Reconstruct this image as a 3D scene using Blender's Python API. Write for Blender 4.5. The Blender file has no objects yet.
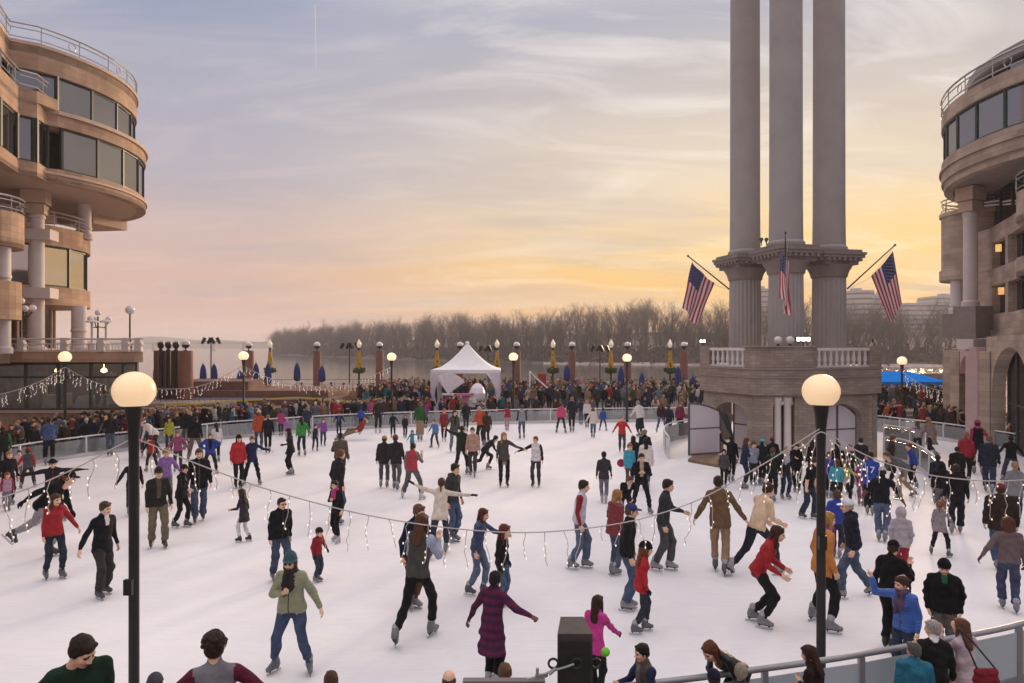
import bpy, math, random
import numpy as np
from mathutils import Vector, Matrix

R = math.radians
scene = bpy.context.scene
COL = scene.collection
F = 700.0          # focal length in pixels
YH = 345.0         # horizon row
H = 4.9            # eye height above the ice
RNG = random.Random(11)

# ------------------------------------------------------------------ camera
cam_d = bpy.data.cameras.new('camera')
cam = bpy.data.objects.new('camera', cam_d)
COL.objects.link(cam)
cam.location = (0, 0, H)
cam.rotation_euler = (R(90), 0, 0)
cam_d.sensor_width = 36
cam_d.lens = F / 1024 * 36
cam_d.shift_y = -(341.5 - YH) / 1024
cam_d.clip_start = 0.1
cam_d.clip_end = 9000
scene.camera = cam

# ------------------------------------------------------------------ light
SUN_AZ, SUN_EL = R(29), R(9)
sun_dir = Vector((math.sin(SUN_AZ) * math.cos(SUN_EL), math.cos(SUN_AZ) * math.cos(SUN_EL), math.sin(SUN_EL)))
sd = bpy.data.lights.new('sun', 'SUN')
sd.energy = 3.2
sd.angle = R(11)
sd.color = (1.0, 0.70, 0.42)
sd.specular_factor = 0.06
sun = bpy.data.objects.new('sun', sd)
COL.objects.link(sun)
sun.rotation_euler = (-sun_dir).to_track_quat('-Z', 'Y').to_euler()

world = bpy.data.worlds.new('World')
scene.world = world
world.use_nodes = True
wn, wl = world.node_tree.nodes, world.node_tree.links
wn.clear()


def N(t, **kw):
    n = wn.new(t)
    for k, v in kw.items():
        setattr(n, k, v)
    return n


def ramp(node, stops):
    cr = node.color_ramp
    while len(cr.elements) > 1:
        cr.elements.remove(cr.elements[-1])
    cr.elements[0].position = stops[0][0]
    cr.elements[0].color = (*stops[0][1], 1)
    for p, c in stops[1:]:
        e = cr.elements.new(p)
        e.color = (*c, 1)


def wmath(op, a, b=None, c=None):
    n = N('ShaderNodeMath', operation=op)
    for i, v in enumerate((a, b, c)):
        if v is None:
            continue
        if isinstance(v, (int, float)):
            n.inputs[i].default_value = v
        else:
            wl.new(v, n.inputs[i])
    return n.outputs[0]


def wmix(f, a, b, mode='MIX'):
    n = N('ShaderNodeMix', data_type='RGBA', blend_type=mode)
    for i, v in ((0, f), (6, a), (7, b)):
        if isinstance(v, (int, float)):
            n.inputs[i].default_value = v
        elif isinstance(v, tuple):
            n.inputs[i].default_value = (*v, 1)
        else:
            wl.new(v, n.inputs[i])
    return n.outputs[2]


tc = N('ShaderNodeTexCoord')
sep = N('ShaderNodeSeparateXYZ')
wl.new(tc.outputs['Generated'], sep.inputs[0])
dx, dy, dz = sep.outputs
# the height above the horizon, and how near the look direction's azimuth is to the sun's
rampL = N('ShaderNodeValToRGB')
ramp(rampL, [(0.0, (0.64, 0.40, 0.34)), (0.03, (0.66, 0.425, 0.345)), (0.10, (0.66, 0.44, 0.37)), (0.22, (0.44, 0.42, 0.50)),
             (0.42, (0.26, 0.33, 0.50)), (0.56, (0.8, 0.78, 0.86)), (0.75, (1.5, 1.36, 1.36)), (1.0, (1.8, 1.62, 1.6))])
rampR = N('ShaderNodeValToRGB')
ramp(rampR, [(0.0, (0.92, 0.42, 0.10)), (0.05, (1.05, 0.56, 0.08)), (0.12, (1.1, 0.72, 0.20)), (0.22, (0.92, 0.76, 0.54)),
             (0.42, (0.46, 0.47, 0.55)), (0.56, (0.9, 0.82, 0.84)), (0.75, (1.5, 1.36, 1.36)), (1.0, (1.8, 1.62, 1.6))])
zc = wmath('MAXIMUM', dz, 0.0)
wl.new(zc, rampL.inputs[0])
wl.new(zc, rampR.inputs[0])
hl = wmath('SQRT', wmath('ADD', wmath('MULTIPLY', dx, dx), wmath('ADD', wmath('MULTIPLY', dy, dy), 0.0001)))
caz = wmath('DIVIDE', wmath('ADD', wmath('MULTIPLY', dx, math.sin(R(34))), wmath('MULTIPLY', dy, math.cos(R(34)))), hl)
mr = N('ShaderNodeMapRange', interpolation_type='SMOOTHSTEP')
wl.new(caz, mr.inputs[0])
mr.inputs[1].default_value = 0.52
mr.inputs[2].default_value = 1.02
side = mr.outputs[0]
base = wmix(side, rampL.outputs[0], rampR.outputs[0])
# thin high cloud: streaks stretched along the horizon, warped
div = wmath('ADD', dz, 0.16)
comb = N('ShaderNodeCombineXYZ')
wl.new(wmath('DIVIDE', dx, div), comb.inputs[0])
wl.new(wmath('DIVIDE', dy, div), comb.inputs[1])
mp = N('ShaderNodeMapping')
mp.inputs['Rotation'].default_value = (0, 0, R(28))
mp.inputs['Scale'].default_value = (0.55, 1.35, 1)
mp.inputs['Location'].default_value = (3.1, 7.4, 0)
wl.new(comb.outputs[0], mp.inputs[0])
n1 = N('ShaderNodeTexNoise')
n1.inputs['Scale'].default_value = 0.75
n1.inputs['Detail'].default_value = 8
n1.inputs['Roughness'].default_value = 0.62
n1.inputs['Distortion'].default_value = 0.55
wl.new(mp.outputs[0], n1.inputs['Vector'])
c1 = N('ShaderNodeValToRGB')
ramp(c1, [(0.43, (0, 0, 0)), (0.63, (1, 1, 1))])
wl.new(n1.outputs[0], c1.inputs[0])
n2 = N('ShaderNodeTexNoise')
n2.inputs['Scale'].default_value = 2.3
n2.inputs['Detail'].default_value = 7
n2.inputs['Roughness'].default_value = 0.6
n2.inputs['Distortion'].default_value = 0.9
wl.new(mp.outputs[0], n2.inputs['Vector'])
c2 = N('ShaderNodeValToRGB')
ramp(c2, [(0.50, (0, 0, 0)), (0.68, (1, 1, 1))])
wl.new(n2.outputs[0], c2.inputs[0])
elv = N('ShaderNodeMapRange', interpolation_type='SMOOTHSTEP')
wl.new(dz, elv.inputs[0])
elv.inputs[1].default_value = 0.06
elv.inputs[2].default_value = 0.34
cloudcol = wmix(elv.outputs[0], wmix(side, (0.70, 0.50, 0.44), (1.0, 0.76, 0.42)), wmix(side, (0.50, 0.49, 0.56), (0.76, 0.71, 0.68)))
amt1 = wmath('MULTIPLY', c1.outputs[0], wmath('ADD', wmath('MULTIPLY', side, 0.45), 0.34))
skyc = wmix(amt1, base, cloudcol)
amt2 = wmath('MULTIPLY', c2.outputs[0], wmath('ADD', wmath('MULTIPLY', side, 0.30), 0.42))
skyc = wmix(amt2, skyc, wmix(elv.outputs[0], wmix(side, (0.82, 0.56, 0.44), (1.15, 0.90, 0.52)), wmix(side, (0.60, 0.56, 0.60), (0.98, 0.92, 0.86))))
n3 = N('ShaderNodeTexNoise')
n3.inputs['Scale'].default_value = 1.3
n3.inputs['Detail'].default_value = 5
n3.inputs['W' if 'W' in n3.inputs and False else 'Scale'].default_value = 1.25
mp3 = N('ShaderNodeMapping')
mp3.inputs['Rotation'].default_value = (0, 0, R(-18))
mp3.inputs['Scale'].default_value = (0.5, 1.6, 1)
mp3.inputs['Location'].default_value = (11, 2, 5)
wl.new(comb.outputs[0], mp3.inputs[0])
wl.new(mp3.outputs[0], n3.inputs['Vector'])
c3 = N('ShaderNodeValToRGB')
ramp(c3, [(0.5, (0, 0, 0)), (0.72, (1, 1, 1))])
wl.new(n3.outputs[0], c3.inputs[0])
skyc = wmix(wmath('MULTIPLY', c3.outputs[0], 0.48), skyc, (0.42, 0.38, 0.42))
nish = N('ShaderNodeTexSky', sky_type='NISHITA')
nish.sun_disc = False
nish.sun_elevation = SUN_EL
nish.sun_rotation = SUN_AZ
nish.air_density = 1.2
nish.dust_density = 2.5
nclamp = N('ShaderNodeMix', data_type='RGBA', blend_type='DARKEN')
nclamp.inputs[0].default_value = 1.0
nclamp.inputs[7].default_value = (1.6, 1.2, 1.0, 1)
wl.new(nish.outputs[0], nclamp.inputs[6])
bg1 = N('ShaderNodeBackground')
bg1.inputs[1].default_value = 0.05
wl.new(nclamp.outputs[2], bg1.inputs[0])
bg2 = N('ShaderNodeBackground')
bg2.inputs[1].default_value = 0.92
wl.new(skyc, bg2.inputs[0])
add = N('ShaderNodeAddShader')
wl.new(bg1.outputs[0], add.inputs[0])
wl.new(bg2.outputs[0], add.inputs[1])
wo = N('ShaderNodeOutputWorld')
wl.new(add.outputs[0], wo.inputs[0])

scene.view_settings.view_transform = 'Standard'
scene.view_settings.look = 'None'
scene.view_settings.gamma = 1
scene.view_settings.exposure = 0.0
scene.cycles.max_bounces = 8
scene.cycles.diffuse_bounces = 3
scene.cycles.transparent_max_bounces = 12
scene.cycles.volume_bounces = 2
scene.cycles.use_denoising = True

# ------------------------------------------------------------------ helpers


def P(px, py, Y):
    """the point at depth Y seen at a pixel of the photograph, used to survey the place"""
    return Vector(((px - 512) / F * Y, Y, H - (py - YH) / F * Y))


def G(px, py, z=0.0):
    Y = (H - z) * F / (py - YH)
    return Vector(((px - 512) / F * Y, Y, z))


_mats = {}


def mat(name, color, rough=0.7, var=0.12, vscale=3.0, bump=0.0, bscale=20.0, metal=0.0, spec=0.4, kind=None, emit=0.0, color2=None, coord='Object'):
    if name in _mats:
        return _mats[name]
    m = bpy.data.materials.new(name)
    m.use_nodes = True
    nt = m.node_tree
    n, l = nt.nodes, nt.links
    b = n['Principled BSDF']
    b.inputs['Roughness'].default_value = rough
    b.inputs['Metallic'].default_value = metal
    b.inputs['Specular IOR Level'].default_value = spec
    b.inputs['Base Color'].default_value = (*color, 1)
    t = n.new('ShaderNodeTexCoord')
    src = t.outputs[coord]
    if kind in ('brick', 'courses'):
        s = n.new('ShaderNodeSeparateXYZ')
        l.new(src, s.inputs[0])
        a = n.new('ShaderNodeMath')
        a.operation = 'ADD'
        l.new(s.outputs[0], a.inputs[0])
        l.new(s.outputs[1], a.inputs[1])
        c = n.new('ShaderNodeCombineXYZ')
        l.new(a.outputs[0], c.inputs[0])
        l.new(s.outputs[2], c.inputs[1])
        bt = n.new('ShaderNodeTexBrick')
        bt.inputs['Color1'].default_value = (*[x * 0.86 for x in color], 1)
        bt.inputs['Color2'].default_value = (*[min(1, x * 1.15) for x in color], 1)
        bt.inputs['Mortar'].default_value = (*[min(1, x * 0.7) for x in color], 1)
        bt.inputs['Scale'].default_value = 1.0
        bt.inputs['Brick Width'].default_value = 0.4 if kind == 'brick' else 1.1
        bt.inputs['Row Height'].default_value = 0.12 if kind == 'brick' else 0.3
        bt.inputs['Mortar Size'].default_value = 0.008
        bt.inputs['Bias'].default_value = 0.0
        l.new(c.outputs[0], bt.inputs['Vector'])
        nz = n.new('ShaderNodeTexNoise')
        nz.inputs['Scale'].default_value = 0.8
        nz.inputs['Detail'].default_value = 6
        l.new(src, nz.inputs['Vector'])
        mx = n.new('ShaderNodeMix')
        mx.data_type = 'RGBA'
        mx.blend_type = 'MULTIPLY'
        mx.inputs[0].default_value = 1.0
        rp = n.new('ShaderNodeMapRange')
        rp.inputs[1].default_value = 0.3
        rp.inputs[2].default_value = 0.7
        rp.inputs[3].default_value = 0.72
        rp.inputs[4].default_value = 1.14
        l.new(nz.outputs[0], rp.inputs[0])
        l.new(bt.outputs[0], mx.inputs[6])
        l.new(rp.outputs[0], mx.inputs[7])
        l.new(mx.outputs[2], b.inputs['Base Color'])
        bp = n.new('ShaderNodeBump')
        bp.inputs['Strength'].default_value = 0.5
        bp.inputs['Distance'].default_value = 0.01
        l.new(bt.outputs['Fac'], bp.inputs['Height'])
        bp.invert = True
        l.new(bp.outputs[0], b.inputs['Normal'])
    else:
        if var > 0:
            nz = n.new('ShaderNodeTexNoise')
            nz.inputs['Scale'].default_value = vscale
            nz.inputs['Detail'].default_value = 6
            nz.inputs['Roughness'].default_value = 0.6
            l.new(src, nz.inputs['Vector'])
            mx = n.new('ShaderNodeMix')
            mx.data_type = 'RGBA'
            rp = n.new('ShaderNodeMapRange')
            rp.inputs[1].default_value = 0.3
            rp.inputs[2].default_value = 0.7
            l.new(nz.outputs[0], rp.inputs[0])
            l.new(rp.outputs[0], mx.inputs[0])
            ca = tuple(max(0, x * (1 - var)) for x in color)
            cb = color2 or tuple(min(1, x * (1 + var) + var * 0.02) for x in color)
            mx.inputs[6].default_value = (*ca, 1)
            mx.inputs[7].default_value = (*cb, 1)
            l.new(mx.outputs[2], b.inputs['Base Color'])
            if emit > 0:
                l.new(mx.outputs[2], b.inputs['Emission Color'])
        if bump > 0:
            nb = n.new('ShaderNodeTexNoise')
            nb.inputs['Scale'].default_value = bscale
            nb.inputs['Detail'].default_value = 4
            l.new(src, nb.inputs['Vector'])
            bp = n.new('ShaderNodeBump')
            bp.inputs['Strength'].default_value = bump
            bp.inputs['Distance'].default_value = 0.02
            l.new(nb.outputs[0], bp.inputs['Height'])
            l.new(bp.outputs[0], b.inputs['Normal'])
    if emit > 0:
        b.inputs['Emission Strength'].default_value = emit
        if var <= 0:
            b.inputs['Emission Color'].default_value = (*color, 1)
    _mats[name] = m
    return m


def glass_mat(name, tint=(0.05, 0.055, 0.06), refl=0.45, clear=0.0, rough=0.04):
    if name in _mats:
        return _mats[name]
    m = bpy.data.materials.new(name)
    m.use_nodes = True
    n, l = m.node_tree.nodes, m.node_tree.links
    n.clear()
    o = n.new('ShaderNodeOutputMaterial')
    g = n.new('ShaderNodeBsdfGlossy')
    g.inputs['Roughness'].default_value = rough
    g.inputs['Color'].default_value = (0.9, 0.88, 0.9, 1)
    d = n.new('ShaderNodeBsdfDiffuse')
    d.inputs['Color'].default_value = (*tint, 1)
    tl = n.new('ShaderNodeBsdfTranslucent')
    tl.inputs['Color'].default_value = (*tint, 1)
    md = n.new('ShaderNodeMixShader')
    md.inputs[0].default_value = 0.5 if 'barrier' in name else 0.0
    l.new(d.outputs[0], md.inputs[1])
    l.new(tl.outputs[0], md.inputs[2])
    body = md.outputs[0]
    if clear > 0:
        t = n.new('ShaderNodeBsdfTransparent')
        t.inputs['Color'].default_value = (0.86, 0.93, 0.92, 1)
        mt = n.new('ShaderNodeMixShader')
        mt.inputs[0].default_value = clear
        l.new(md.outputs[0], mt.inputs[1])
        l.new(t.outputs[0], mt.inputs[2])
        body = mt.outputs[0]
    fr = n.new('ShaderNodeFresnel')
    fr.inputs[0].default_value = 1.5
    mm = n.new('ShaderNodeMath')
    mm.operation = 'MAXIMUM'
    mm.inputs[1].default_value = refl
    l.new(fr.outputs[0], mm.inputs[0])
    nz = n.new('ShaderNodeTexNoise')
    nz.inputs['Scale'].default_value = 0.9
    bp = n.new('ShaderNodeBump')
    bp.inputs['Strength'].default_value = 0.06
    bp.inputs['Distance'].default_value = 0.05
    tcn = n.new('ShaderNodeTexCoord')
    l.new(tcn.outputs['Object'], nz.inputs['Vector'])
    l.new(nz.outputs[0], bp.inputs['Height'])
    l.new(bp.outputs[0], g.inputs['Normal'])
    mx = n.new('ShaderNodeMixShader')
    l.new(mm.outputs[0], mx.inputs[0])
    l.new(body, mx.inputs[1])
    l.new(g.outputs[0], mx.inputs[2])
    l.new(mx.outputs[0], o.inputs[0])
    _mats[name] = m
    return m


def tag(o, label=None, cat=None, group=None, kind=None):
    if label:
        o['label'] = label
    if cat:
        o['category'] = cat
    if group:
        o['group'] = group
    if kind:
        o['kind'] = kind
    return o


def empty(name, loc=(0, 0, 0), rz=0.0):
    o = bpy.data.objects.new(name, None)
    o.empty_display_size = 0.2
    COL.objects.link(o)
    o.location = loc
    o.rotation_euler = (0, 0, rz)
    return o


def children(o):
    return [c for c in KIDS.get(o.name, [])]


KIDS = {}


def setpar(o, parent):
    o.parent = parent
    KIDS.setdefault(parent.name, []).append(o)


def copy_tree(o, parent=None):
    c = o.copy()
    COL.objects.link(c)
    if parent:
        setpar(c, parent)
    for ch in children(o):
        copy_tree(ch, c)
    return c


class MB:
    """collects simple solids, links them as one mesh"""

    def __init__(s):
        s.v, s.f, s.m = [], [], []

    def add(s, vs, fs, mi=0):
        b = len(s.v)
        s.v.extend([tuple(v) for v in vs])
        s.f.extend([tuple(i + b for i in f) for f in fs])
        s.m.extend([mi] * len(fs))

    def box(s, c, d, rz=0.0, mi=0, rot=None):
        x, y, z = d[0] / 2, d[1] / 2, d[2] / 2
        pts = [Vector((a * x, b * y, e * z)) for a in (-1, 1) for b in (-1, 1) for e in (-1, 1)]
        if rot is not None:
            pts = [rot @ p for p in pts]
        elif rz:
            m = Matrix.Rotation(rz, 3, 'Z')
            pts = [m @ p for p in pts]
        pts = [p + Vector(c) for p in pts]
        s.add(pts, [(0, 1, 3, 2), (4, 6, 7, 5), (0, 4, 5, 1), (2, 3, 7, 6), (0, 2, 6, 4), (1, 5, 7, 3)], mi)

    def lathe(s, prof, c=(0, 0, 0), n=16, mi=0, flutes=0, flute_d=0.0, a0=0.0):
        vs, fs = [], []
        for (r, z) in prof:
            for k in range(n):
                a = a0 + 2 * math.pi * k / n
                rr = r
                if flutes and (k % 2 == 1):
                    rr = r - flute_d
                vs.append((c[0] + rr * math.cos(a), c[1] + rr * math.sin(a), c[2] + z))
        for i in range(len(prof) - 1):
            for k in range(n):
                k2 = (k + 1) % n
                fs.append((i * n + k, i * n + k2, (i + 1) * n + k2, (i + 1) * n + k))
        fs.append(tuple(range(n - 1, -1, -1)))
        fs.append(tuple((len(prof) - 1) * n + k for k in range(n)))
        s.add(vs, fs, mi)

    def tube(s, pts, r, n=6, mi=0, close=False):
        pts = [Vector(p) for p in pts]
        rs = r if isinstance(r, (list, tuple)) else [r] * len(pts)
        vs, fs = [], []
        up = Vector((0, 0, 1))
        L = len(pts)
        prev = None
        for i, p in enumerate(pts):
            if close:
                d = pts[(i + 1) % L] - pts[i - 1]
            else:
                d = pts[min(i + 1, L - 1)] - pts[max(i - 1, 0)]
            d.normalize()
            if prev is None:
                a = d.cross(up)
                if a.length < 0.05:
                    a = d.cross(Vector((1, 0, 0)))
            else:
                a = prev - d * prev.dot(d)
            a.normalize()
            prev = a
            b = d.cross(a)
            for k in range(n):
                t = 2 * math.pi * k / n
                vs.append(p + (a * math.cos(t) + b * math.sin(t)) * rs[i])
        for i in range(L - 1 + (1 if close else 0)):
            i2 = (i + 1) % L
            for k in range(n):
                k2 = (k + 1) % n
                fs.append((i * n + k, i * n + k2, i2 * n + k2, i2 * n + k))
        if not close:
            fs.append(tuple(range(n - 1, -1, -1)))
            fs.append(tuple((L - 1) * n + k for k in range(n)))
        s.add(vs, fs, mi)

    def prism(s, poly, z0, z1, mi=0):
        n = len(poly)
        area = sum(poly[i][0] * poly[(i + 1) % n][1] - poly[(i + 1) % n][0] * poly[i][1] for i in range(n))
        if area < 0:
            poly = poly[::-1]
        vs = [(p[0], p[1], z0) for p in poly] + [(p[0], p[1], z1) for p in poly]
        fs = [(i, (i + 1) % n, n + (i + 1) % n, n + i) for i in range(n)]
        fs.append(tuple(range(n - 1, -1, -1)))
        fs.append(tuple(range(n, 2 * n)))
        s.add(vs, fs, mi)

    def wall(s, line, z0, z1, t, mi=0):
        """a wall of thickness t on the inner side (left of travel) of a plan polyline"""
        n = len(line)
        off = []
        for i in range(n):
            a = Vector(line[max(i - 1, 0)])
            b = Vector(line[min(i + 1, n - 1)])
            d = (b - a).normalized()
            off.append((line[i][0] - d.y * t, line[i][1] + d.x * t))
        for i in range(n - 1):
            s.prismq(line[i], line[i + 1], off[i + 1], off[i], z0, z1, mi, caps=(i == 0, i == n - 2))

    def prismq(s, a, b, c, d, z0, z1, mi=0, caps=(True, True)):
        vs = [(q[0], q[1], z0) for q in (a, b, c, d)] + [(q[0], q[1], z1) for q in (a, b, c, d)]
        fs = [(0, 1, 5, 4), (2, 3, 7, 6), (3, 2, 1, 0), (4, 5, 6, 7)]
        if caps[0]:
            fs.append((3, 0, 4, 7))
        if caps[1]:
            fs.append((1, 2, 6, 5))
        s.add(vs, fs, mi)

    def build(s, name, mats, parent=None, smooth=None, loc=None):
        me = bpy.data.meshes.new(name)
        me.from_pydata([tuple(v) for v in s.v], [], s.f)
        if not isinstance(mats, (list, tuple)):
            mats = [mats]
        for m in mats:
            me.materials.append(m)
        if len(mats) > 1:
            me.polygons.foreach_set('material_index', s.m)
        if smooth:
            me.polygons.foreach_set('use_smooth', [True] * len(me.polygons))
            me.update()
            if smooth != 'all':
                me.set_sharp_from_angle(angle=R(smooth))
        me.update()
        o = bpy.data.objects.new(name, me)
        COL.objects.link(o)
        if parent:
            setpar(o, parent)
        if loc:
            o.location = loc
        return o


def arc(c, r, a0, a1, n):
    return [(c[0] + r * math.cos(R(a0 + (a1 - a0) * i / n)), c[1] + r * math.sin(R(a0 + (a1 - a0) * i / n))) for i in range(n + 1)]


def resample(line, step, z=None):
    pts = [Vector(p) for p in line]
    out = [pts[0].copy()]
    acc = 0.0
    for a, b in zip(pts, pts[1:]):
        L = (b - a).length
        t = step - acc
        while t <= L:
            out.append(a.lerp(b, t / L))
            t += step
        acc = L - (t - step)
    return out


def catmull(pts, k=6):
    pts = [Vector(p) for p in pts]
    out = []
    for i in range(len(pts) - 1):
        p0, p1, p2, p3 = pts[max(i - 1, 0)], pts[i], pts[i + 1], pts[min(i + 2, len(pts) - 1)]
        for j in range(k):
            t = j / k
            out.append(0.5 * ((2 * p1) + (p2 - p0) * t + (2 * p0 - 5 * p1 + 4 * p2 - p3) * t * t + (3 * p1 - p0 - 3 * p2 + p3) * t ** 3))
    out.append(pts[-1])
    return out


# ------------------------------------------------------------------ materials
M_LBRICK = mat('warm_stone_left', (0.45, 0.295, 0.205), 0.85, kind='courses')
M_LTRIM = mat('pale_trim_left', (0.55, 0.41, 0.32), 0.8, var=0.08)
M_RBRICK = mat('stone_right', (0.46, 0.355, 0.29), 0.85, kind='courses')
M_PAV = mat('pavilion_stone', (0.32, 0.255, 0.215), 0.85, kind='brick')
M_PAVD = mat('pavilion_trim', (0.25, 0.205, 0.19), 0.85, var=0.1)
M_COL = mat('tower_column', (0.345, 0.315, 0.31), 0.8, var=0.08, vscale=0.9)
M_BAL = mat('white_balustrade', (0.62, 0.57, 0.55), 0.7, var=0.08)
M_WHITECOL = mat('white_column', (0.62, 0.55, 0.54), 0.7, var=0.06, vscale=1.2)
M_FRAME = mat('window_frame', (0.035, 0.05, 0.045), 0.45, var=0.0)
M_GLASS = glass_mat('window_glass', (0.035, 0.032, 0.038), 0.25)
M_GLASSR = glass_mat('window_glass_right', (0.05, 0.058, 0.075), 0.28)
M_REST = glass_mat('restaurant_glass', (0.03, 0.035, 0.03), 0.14, clear=0.88)
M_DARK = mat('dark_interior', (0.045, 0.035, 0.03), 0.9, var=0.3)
M_BLACK = mat('black_painted_metal', (0.012, 0.012, 0.013), 0.35, var=0.2, spec=0.5)
M_STEEL = mat('rail_metal', (0.42, 0.41, 0.42), 0.35, var=0.05, metal=0.7)
M_RAILG = mat('grey_rail_paint', (0.66, 0.64, 0.65), 0.85, var=0.05, spec=0.08)
M_RAILD = mat('dark_grey_rail', (0.30, 0.30, 0.32), 0.4, var=0.1, metal=0.4)
M_BRN = mat('red_brown_column', (0.21, 0.085, 0.065), 0.7, var=0.15, vscale=2)
M_REDWALL = mat('red_brown_wall', (0.19, 0.095, 0.07), 0.8, kind='courses')
M_BLUE = mat('blue_canvas', (0.016, 0.04, 0.19), 0.8, var=0.15, bump=0.2)
M_AWN = mat('bright_blue_awning', (0.01, 0.20, 0.66), 1.0, var=0.08, spec=0.0)
M_WHITE = mat('white_fabric', (0.80, 0.78, 0.82), 0.7, var=0.04)
M_YEL = mat('yellow_flowers', (0.62, 0.36, 0.04), 0.8, var=0.35, vscale=18)
M_GREEN = mat('basket_greenery', (0.05, 0.085, 0.03), 0.85, var=0.4, vscale=15)


def globe_mat():
    m = bpy.data.materials.new('lit_globe')
    m.use_nodes = True
    n, l = m.node_tree.nodes, m.node_tree.links
    b = n['Principled BSDF']
    b.inputs['Base Color'].default_value = (0.72, 0.56, 0.38, 1)
    b.inputs['Roughness'].default_value = 0.3
    b.inputs['Emission Color'].default_value = (1.0, 0.68, 0.38, 1)
    lw = n.new('ShaderNodeLayerWeight')
    lw.inputs[0].default_value = 0.35
    mr_ = n.new('ShaderNodeMapRange')
    mr_.inputs[1].default_value = 0
    mr_.inputs[2].default_value = 1
    mr_.inputs[3].default_value = 0.62
    mr_.inputs[4].default_value = 0.40
    l.new(lw.outputs['Facing'], mr_.inputs[0])
    l.new(mr_.outputs[0], b.inputs['Emission Strength'])
    return m


M_GLOBE = globe_mat()
M_GLOBESMALL = mat('lit_globe_far', (1.0, 0.78, 0.50), 0.4, var=0, emit=0.85)
M_GLOBEOFF = mat('frosted_globe', (0.72, 0.68, 0.68), 0.25, var=0.04)
M_BULB = mat('fairy_light_bulb', (1.0, 0.84, 0.72), 0.4, var=0, emit=0.85)
M_BULBFAR = mat('fairy_light_bulb_far', (1.0, 0.84, 0.72), 0.4, var=0, emit=0.6)
M_WIRE = mat('grey_cable', (0.55, 0.50, 0.48), 0.6, var=0.1)
# ------------------------------------------------------------------ ground, ice, water, banks
RIM_PX = [(-60, 480), (0, 470.5), (41, 463), (70, 458.6), (102, 454), (127, 451), (180, 445), (221, 439.5), (260, 436), (318, 431.5), (360, 429),
          (409, 426.8), (470, 425), (532, 423.3), (600, 422.3), (659, 421.5), (700, 421.3)]
rim_far = [G(*p) for p in RIM_PX]
rim_right = [G(*p) for p in [(880, 431.5), (897, 434), (944, 440.5), (983, 447), (1024, 455), (1060, 462)]]
rim_behind = [Vector((14.5, 44.6, 0)), Vector((18.4, 42.6, 0))]
near_right = [Vector(p) for p in [(22.8, 24.5, 0), (19.5, 19.5, 0), (14.2, 14.6, 0), (9.8, 11.4, 0), (7.37, 10.07, 0), (5.63, 9.43, 0), (4.19, 8.95, 0), (3.07, 8.64, 0), (2.0, 8.36, 0),
                                  (0.2, 7.95, 0), (-4, 7.4, 0), (-9, 8.4, 0), (-14.5, 12.5, 0), (-18.6, 18, 0), (-20.6, 22, 0)]]
loop = rim_far + rim_behind + rim_right + near_right
loop2 = [(p.x, p.y) for p in loop]


def ice_material():
    m = bpy.data.materials.new('rink_ice')
    m.use_nodes = True
    n, l = m.node_tree.nodes, m.node_tree.links
    b = n['Principled BSDF']
    t = n.new('ShaderNodeTexCoord')
    nz = n.new('ShaderNodeTexNoise')
    nz.inputs['Scale'].default_value = 0.22
    nz.inputs['Detail'].default_value = 7
    nz.inputs['Roughness'].default_value = 0.62
    l.new(t.outputs['Object'], nz.inputs['Vector'])
    cr = n.new('ShaderNodeValToRGB')
    cr.color_ramp.elements[0].position = 0.35
    cr.color_ramp.elements[0].color = (0.74, 0.72, 0.755, 1)
    cr.color_ramp.elements[1].position = 0.65
    cr.color_ramp.elements[1].color = (0.87, 0.845, 0.855, 1)
    l.new(nz.outputs[0], cr.inputs[0])
    # skate scratches: long thin warped streaks in two directions
    heights = []
    col = cr.outputs[0]
    for rot, sc in ((20, (0.5, 9, 1)), (-47, (0.4, 7, 1)), (75, (0.6, 10, 1))):
        mp_ = n.new('ShaderNodeMapping')
        mp_.inputs['Rotation'].default_value = (0, 0, R(rot))
        mp_.inputs['Scale'].default_value = sc
        l.new(t.outputs['Object'], mp_.inputs[0])
        s = n.new('ShaderNodeTexNoise')
        s.inputs['Scale'].default_value = 1.6
        s.inputs['Detail'].default_value = 4
        s.inputs['Distortion'].default_value = 0.8
        l.new(mp_.outputs[0], s.inputs['Vector'])
        c2_ = n.new('ShaderNodeValToRGB')
        c2_.color_ramp.elements[0].position = 0.47
        c2_.color_ramp.elements[0].color = (1, 1, 1, 1)
        c2_.color_ramp.elements[1].position = 0.50
        c2_.color_ramp.elements[1].color = (0.955, 0.955, 0.965, 1)
        e = c2_.color_ramp.elements.new(0.53)
        e.color = (1, 1, 1, 1)
        l.new(s.outputs[0], c2_.inputs[0])
        mx = n.new('ShaderNodeMix')
        mx.data_type = 'RGBA'
        mx.blend_type = 'MULTIPLY'
        mx.inputs[0].default_value = 1
        l.new(col, mx.inputs[6])
        l.new(c2_.outputs[0], mx.inputs[7])
        col = mx.outputs[2]
        heights.append(s)
    l.new(col, b.inputs['Base Color'])
    rr = n.new('ShaderNodeMapRange')
    rr.inputs[3].default_value = 0.62
    rr.inputs[4].default_value = 0.8
    l.new(nz.outputs[0], rr.inputs[0])
    l.new(rr.outputs[0], b.inputs['Roughness'])
    b.inputs['Specular IOR Level'].default_value = 0.12
    bp = n.new('ShaderNodeBump')
    bp.inputs['Strength'].default_value = 0.25
    bp.inputs['Distance'].default_value = 0.01
    l.new(heights[0].outputs[0], bp.inputs['Height'])
    l.new(bp.outputs[0], b.inputs['Normal'])
    return m


mb = MB()
mb.prism(loop2, -0.02, 0.0)
ice = mb.build('ice_rink', ice_material())
tag(ice, kind='structure')

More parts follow.
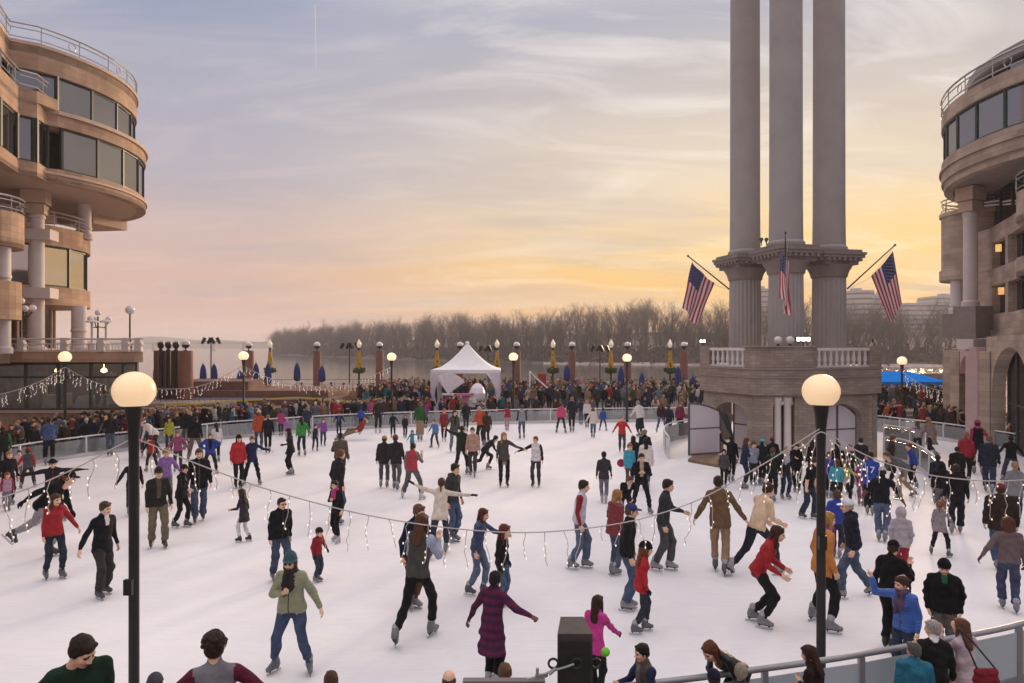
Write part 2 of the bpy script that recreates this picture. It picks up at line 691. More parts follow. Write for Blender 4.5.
PAVING = mat('plaza_paving', (0.20, 0.155, 0.14), 0.85, kind='brick')
mb = MB()
mb.add([(-140, -60, -0.03), (160, -60, -0.03), (160, 82, -0.03), (-140, 82, -0.03), (-140, 82, -4.2), (160, 82, -4.2)], [(0, 1, 2, 3), (3, 2, 5, 4)])
tag(mb.build('ground', PAVING), kind='structure')

mb = MB()
mb.prism([(-11.2, 45.9), (21.5, 45.6), (21.5, 78), (-11.2, 78)], -0.03, 0.38)
tag(mb.build('promenade_pavement', PAVING), kind='structure')
wm = bpy.data.materials.new('river_water')
wm.use_nodes = True
_n, _l = wm.node_tree.nodes, wm.node_tree.links
_b = _n['Principled BSDF']
_b.inputs['Base Color'].default_value = (0.075, 0.062, 0.058, 1)
_b.inputs['Roughness'].default_value = 0.12
_t = _n.new('ShaderNodeTexCoord')
_mp = _n.new('ShaderNodeMapping')
_mp.inputs['Scale'].default_value = (0.25, 1.0, 1)
_l.new(_t.outputs['Object'], _mp.inputs[0])
_z = _n.new('ShaderNodeTexNoise')
_z.inputs['Scale'].default_value = 0.6
_z.inputs['Detail'].default_value = 5
_l.new(_mp.outputs[0], _z.inputs['Vector'])
_bp = _n.new('ShaderNodeBump')
_bp.inputs['Strength'].default_value = 0.35
_bp.inputs['Distance'].default_value = 0.3
_l.new(_z.outputs[0], _bp.inputs['Height'])
_l.new(_bp.outputs[0], _b.inputs['Normal'])
WZ = -3.0
mb = MB()
mb.add([(-4000, 60, WZ), (4000, 60, WZ), (4000, 5000, WZ), (-4000, 5000, WZ)], [(0, 1, 2, 3)])
tag(mb.build('river', wm), kind='structure')
EARTH = mat('winter_bank', (0.14, 0.105, 0.085), 0.95, var=0.3, vscale=0.1)
mb = MB()
mb.add([(-5000, -300, -4.6), (5000, -300, -4.6), (5000, 6000, -4.6), (-5000, 6000, -4.6)], [(0, 1, 2, 3)])
tag(mb.build('terrain', EARTH), kind='structure')

# far bank: shoreline in (column, distance)
SHORE = [(1500, 225), (1150, 238), (900, 252), (700, 268), (560, 285), (440, 335), (350, 420), (300, 500), (272, 590)]
shore = [Vector(((px - 512) / F * Y, Y, 0)) for px, Y in SHORE]
shore = catmull(shore, 8)
rows = []
NR = [(0, WZ - 0.4), (1.5, WZ + 0.7), (6, WZ + 1.6), (20, WZ + 3.0), (45, 5.0), (80, 9.5), (140, 12), (260, 8)]
for i, p in enumerate(shore):
    a, b = shore[max(i - 1, 0)], shore[min(i + 1, len(shore) - 1)]
    d = (b - a).normalized()
    nrm = Vector((-d.y, d.x, 0))
    if nrm.y < 0:
        nrm = -nrm
    t = i / (len(shore) - 1)
    taper = min(1.0, (1 - t) * 5 + 0.12)
    rows.append([(p.x + nrm.x * q * taper, p.y + nrm.y * q * taper, z if z < 0 else z * taper + RNG.uniform(-0.8, 0.8)) for q, z in NR])
mb = MB()
vs = [v for r_ in rows for v in r_]
k = len(NR)
fs = [(i * k + j, i * k + j + 1, (i + 1) * k + j + 1, (i + 1) * k + j) for i in range(len(rows) - 1) for j in range(k - 1)]
mb.add(vs, fs)
tag(mb.build('far_bank_hill', EARTH, smooth='all'), kind='structure')
# pale strip just above the waterline
mb = MB()
sv, sf = [], []
for i, p in enumerate(shore[:34]):
    sv += [(p.x, p.y - 1.2, WZ + 0.02), (p.x, p.y + 1.3, WZ + 0.95 + 0.25 * math.sin(i * 1.7))]
for i in range(33):
    sf.append((2 * i, 2 * i + 2, 2 * i + 3, 2 * i + 1))
mb.add(sv, sf)
tag(mb.build('waterline_strip', mat('pale_strip', (0.5, 0.4, 0.36), 0.9, var=0.3, vscale=0.4)), kind='structure')
# low far hills up-river
mb = MB()
vs = []
nn = 60
for i in range(nn + 1):
    px = -300 + 640 * i / nn
    Yd = 1750
    hh = 20 + 5 * math.sin(i * 0.35) + 3 * math.sin(i * 0.93 + 1) + RNG.uniform(-1, 1)
    x = (px - 512) / F * Yd
    vs += [(x, Yd, -3.4), (x, Yd + 20, hh * 0.75), (x, Yd + 90, hh), (x, Yd + 400, hh * 0.6)]
fs = [(i * 4 + j, (i + 1) * 4 + j, (i + 1) * 4 + j + 1, i * 4 + j + 1) for i in range(nn) for j in range(3)]
mb.add(vs, fs)
tag(mb.build('distant_hills', mat('hill_woods', (0.10, 0.075, 0.06), 1.0, var=0.3, vscale=0.02), smooth='all'), kind='structure')

# bridge up-river
br = empty('river_bridge', P(200, 345, 1100))
br.location.z = 0
tag(br, 'long low road bridge crossing the river far upstream', 'bridge')
mb = MB()
mb.box((0, 0, 8.0), (560, 9, 1.6))
mb.build('deck', mat('bridge_concrete', (0.3, 0.28, 0.27), 0.8), br)
for k in range(12):
    mb = MB()
    mb.box((-260 + 47 * k, 0, 2.0), (3.2, 7, 10.4))
    mb.build('pier', mat('bridge_concrete', (0.3, 0.28, 0.27)), br)


# ------------------------------------------------------------------ bare winter trees
def bare_tree(seed, height=20.0, spread=0.42):
    """branching skeleton of limbs and twigs as thin three-sided tapers; numpy verts, faces"""
    rg = random.Random(seed)
    V, Fc, split = [], [], [0]

    def seg(a, b, ra, rb, n):
        d = (b - a).normalized()
        u = d.cross(Vector((0.3, 0.9, 0.2))).normalized()
        w = d.cross(u)
        i0 = len(V)
        for (c, rr) in ((a, ra), (b, rb)):
            for k_ in range(n):
                t = 2 * math.pi * k_ / n
                V.append(tuple(c + (u * math.cos(t) + w * math.sin(t)) * rr))
        for k_ in range(n):
            k2 = (k_ + 1) % n
            Fc.append((i0 + k_, i0 + k2, i0 + n + k2, i0 + n + k_))

    trunk = []

    def grow(a, d, L, r, lev):
        b = a + d * L
        mid = a + d * L * 0.5 + Vector((rg.uniform(-1, 1), rg.uniform(-1, 1), rg.uniform(-0.3, 0.6))) * L * 0.06
        r2 = r * 0.72
        nside = 5 if lev == 0 else 3
        seg(a, mid, r, (r + r2) / 2, nside)
        seg(mid, b, (r + r2) / 2, r2, nside)
        if lev >= 5:
            return
        nb = (3 if lev < 4 else 4) if lev else 4
        for k_ in range(nb):
            az = rg.uniform(0, 2 * math.pi)
            tilt = rg.uniform(0.3, 0.75) * (1.0 if lev else 0.8)
            base_u = d.cross(Vector((math.cos(az), math.sin(az), 0.2))).normalized()
            nd = (d * math.cos(tilt) + base_u * math.sin(tilt) + Vector((0, 0, 0.22))).normalized()
            s0 = a + (b - a) * rg.uniform(0.45, 1.0)
            grow(s0, nd, L * rg.uniform(0.58, 0.85), r2 * rg.uniform(0.55, 0.75), lev + 1)

    grow(Vector((0, 0, -1)), Vector((rg.uniform(-.05, .05), rg.uniform(-.05, .05), 1)).normalized(), height * 0.30, height * 0.013, 0)
    Va = np.array(V)
    s_ = height / Va[:, 2].max()
    Va *= s_
    # keep twigs thick enough to read at their distance
    return Va, np.array(Fc, dtype=object)


def tree_arrays(seed, height):
    v, f = bare_tree(seed, height)
    quads = np.array([list(q) for q in f], dtype=np.int64)
    return v, quads


TWIG = mat('bare_bark', (0.085, 0.057, 0.044), 0.95, var=0.25, vscale=0.3)
TREES = [tree_arrays(100 + i, 20.0) for i in range(6)]


def mesh_from_np(name, V, Q, mats, smooth=False):
    me = bpy.data.meshes.new(name)
    me.vertices.add(len(V))
    me.vertices.foreach_set('co', np.asarray(V, dtype=np.float32).ravel())
    me.loops.add(Q.size)
    me.loops.foreach_set('vertex_index', Q.astype(np.int32).ravel())
    me.polygons.add(len(Q))
    me.polygons.foreach_set('loop_start', np.arange(0, Q.size, Q.shape[1], dtype=np.int32))
    for m in mats:
        me.materials.append(m)
    if smooth:
        me.polygons.foreach_set('use_smooth', np.ones(len(Q), dtype=bool))
    me.update(calc_edges=True)
    me.validate()
    return me


def shore_at(t):
    f = t * (len(shore) - 1)
    i = min(int(f), len(shore) - 2)
    p = shore[i].lerp(shore[i + 1], f - i)
    d = (shore[i + 1] - shore[i]).normalized()
    nrm = Vector((-d.y, d.x, 0))
    if nrm.y < 0:
        nrm = -nrm
    return p, nrm


VV, QQ, off = [], [], 0
for k in range(780):
    t = RNG.random() ** 0.8
    p, nrm = shore_at(t)
    taper = min(1.0, (1 - t) * 5 + 0.12)
    q = RNG.choice([RNG.uniform(1, 14), RNG.uniform(1, 30), RNG.uniform(10, 110)])
    pos = p + nrm * q * taper
    zb = float(np.interp(q, [c[0] for c in NR], [c[1] for c in NR]))
    if zb > 0:
        zb *= taper
    v, fq = TREES[k % 6]
    s = RNG.uniform(0.72, 1.08)
    a = RNG.uniform(0, 6.28)
    ca, sa = math.cos(a), math.sin(a)
    wx = RNG.uniform(0.9, 1.3)
    vv = np.stack([(v[:, 0] * ca - v[:, 1] * sa) * s * wx + pos.x, (v[:, 0] * sa + v[:, 1] * ca) * s * wx + pos.y, v[:, 2] * s + zb - 0.3], 1)
    VV.append(vv)
    QQ.append(fq + off)
    off += len(v)
me = mesh_from_np('winter_woods', np.concatenate(VV), np.concatenate(QQ), [TWIG])
woods = bpy.data.objects.new('winter_woods', me)
COL.objects.link(woods)
tag(woods, 'mass of bare winter woods covering the far river bank', 'woods', kind='stuff')
# low scrub under the wood
VV, QQ, off = [], [], 0
rs = np.random.RandomState(4)
for k in range(1500):
    p, nrm = shore_at(RNG.random() ** 0.85)
    q = RNG.uniform(0.8, 26)
    pos = p + nrm * q
    zb = float(np.interp(q, [c[0] for c in NR], [c[1] for c in NR]))
    n_ = 14
    c = rs.normal(0, 1, (n_, 3)) * [1.7, 1.2, 1.1] + [pos.x, pos.y, zb + 1.6]
    u = rs.normal(0, 0.9, (n_, 3))
    w = rs.normal(0, 0.16, (n_, 3))
    vv = np.stack([c - u - w, c + u - w, c + u + w, c - u + w], 1).reshape(-1, 3)
    VV.append(vv)
    QQ.append(np.arange(n_ * 4).reshape(-1, 4) + off)
    off += n_ * 4
me = mesh_from_np('riverside_scrub', np.concatenate(VV), np.concatenate(QQ), [TWIG])
o = bpy.data.objects.new('riverside_undergrowth', me)
COL.objects.link(o)
tag(o, 'brown leafless undergrowth along the far waterline', 'undergrowth', kind='stuff')

tree_protos = []
for i in range(5):
    v, fq = TREES[i]
    zc_ = v[fq].mean(1)[:, 2]
    rad = np.linalg.norm(v[fq].mean(1)[:, :2], axis=1)
    tr = (zc_ < 7.0) & (rad < 1.6)
    root = empty('bare_tree', (0, 0, 0))
    for nm, msk in (('trunk', tr), ('crown', ~tr)):
        q_ = fq[msk]
        used, inv = np.unique(q_, return_inverse=True)
        me = mesh_from_np(nm, v[used], inv.reshape(-1, 4), [TWIG])
        ob = bpy.data.objects.new(nm, me)
        COL.objects.link(ob)
        setpar(ob, root)
    tree_protos.append(root)
TALL = [(283, 0.80), (303, 0.92), (321, 1.0), (347, 0.95), (372, 0.86), (398, 1.0), (422, 1.04), (441, 1.02), (463, 1.05), (487, 0.98), (512, 0.94), (536, 0.9), (560, 0.92),
        (590, 0.97), (607, 1.02), (622, 0.95), (641, 1.15), (655, 1.08), (671, 0.96), (688, 0.9), (716, 1.16), (728, 1.05), (764, 1.0), (806, 1.05), (852, 1.0), (868, 1.06), (886, 0.98),
        (905, 0.9), (924, 0.96), (945, 0.9)]
WHERE = ['at the upstream tip of the wood', 'above the lone umbrella by the fountain', 'above the globe column right of the fountain', 'above the spotlight pole right of the fountain', 'above the column left of the crowd lamp', 'above the lit lamp left of the tent',
         'between that lamp and the tent', 'above the tent left corner', 'straight behind the tent peak', 'above the tent right corner', 'above the lit lamp right of the tent', 'above the curved white banner', 'above the acorn lamp right of the banner',
         'between the third and fourth columns from the pavilion', 'above the spotlight pole midway to the pavilion', 'left of the lamp with a column behind it', 'right of the lamp with a column behind it', 'above the large closed umbrella', 'above the acorn lamp nearest the pavilion', 'above the column nearest the pavilion',
         'right under the left flag', 'touching the left tower column', 'seen between left and middle tower columns', 'seen between middle and right tower columns', 'just right of the right tower column', 'below the round office tower', 'under the right flag', 'right of the right flag', 'below the long low office block', 'touching the right stone building']
used_first = set()
for i, (px, s) in enumerate(TALL):
    best = min((abs((pp.x / pp.y * F + 512) - px), j) for j, pp in enumerate(shore))[1]
    p = shore[best]
    Yd = p.y + 9 + (i % 3) * 5
    pr = tree_protos[i % 5]
    o = pr if (i % 5) not in used_first else copy_tree(pr)
    used_first.add(i % 5)
    o.location = ((px - 512) / F * Yd, Yd, WZ + 2.2)
    dist_s = s * (1.0 + max(0, (Yd - 300)) / 900)
    o.scale = (dist_s * 1.1, dist_s * 1.1, dist_s * 1.08)
    o.rotation_euler = (0, 0, i * 1.3)
    tag(o, ('tall' if s > 0.97 else 'low') + ' bare tree on the far bank ' + WHERE[i], 'tree', 'bare trees standing out of the far wood')

# office blocks beyond the wood
FARB = mat('far_office_stone', (0.42, 0.38, 0.38), 0.8, var=0.06)
FARW = mat('far_office_window', (0.10, 0.10, 0.12), 0.4, var=0.1)


def office(label, px0, px1, py, Y, rounded=False):
    c = P((px0 + px1) / 2, YH, Y)
    w = (px1 - px0) / F * Y
    top = H + (YH - py) / F * Y
    root = empty('office_building', (c.x, Y, 0))
    tag(root, label, 'building')
    a, b = MB(), MB()
    if rounded:
        a.lathe([(w / 2, 0), (w / 2, top)], n=32)
    else:
        a.box((0, 12, top / 2), (w, 24, top))
    a.build('wall', FARB, root)
    nfl = int(top / 3.6)
    for k_ in range(nfl):
        z = top - 2.2 - 3.6 * k_
        b = MB()
        if rounded:
            b.lathe([(w / 2 + 0.05, z - 0.6), (w / 2 + 0.05, z + 0.6)], n=32)
        else:
            b.box((0, 11.9, z), (w + 0.12, 24, 1.2))
        b.build('window', FARW, root)
    b = MB()
    b.box((0, 6, top + 1.1), (w * 0.3, 6, 2.2))
    b.build('roof_plant', FARB, root)
    return root


office('round pale office tower rising beyond the wood between tower columns and flag', 847, 873, 291, 480, True)
office('wide pale office block under the flag at the tower right side', 872, 897, 296, 500)
office('narrow grey office tower just right of the flag', 893, 898, 289, 520)
office('long low office block seen between flag and right building', 906, 955, 303, 540)
office('upper block with flat roof stepping up beside the right building', 934, 962, 296, 580)
office('pale block glimpsed between the left and middle tower columns', 757, 771, 289, 500, True)

# aircraft trail
mb = MB()
mb.tube([P(315, 5, 2600), P(315.5, 40, 2600), P(316, 70, 2600)], [1.2, 1.6, 0.5], n=6)
tag(mb.build('aircraft_trail', mat('vapour', (0.9, 0.82, 0.8), 1.0, var=0, emit=0.2)), 'thin white vapour trail high in the sky', 'vapour trail', kind='stuff')

# haze over the river
hz = MB()
hz.box((0, 1100, 22.0), (4600, 2320, 56.0))
hm = bpy.data.materials.new('river_haze')
hm.use_nodes = True
hn, hl_ = hm.node_tree.nodes, hm.node_tree.links
hn.clear()
ho = hn.new('ShaderNodeOutputMaterial')
hv = hn.new('ShaderNodeVolumePrincipled')
hv.inputs['Color'].default_value = (0.95, 0.90, 0.93, 1)
hv.inputs['Density'].default_value = 0.00045
hv.inputs['Anisotropy'].default_value = 0.2
hl_.new(hv.outputs[0], ho.inputs['Volume'])
hzo = hz.build('haze', hm)
tag(hzo, kind='stuff')

# ------------------------------------------------------------------ boards round the rink
M_PANEL = glass_mat('barrier_panel', (0.62, 0.67, 0.70), 0.08, clear=0.68, rough=0.12)
M_PANELN = glass_mat('near_barrier_panel', (0.70, 0.80, 0.87), 0.10, clear=0.15, rough=0.2)


def barrier(label, pts, h=0.88, step=3.0, dark=False, name='rink_barrier'):
    pts = [Vector((p.x, p.y, 0)) for p in pts]
    sm = catmull(pts, 6)
    root = empty(name, pts[0])
    tag(root, label, 'barrier')
    o0 = pts[0]
    sm = [p - o0 for p in sm]
    rail = MB()
    rail.tube([p + Vector((0, 0, h)) for p in sm], 0.034 if not dark else 0.04, n=8)
    rail.build('rail', M_RAILD if dark else M_RAILG, root, smooth='all')
    kick = MB()
    for a, b in zip(sm, sm[1:]):
        d = (b - a)
        if d.length < 0.01:
            continue
        kick.box(((a + b) / 2) + Vector((0, 0, 0.09)), (d.length + 0.01, 0.03, 0.16), rz=math.atan2(d.y, d.x))
    kick.build('kickboard', M_RAILG if not dark else M_RAILD, root)
    posts = resample(sm, step)
    for a in posts:
        m_ = MB()
        m_.box(a + Vector((0, 0, h / 2)), (0.07, 0.07, h - 0.06))
        m_.build('post', M_RAILD if dark else M_RAILG, root)
    pn = 0
    for a, b in zip(posts, posts[1:]):
        d = b - a
        m_ = MB()
        m_.box(((a + b) / 2) + Vector((0, 0, 0.17 + (h - 0.28) / 2)), (d.length - 0.09, 0.012, h - 0.28), rz=math.atan2(d.y, d.x))
        m_.build('glass_panel', M_PANELN if dark else M_PANEL, root)
    return root


barrier('long grey rink barrier with clear panels curving along the far side of the ice', rim_far, step=2.9)
barrier('grey rink barrier at the far right in front of the stone building', rim_behind[-1:] + rim_right, step=2.6)
barrier('dark railed rink barrier with bluish panels at the bottom right corner', near_right[3:9] + [near_right[9]], h=0.9, step=1.45, dark=True)

# entrance wings beside the pavilion
barrier('short curved barrier wing at the skaters gate left of the pavilion', [G(669, 459), G(664, 450), G(668, 443), G(684, 438.5), G(694, 437)], h=0.95, step=1.6, name='gate_barrier')
barrier('barrier wing of the gate right of the pavilion, with end post', [G(884, 459), G(905, 463), G(925, 474), G(938, 487)], h=0.95, step=1.5, name='gate_barrier')
barrier('second barrier wing running back from the gate to the far right boards', [G(884, 444), G(912, 449), G(930, 457)], h=0.95, step=1.6, name='gate_barrier')

# ------------------------------------------------------------------ the tower pavilion
PA, PB, PC_, PD = (8.75, 32.6), (10.2, 29.3), (12.62, 29.3), (16.1, 30.5)
PE, PF_, PG = (17.0, 33.0), (14.6, 37.2), (10.6, 37.4)
pav = empty('tower_pavilion', (12.5, 33, 0))
tag(pav, 'stone tower pavilion with three tall columns, balustrades and arched gates standing on the ice', 'tower')


SPLIT = {'wall', 'parapet_block', 'pier', 'string_course', 'balcony', 'column_pedestal', 'step', 'slab', 'floor_slab', 'stone_steps', 'fascia', 'interior', 'platform', 'post', 'base_wall'}


class LMB(MB):
    """mesh in the local frame of an Empty that has no rotation"""

    def fin(s, name, mats, parent, smooth=None):
        L = parent.location
        s.v = [(v[0] - L.x, v[1] - L.y, v[2] - L.z) for v in s.v]
        if name not in SPLIT:
            return s.build(name, mats, parent, smooth)
        up, key = {}, [(round(v[0], 2), round(v[1], 2), round(v[2], 2)) for v in s.v]

        def find(x):
            while up.setdefault(x, x) != x:
                x = up[x]
            return x
        for f in s.f:
            for i in f[1:]:
                up[find(key[i])] = find(key[f[0]])
        grp = {}
        for f in s.f:
            grp.setdefault(find(key[f[0]]), []).append(f)
        o = None
        for fs_ in grp.values():
            ids = sorted({i for f in fs_ for i in f})
            mp_ = {i: k_ for k_, i in enumerate(ids)}
            q = MB()
            q.v = [s.v[i] for i in ids]
            q.f = [tuple(mp_[i] for i in f) for f in fs_]
            q.m = [0] * len(q.f)
            o = q.build(name, mats, parent, smooth)
        return o


ring = [PA, PB, PC_, PD, PE, PF_, PG]


def inset(poly, d):
    n = len(poly)
    out = []
    for i in range(n):
        p0, p1, p2 = Vector(poly[i - 1]), Vector(poly[i]), Vector(poly[(i + 1) % n])
        e1, e2 = (p1 - p0).normalized(), (p2 - p1).normalized()
        n1, n2_ = Vector((-e1.y, e1.x)), Vector((-e2.y, e2.x))
        m_ = (n1 + n2_).normalized()
        s_ = d / max(0.35, m_.dot(n1))
        out.append((p1.x + m_.x * s_, p1.y + m_.y * s_))
    return out


m_ = LMB()
m_.prism(ring, 2.80, 3.86)
m_.fin('parapet_wall', M_PAV, pav)
m_ = LMB()
m_.prism(inset(ring, -0.05), 3.86, 3.95)
m_.prism(inset(ring, -0.04), 3.50, 3.56)
m_.fin('string_course', M_PAVD, pav)
m_ = LMB()
m_.prism(inset(ring, 0.18), 2.70, 2.80)
m_.fin('soffit', M_PAVD, pav)
# corner blocks of the parapet
v1 = Vector((0.0, 0.0))
m_ = LMB()
m_.prism([PB, PC_, (12.9, 29.95), (12.3, 30.6), (10.6, 30.6), (9.95, 29.95)], 3.95, 4.80)
m_.prism([(10.12, 29.22), (12.70, 29.22), (12.98, 29.97), (12.36, 30.68), (10.54, 30.68), (9.88, 29.97)], 4.80, 4.86)
dAB = (Vector(PB) - Vector(PA)).normalized()
dCD = (Vector(PD) - Vector(PC_)).normalized()
for (c0, dd, sgn) in ((PA, dAB, 1), (PD, dCD, -1)):
    a = Vector(c0)
    b = a + dd * 0.62 * sgn
    nn_ = Vector((-dd.y, dd.x)) * 0.6
    q = [a, b, b + nn_, a + nn_]
    m_.prism([tuple(x) for x in q], 3.95, 4.86)
m_.fin('parapet_block', M_PAV, pav)


def balustrade(p, q, n, z0=3.95, z1=4.72, par=None, mt=None):
    p, q = Vector(p), Vector(q)
    d = (q - p)
    ang = math.atan2(d.y, d.x)
    inn = Vector((-d.y, d.x)).normalized() * 0.14
    c = (p + q) / 2 + inn
    m_ = LMB()
    m_.box((c.x, c.y, z1), (d.length, 0.2, 0.12), rz=ang)
    m_.box((c.x, c.y, z0 + 0.035), (d.length, 0.16, 0.07), rz=ang)
    m_.fin('handrail', mt or M_BAL, par or pav)
    for k_ in range(n):
        c = p.lerp(q, (k_ + 0.5) / n) + inn
        m_ = LMB()
        m_.lathe([(0.075, 0), (0.075, 0.06), (0.05, 0.1), (0.085, 0.25), (0.05, 0.5), (0.07, z1 - z0 - 0.13), (0.07, z1 - z0 - 0.06)], (c.x, c.y, z0 + 0.07), n=8)
        m_.fin('baluster', mt or M_BAL, par or pav, smooth=40)


balustrade(Vector(PA) + dAB * 0.62, Vector(PB) - dAB * 0.1, 9)
balustrade(Vector(PC_) + dCD * 0.25, Vector(PD) - dCD * 0.62, 9)


def arch_wall(p, q, z0, z1, t, cx, w, spring, rise, seg=14):
    """a wall from p to q with one arched opening that reaches the floor"""
    p, q = Vector(p), Vector(q)
    d = (q - p)
    L = d.length
    d.normalize()
    nrm = Vector((-d.y, d.x))
    out = [(0, z0), (cx - w / 2, z0), (cx - w / 2, spring)]
    for i in range(1, seg):
        a = math.pi * (1 - i / seg)
        out.append((cx + w / 2 * math.cos(a), spring + rise * math.sin(a)))
    out += [(cx + w / 2, spring), (cx + w / 2, z0), (L, z0), (L, z1)]
    arch = out[2:2 + seg + 1]
    tops = [(x, z1) for x, _ in arch]
    out2 = [(0, z1)]
    vs, fs = [], []

    def quad(pts):
        b = len(vs)
        for s_ in (0, t):
            for (x, z) in pts:
                c = p + d * x + nrm * s_
                vs.append((c.x, c.y, z))
        k_ = len(pts)
        fs.append(tuple(range(b, b + k_)))
        fs.append(tuple(range(b + 2 * k_ - 1, b + k_ - 1, -1)))
        for i in range(k_):
            fs.append((b + i, b + k_ + i, b + k_ + (i + 1) % k_, b + (i + 1) % k_))

    quad([(0, z0), (cx - w / 2, z0), (cx - w / 2, z1), (0, z1)])
    quad([(cx + w / 2, z0), (L, z0), (L, z1), (cx + w / 2, z1)])
    for i in range(len(arch) - 1):
        quad([arch[i], arch[i + 1], (arch[i + 1][0], z1), (arch[i][0], z1)])
    return vs, fs


rin = inset(ring, 0.16)
m_ = LMB()
L1 = (Vector(rin[1]) - Vector(rin[0])).length
m_.add(*arch_wall(rin[0], rin[1], 0, 2.70, 0.5, L1 * 0.53, L1 * 0.60, 1.75, 0.62))
m_.fin('arch_wall', M_PAV, pav)
m_ = LMB()
L2 = (Vector(rin[3]) - Vector(rin[2])).length
m_.add(*arch_wall(rin[2], rin[3], 0, 2.70, 0.5, L2 * 0.46, L2 * 0.58, 1.75, 0.62))
m_.fin('arch_wall', M_PAV, pav)
# centre: two stone piers, recess and two white columns
m_ = LMB()
a, b = Vector(rin[1]), Vector(rin[2])
for (t0, t1) in ((0.0, 0.30), (0.70, 1.0)):
    u, w_ = a.lerp(b, t0), a.lerp(b, t1)
    m_.prism([(u.x + 0.004, u.y), (w_.x - 0.004, w_.y), (w_.x - 0.004, w_.y + 0.9), (u.x + 0.004, u.y + 0.9)], 0, 2.699)
m_.prism([(a.x + 0.1, a.y + 1.0), (b.x - 0.1, b.y + 1.0), (b.x - 0.1, b.y + 1.2), (a.x + 0.1, a.y + 1.2)], 0, 2.699)
m_.fin('pier', M_PAV, pav)
for t0 in (0.405, 0.595):
    c = a.lerp(b, t0)
    m_ = LMB()
    m_.lathe([(0.20, 0), (0.20, 0.12), (0.16, 0.18), (0.15, 2.45), (0.18, 2.5), (0.20, 2.6), (0.20, 2.69)], (c.x, c.y + 0.18, 0), n=16)
    m_.fin('column', M_WHITECOL, pav, smooth=35)
for t0 in (0.33, 0.5, 0.67):
    c = a.lerp(b, t0)
    m_ = LMB()
    m_.lathe([(0.02, -0.12), (0.09, -0.08), (0.11, 0), (0.09, 0.08), (0.02, 0.12)], (c.x, c.y + 0.25, 2.45), n=10)
    m_.fin('wall_lamp', M_GLOBEOFF, pav, smooth='all')
# side and back piers under the drum
m_ = LMB()
for (x, y) in (rin[3], rin[4], rin[5], rin[6]):
    cx_, cy_ = 12.9, 33.4
    dx_, dy_ = cx_ - x, cy_ - y
    l_ = math.hypot(dx_, dy_)
    m_.box((x + dx_ / l_ * 0.5, y + dy_ / l_ * 0.5, 1.349), (0.8, 0.8, 2.698), rz=math.atan2(dy_, dx_))
m_.fin('pier', M_PAV, pav)
m_ = LMB()
m_.lathe([(1.9, 0), (1.9, 2.69)], (12.9, 33.4, 0), n=8)
m_.fin('core_wall', M_PAVD, pav)

# gate doors with frosted panels: two open leaves left, closed pair right
M_FROST = mat('frosted_door_panel', (0.62, 0.58, 0.63), 0.35, var=0.06, vscale=0.8)
M_DFR = mat('door_frame', (0.10, 0.09, 0.10), 0.5, var=0.1)


def door_leaf(p, q, h0, h1, name='gate_door'):
    """arched-top leaf from p (height h0) to q (height h1)"""
    p, q = Vector(p), Vector(q)
    d = (q - p)
    L = d.length
    d.normalize()
    nrm = Vector((-d.y, d.x)) * 0.03

    def top(x):
        t = x / L
        return h0 + (h1 - h0) * (t * t if h1 < h0 else 1 - (1 - t) ** 2)

    xs = [L * i / 8 for i in range(9)]
    pn, fr = LMB(), LMB()
    for i in range(8):
        a_, b_ = p + d * xs[i], p + d * xs[i + 1]
        vs = []
        for s_ in (-1, 1):
            for (c, z) in ((a_, 0.16), (b_, 0.16), (b_, top(xs[i + 1]) - 0.03), (a_, top(xs[i]) - 0.03)):
                vs.append((c.x + nrm.x * 0.3 * s_, c.y + nrm.y * 0.3 * s_, z))
        pn.add(vs, [(0, 1, 2, 3), (7, 6, 5, 4), (3, 2, 6, 7), (0, 4, 5, 1)])
        fr.tube([(a_.x, a_.y, top(xs[i])), (b_.x, b_.y, top(xs[i + 1]))], 0.045, n=4)
    o = pn.fin('door_panel', M_FROST, pav)
    fr.tube([(p.x, p.y, 0.1), (p.x, p.y, h0)], 0.05, n=4)
    fr.tube([(q.x, q.y, 0.1), (q.x, q.y, h1)], 0.05, n=4)
    fr.tube([(p.x, p.y, 0.14), (q.x, q.y, 0.14)], 0.05, n=4)
    fr.tube([(p.x, p.y, 1.25), (q.x, q.y, 1.25)], 0.04, n=4)
    fr.v = [(v[0], v[1], v[2]) for v in fr.v]
    L_ = pav.location
    fr.v = [(v[0] - L_.x, v[1] - L_.y, v[2]) for v in fr.v]
    fr.build('door_frame', M_DFR, o)


la = Vector(rin[0]).lerp(Vector(rin[1]), 0.23)
lb = Vector(rin[0]).lerp(Vector(rin[1]), 0.83)
g0, g1 = P(689, 440, 30.4), P(720, 440, 31.0)
door_leaf((g0.x, g0.y), (g1.x, g1.y), 2.35, 1.95)
g0, g1 = P(734, 440, 32.6), P(757, 440, 31.4)
door_leaf((g0.x, g0.y), (g1.x, g1.y), 2.35, 1.85)
ra = Vector(rin[2]).lerp(Vector(rin[3]), 0.17)
rb = Vector(rin[2]).lerp(Vector(rin[3]), 0.46)
rc = Vector(rin[2]).lerp(Vector(rin[3]), 0.75)
sh = Vector((-dCD.y, dCD.x)) * 0.3
door_leaf(ra + sh, rb + sh - dCD * 0.02, 1.8, 2.33)
door_leaf(rb + sh + dCD * 0.02, rc + sh, 2.33, 1.8)

# timber threshold in front of the gate
m_ = LMB()
q = [G(688, 462), G(731, 470), G(738, 462), G(700, 452)]
m_.prism([(p.x, p.y) for p in q], 0.0, 0.12)
m_.fin('threshold', mat('worn_timber', (0.20, 0.125, 0.085), 0.85, var=0.3, vscale=4), pav)

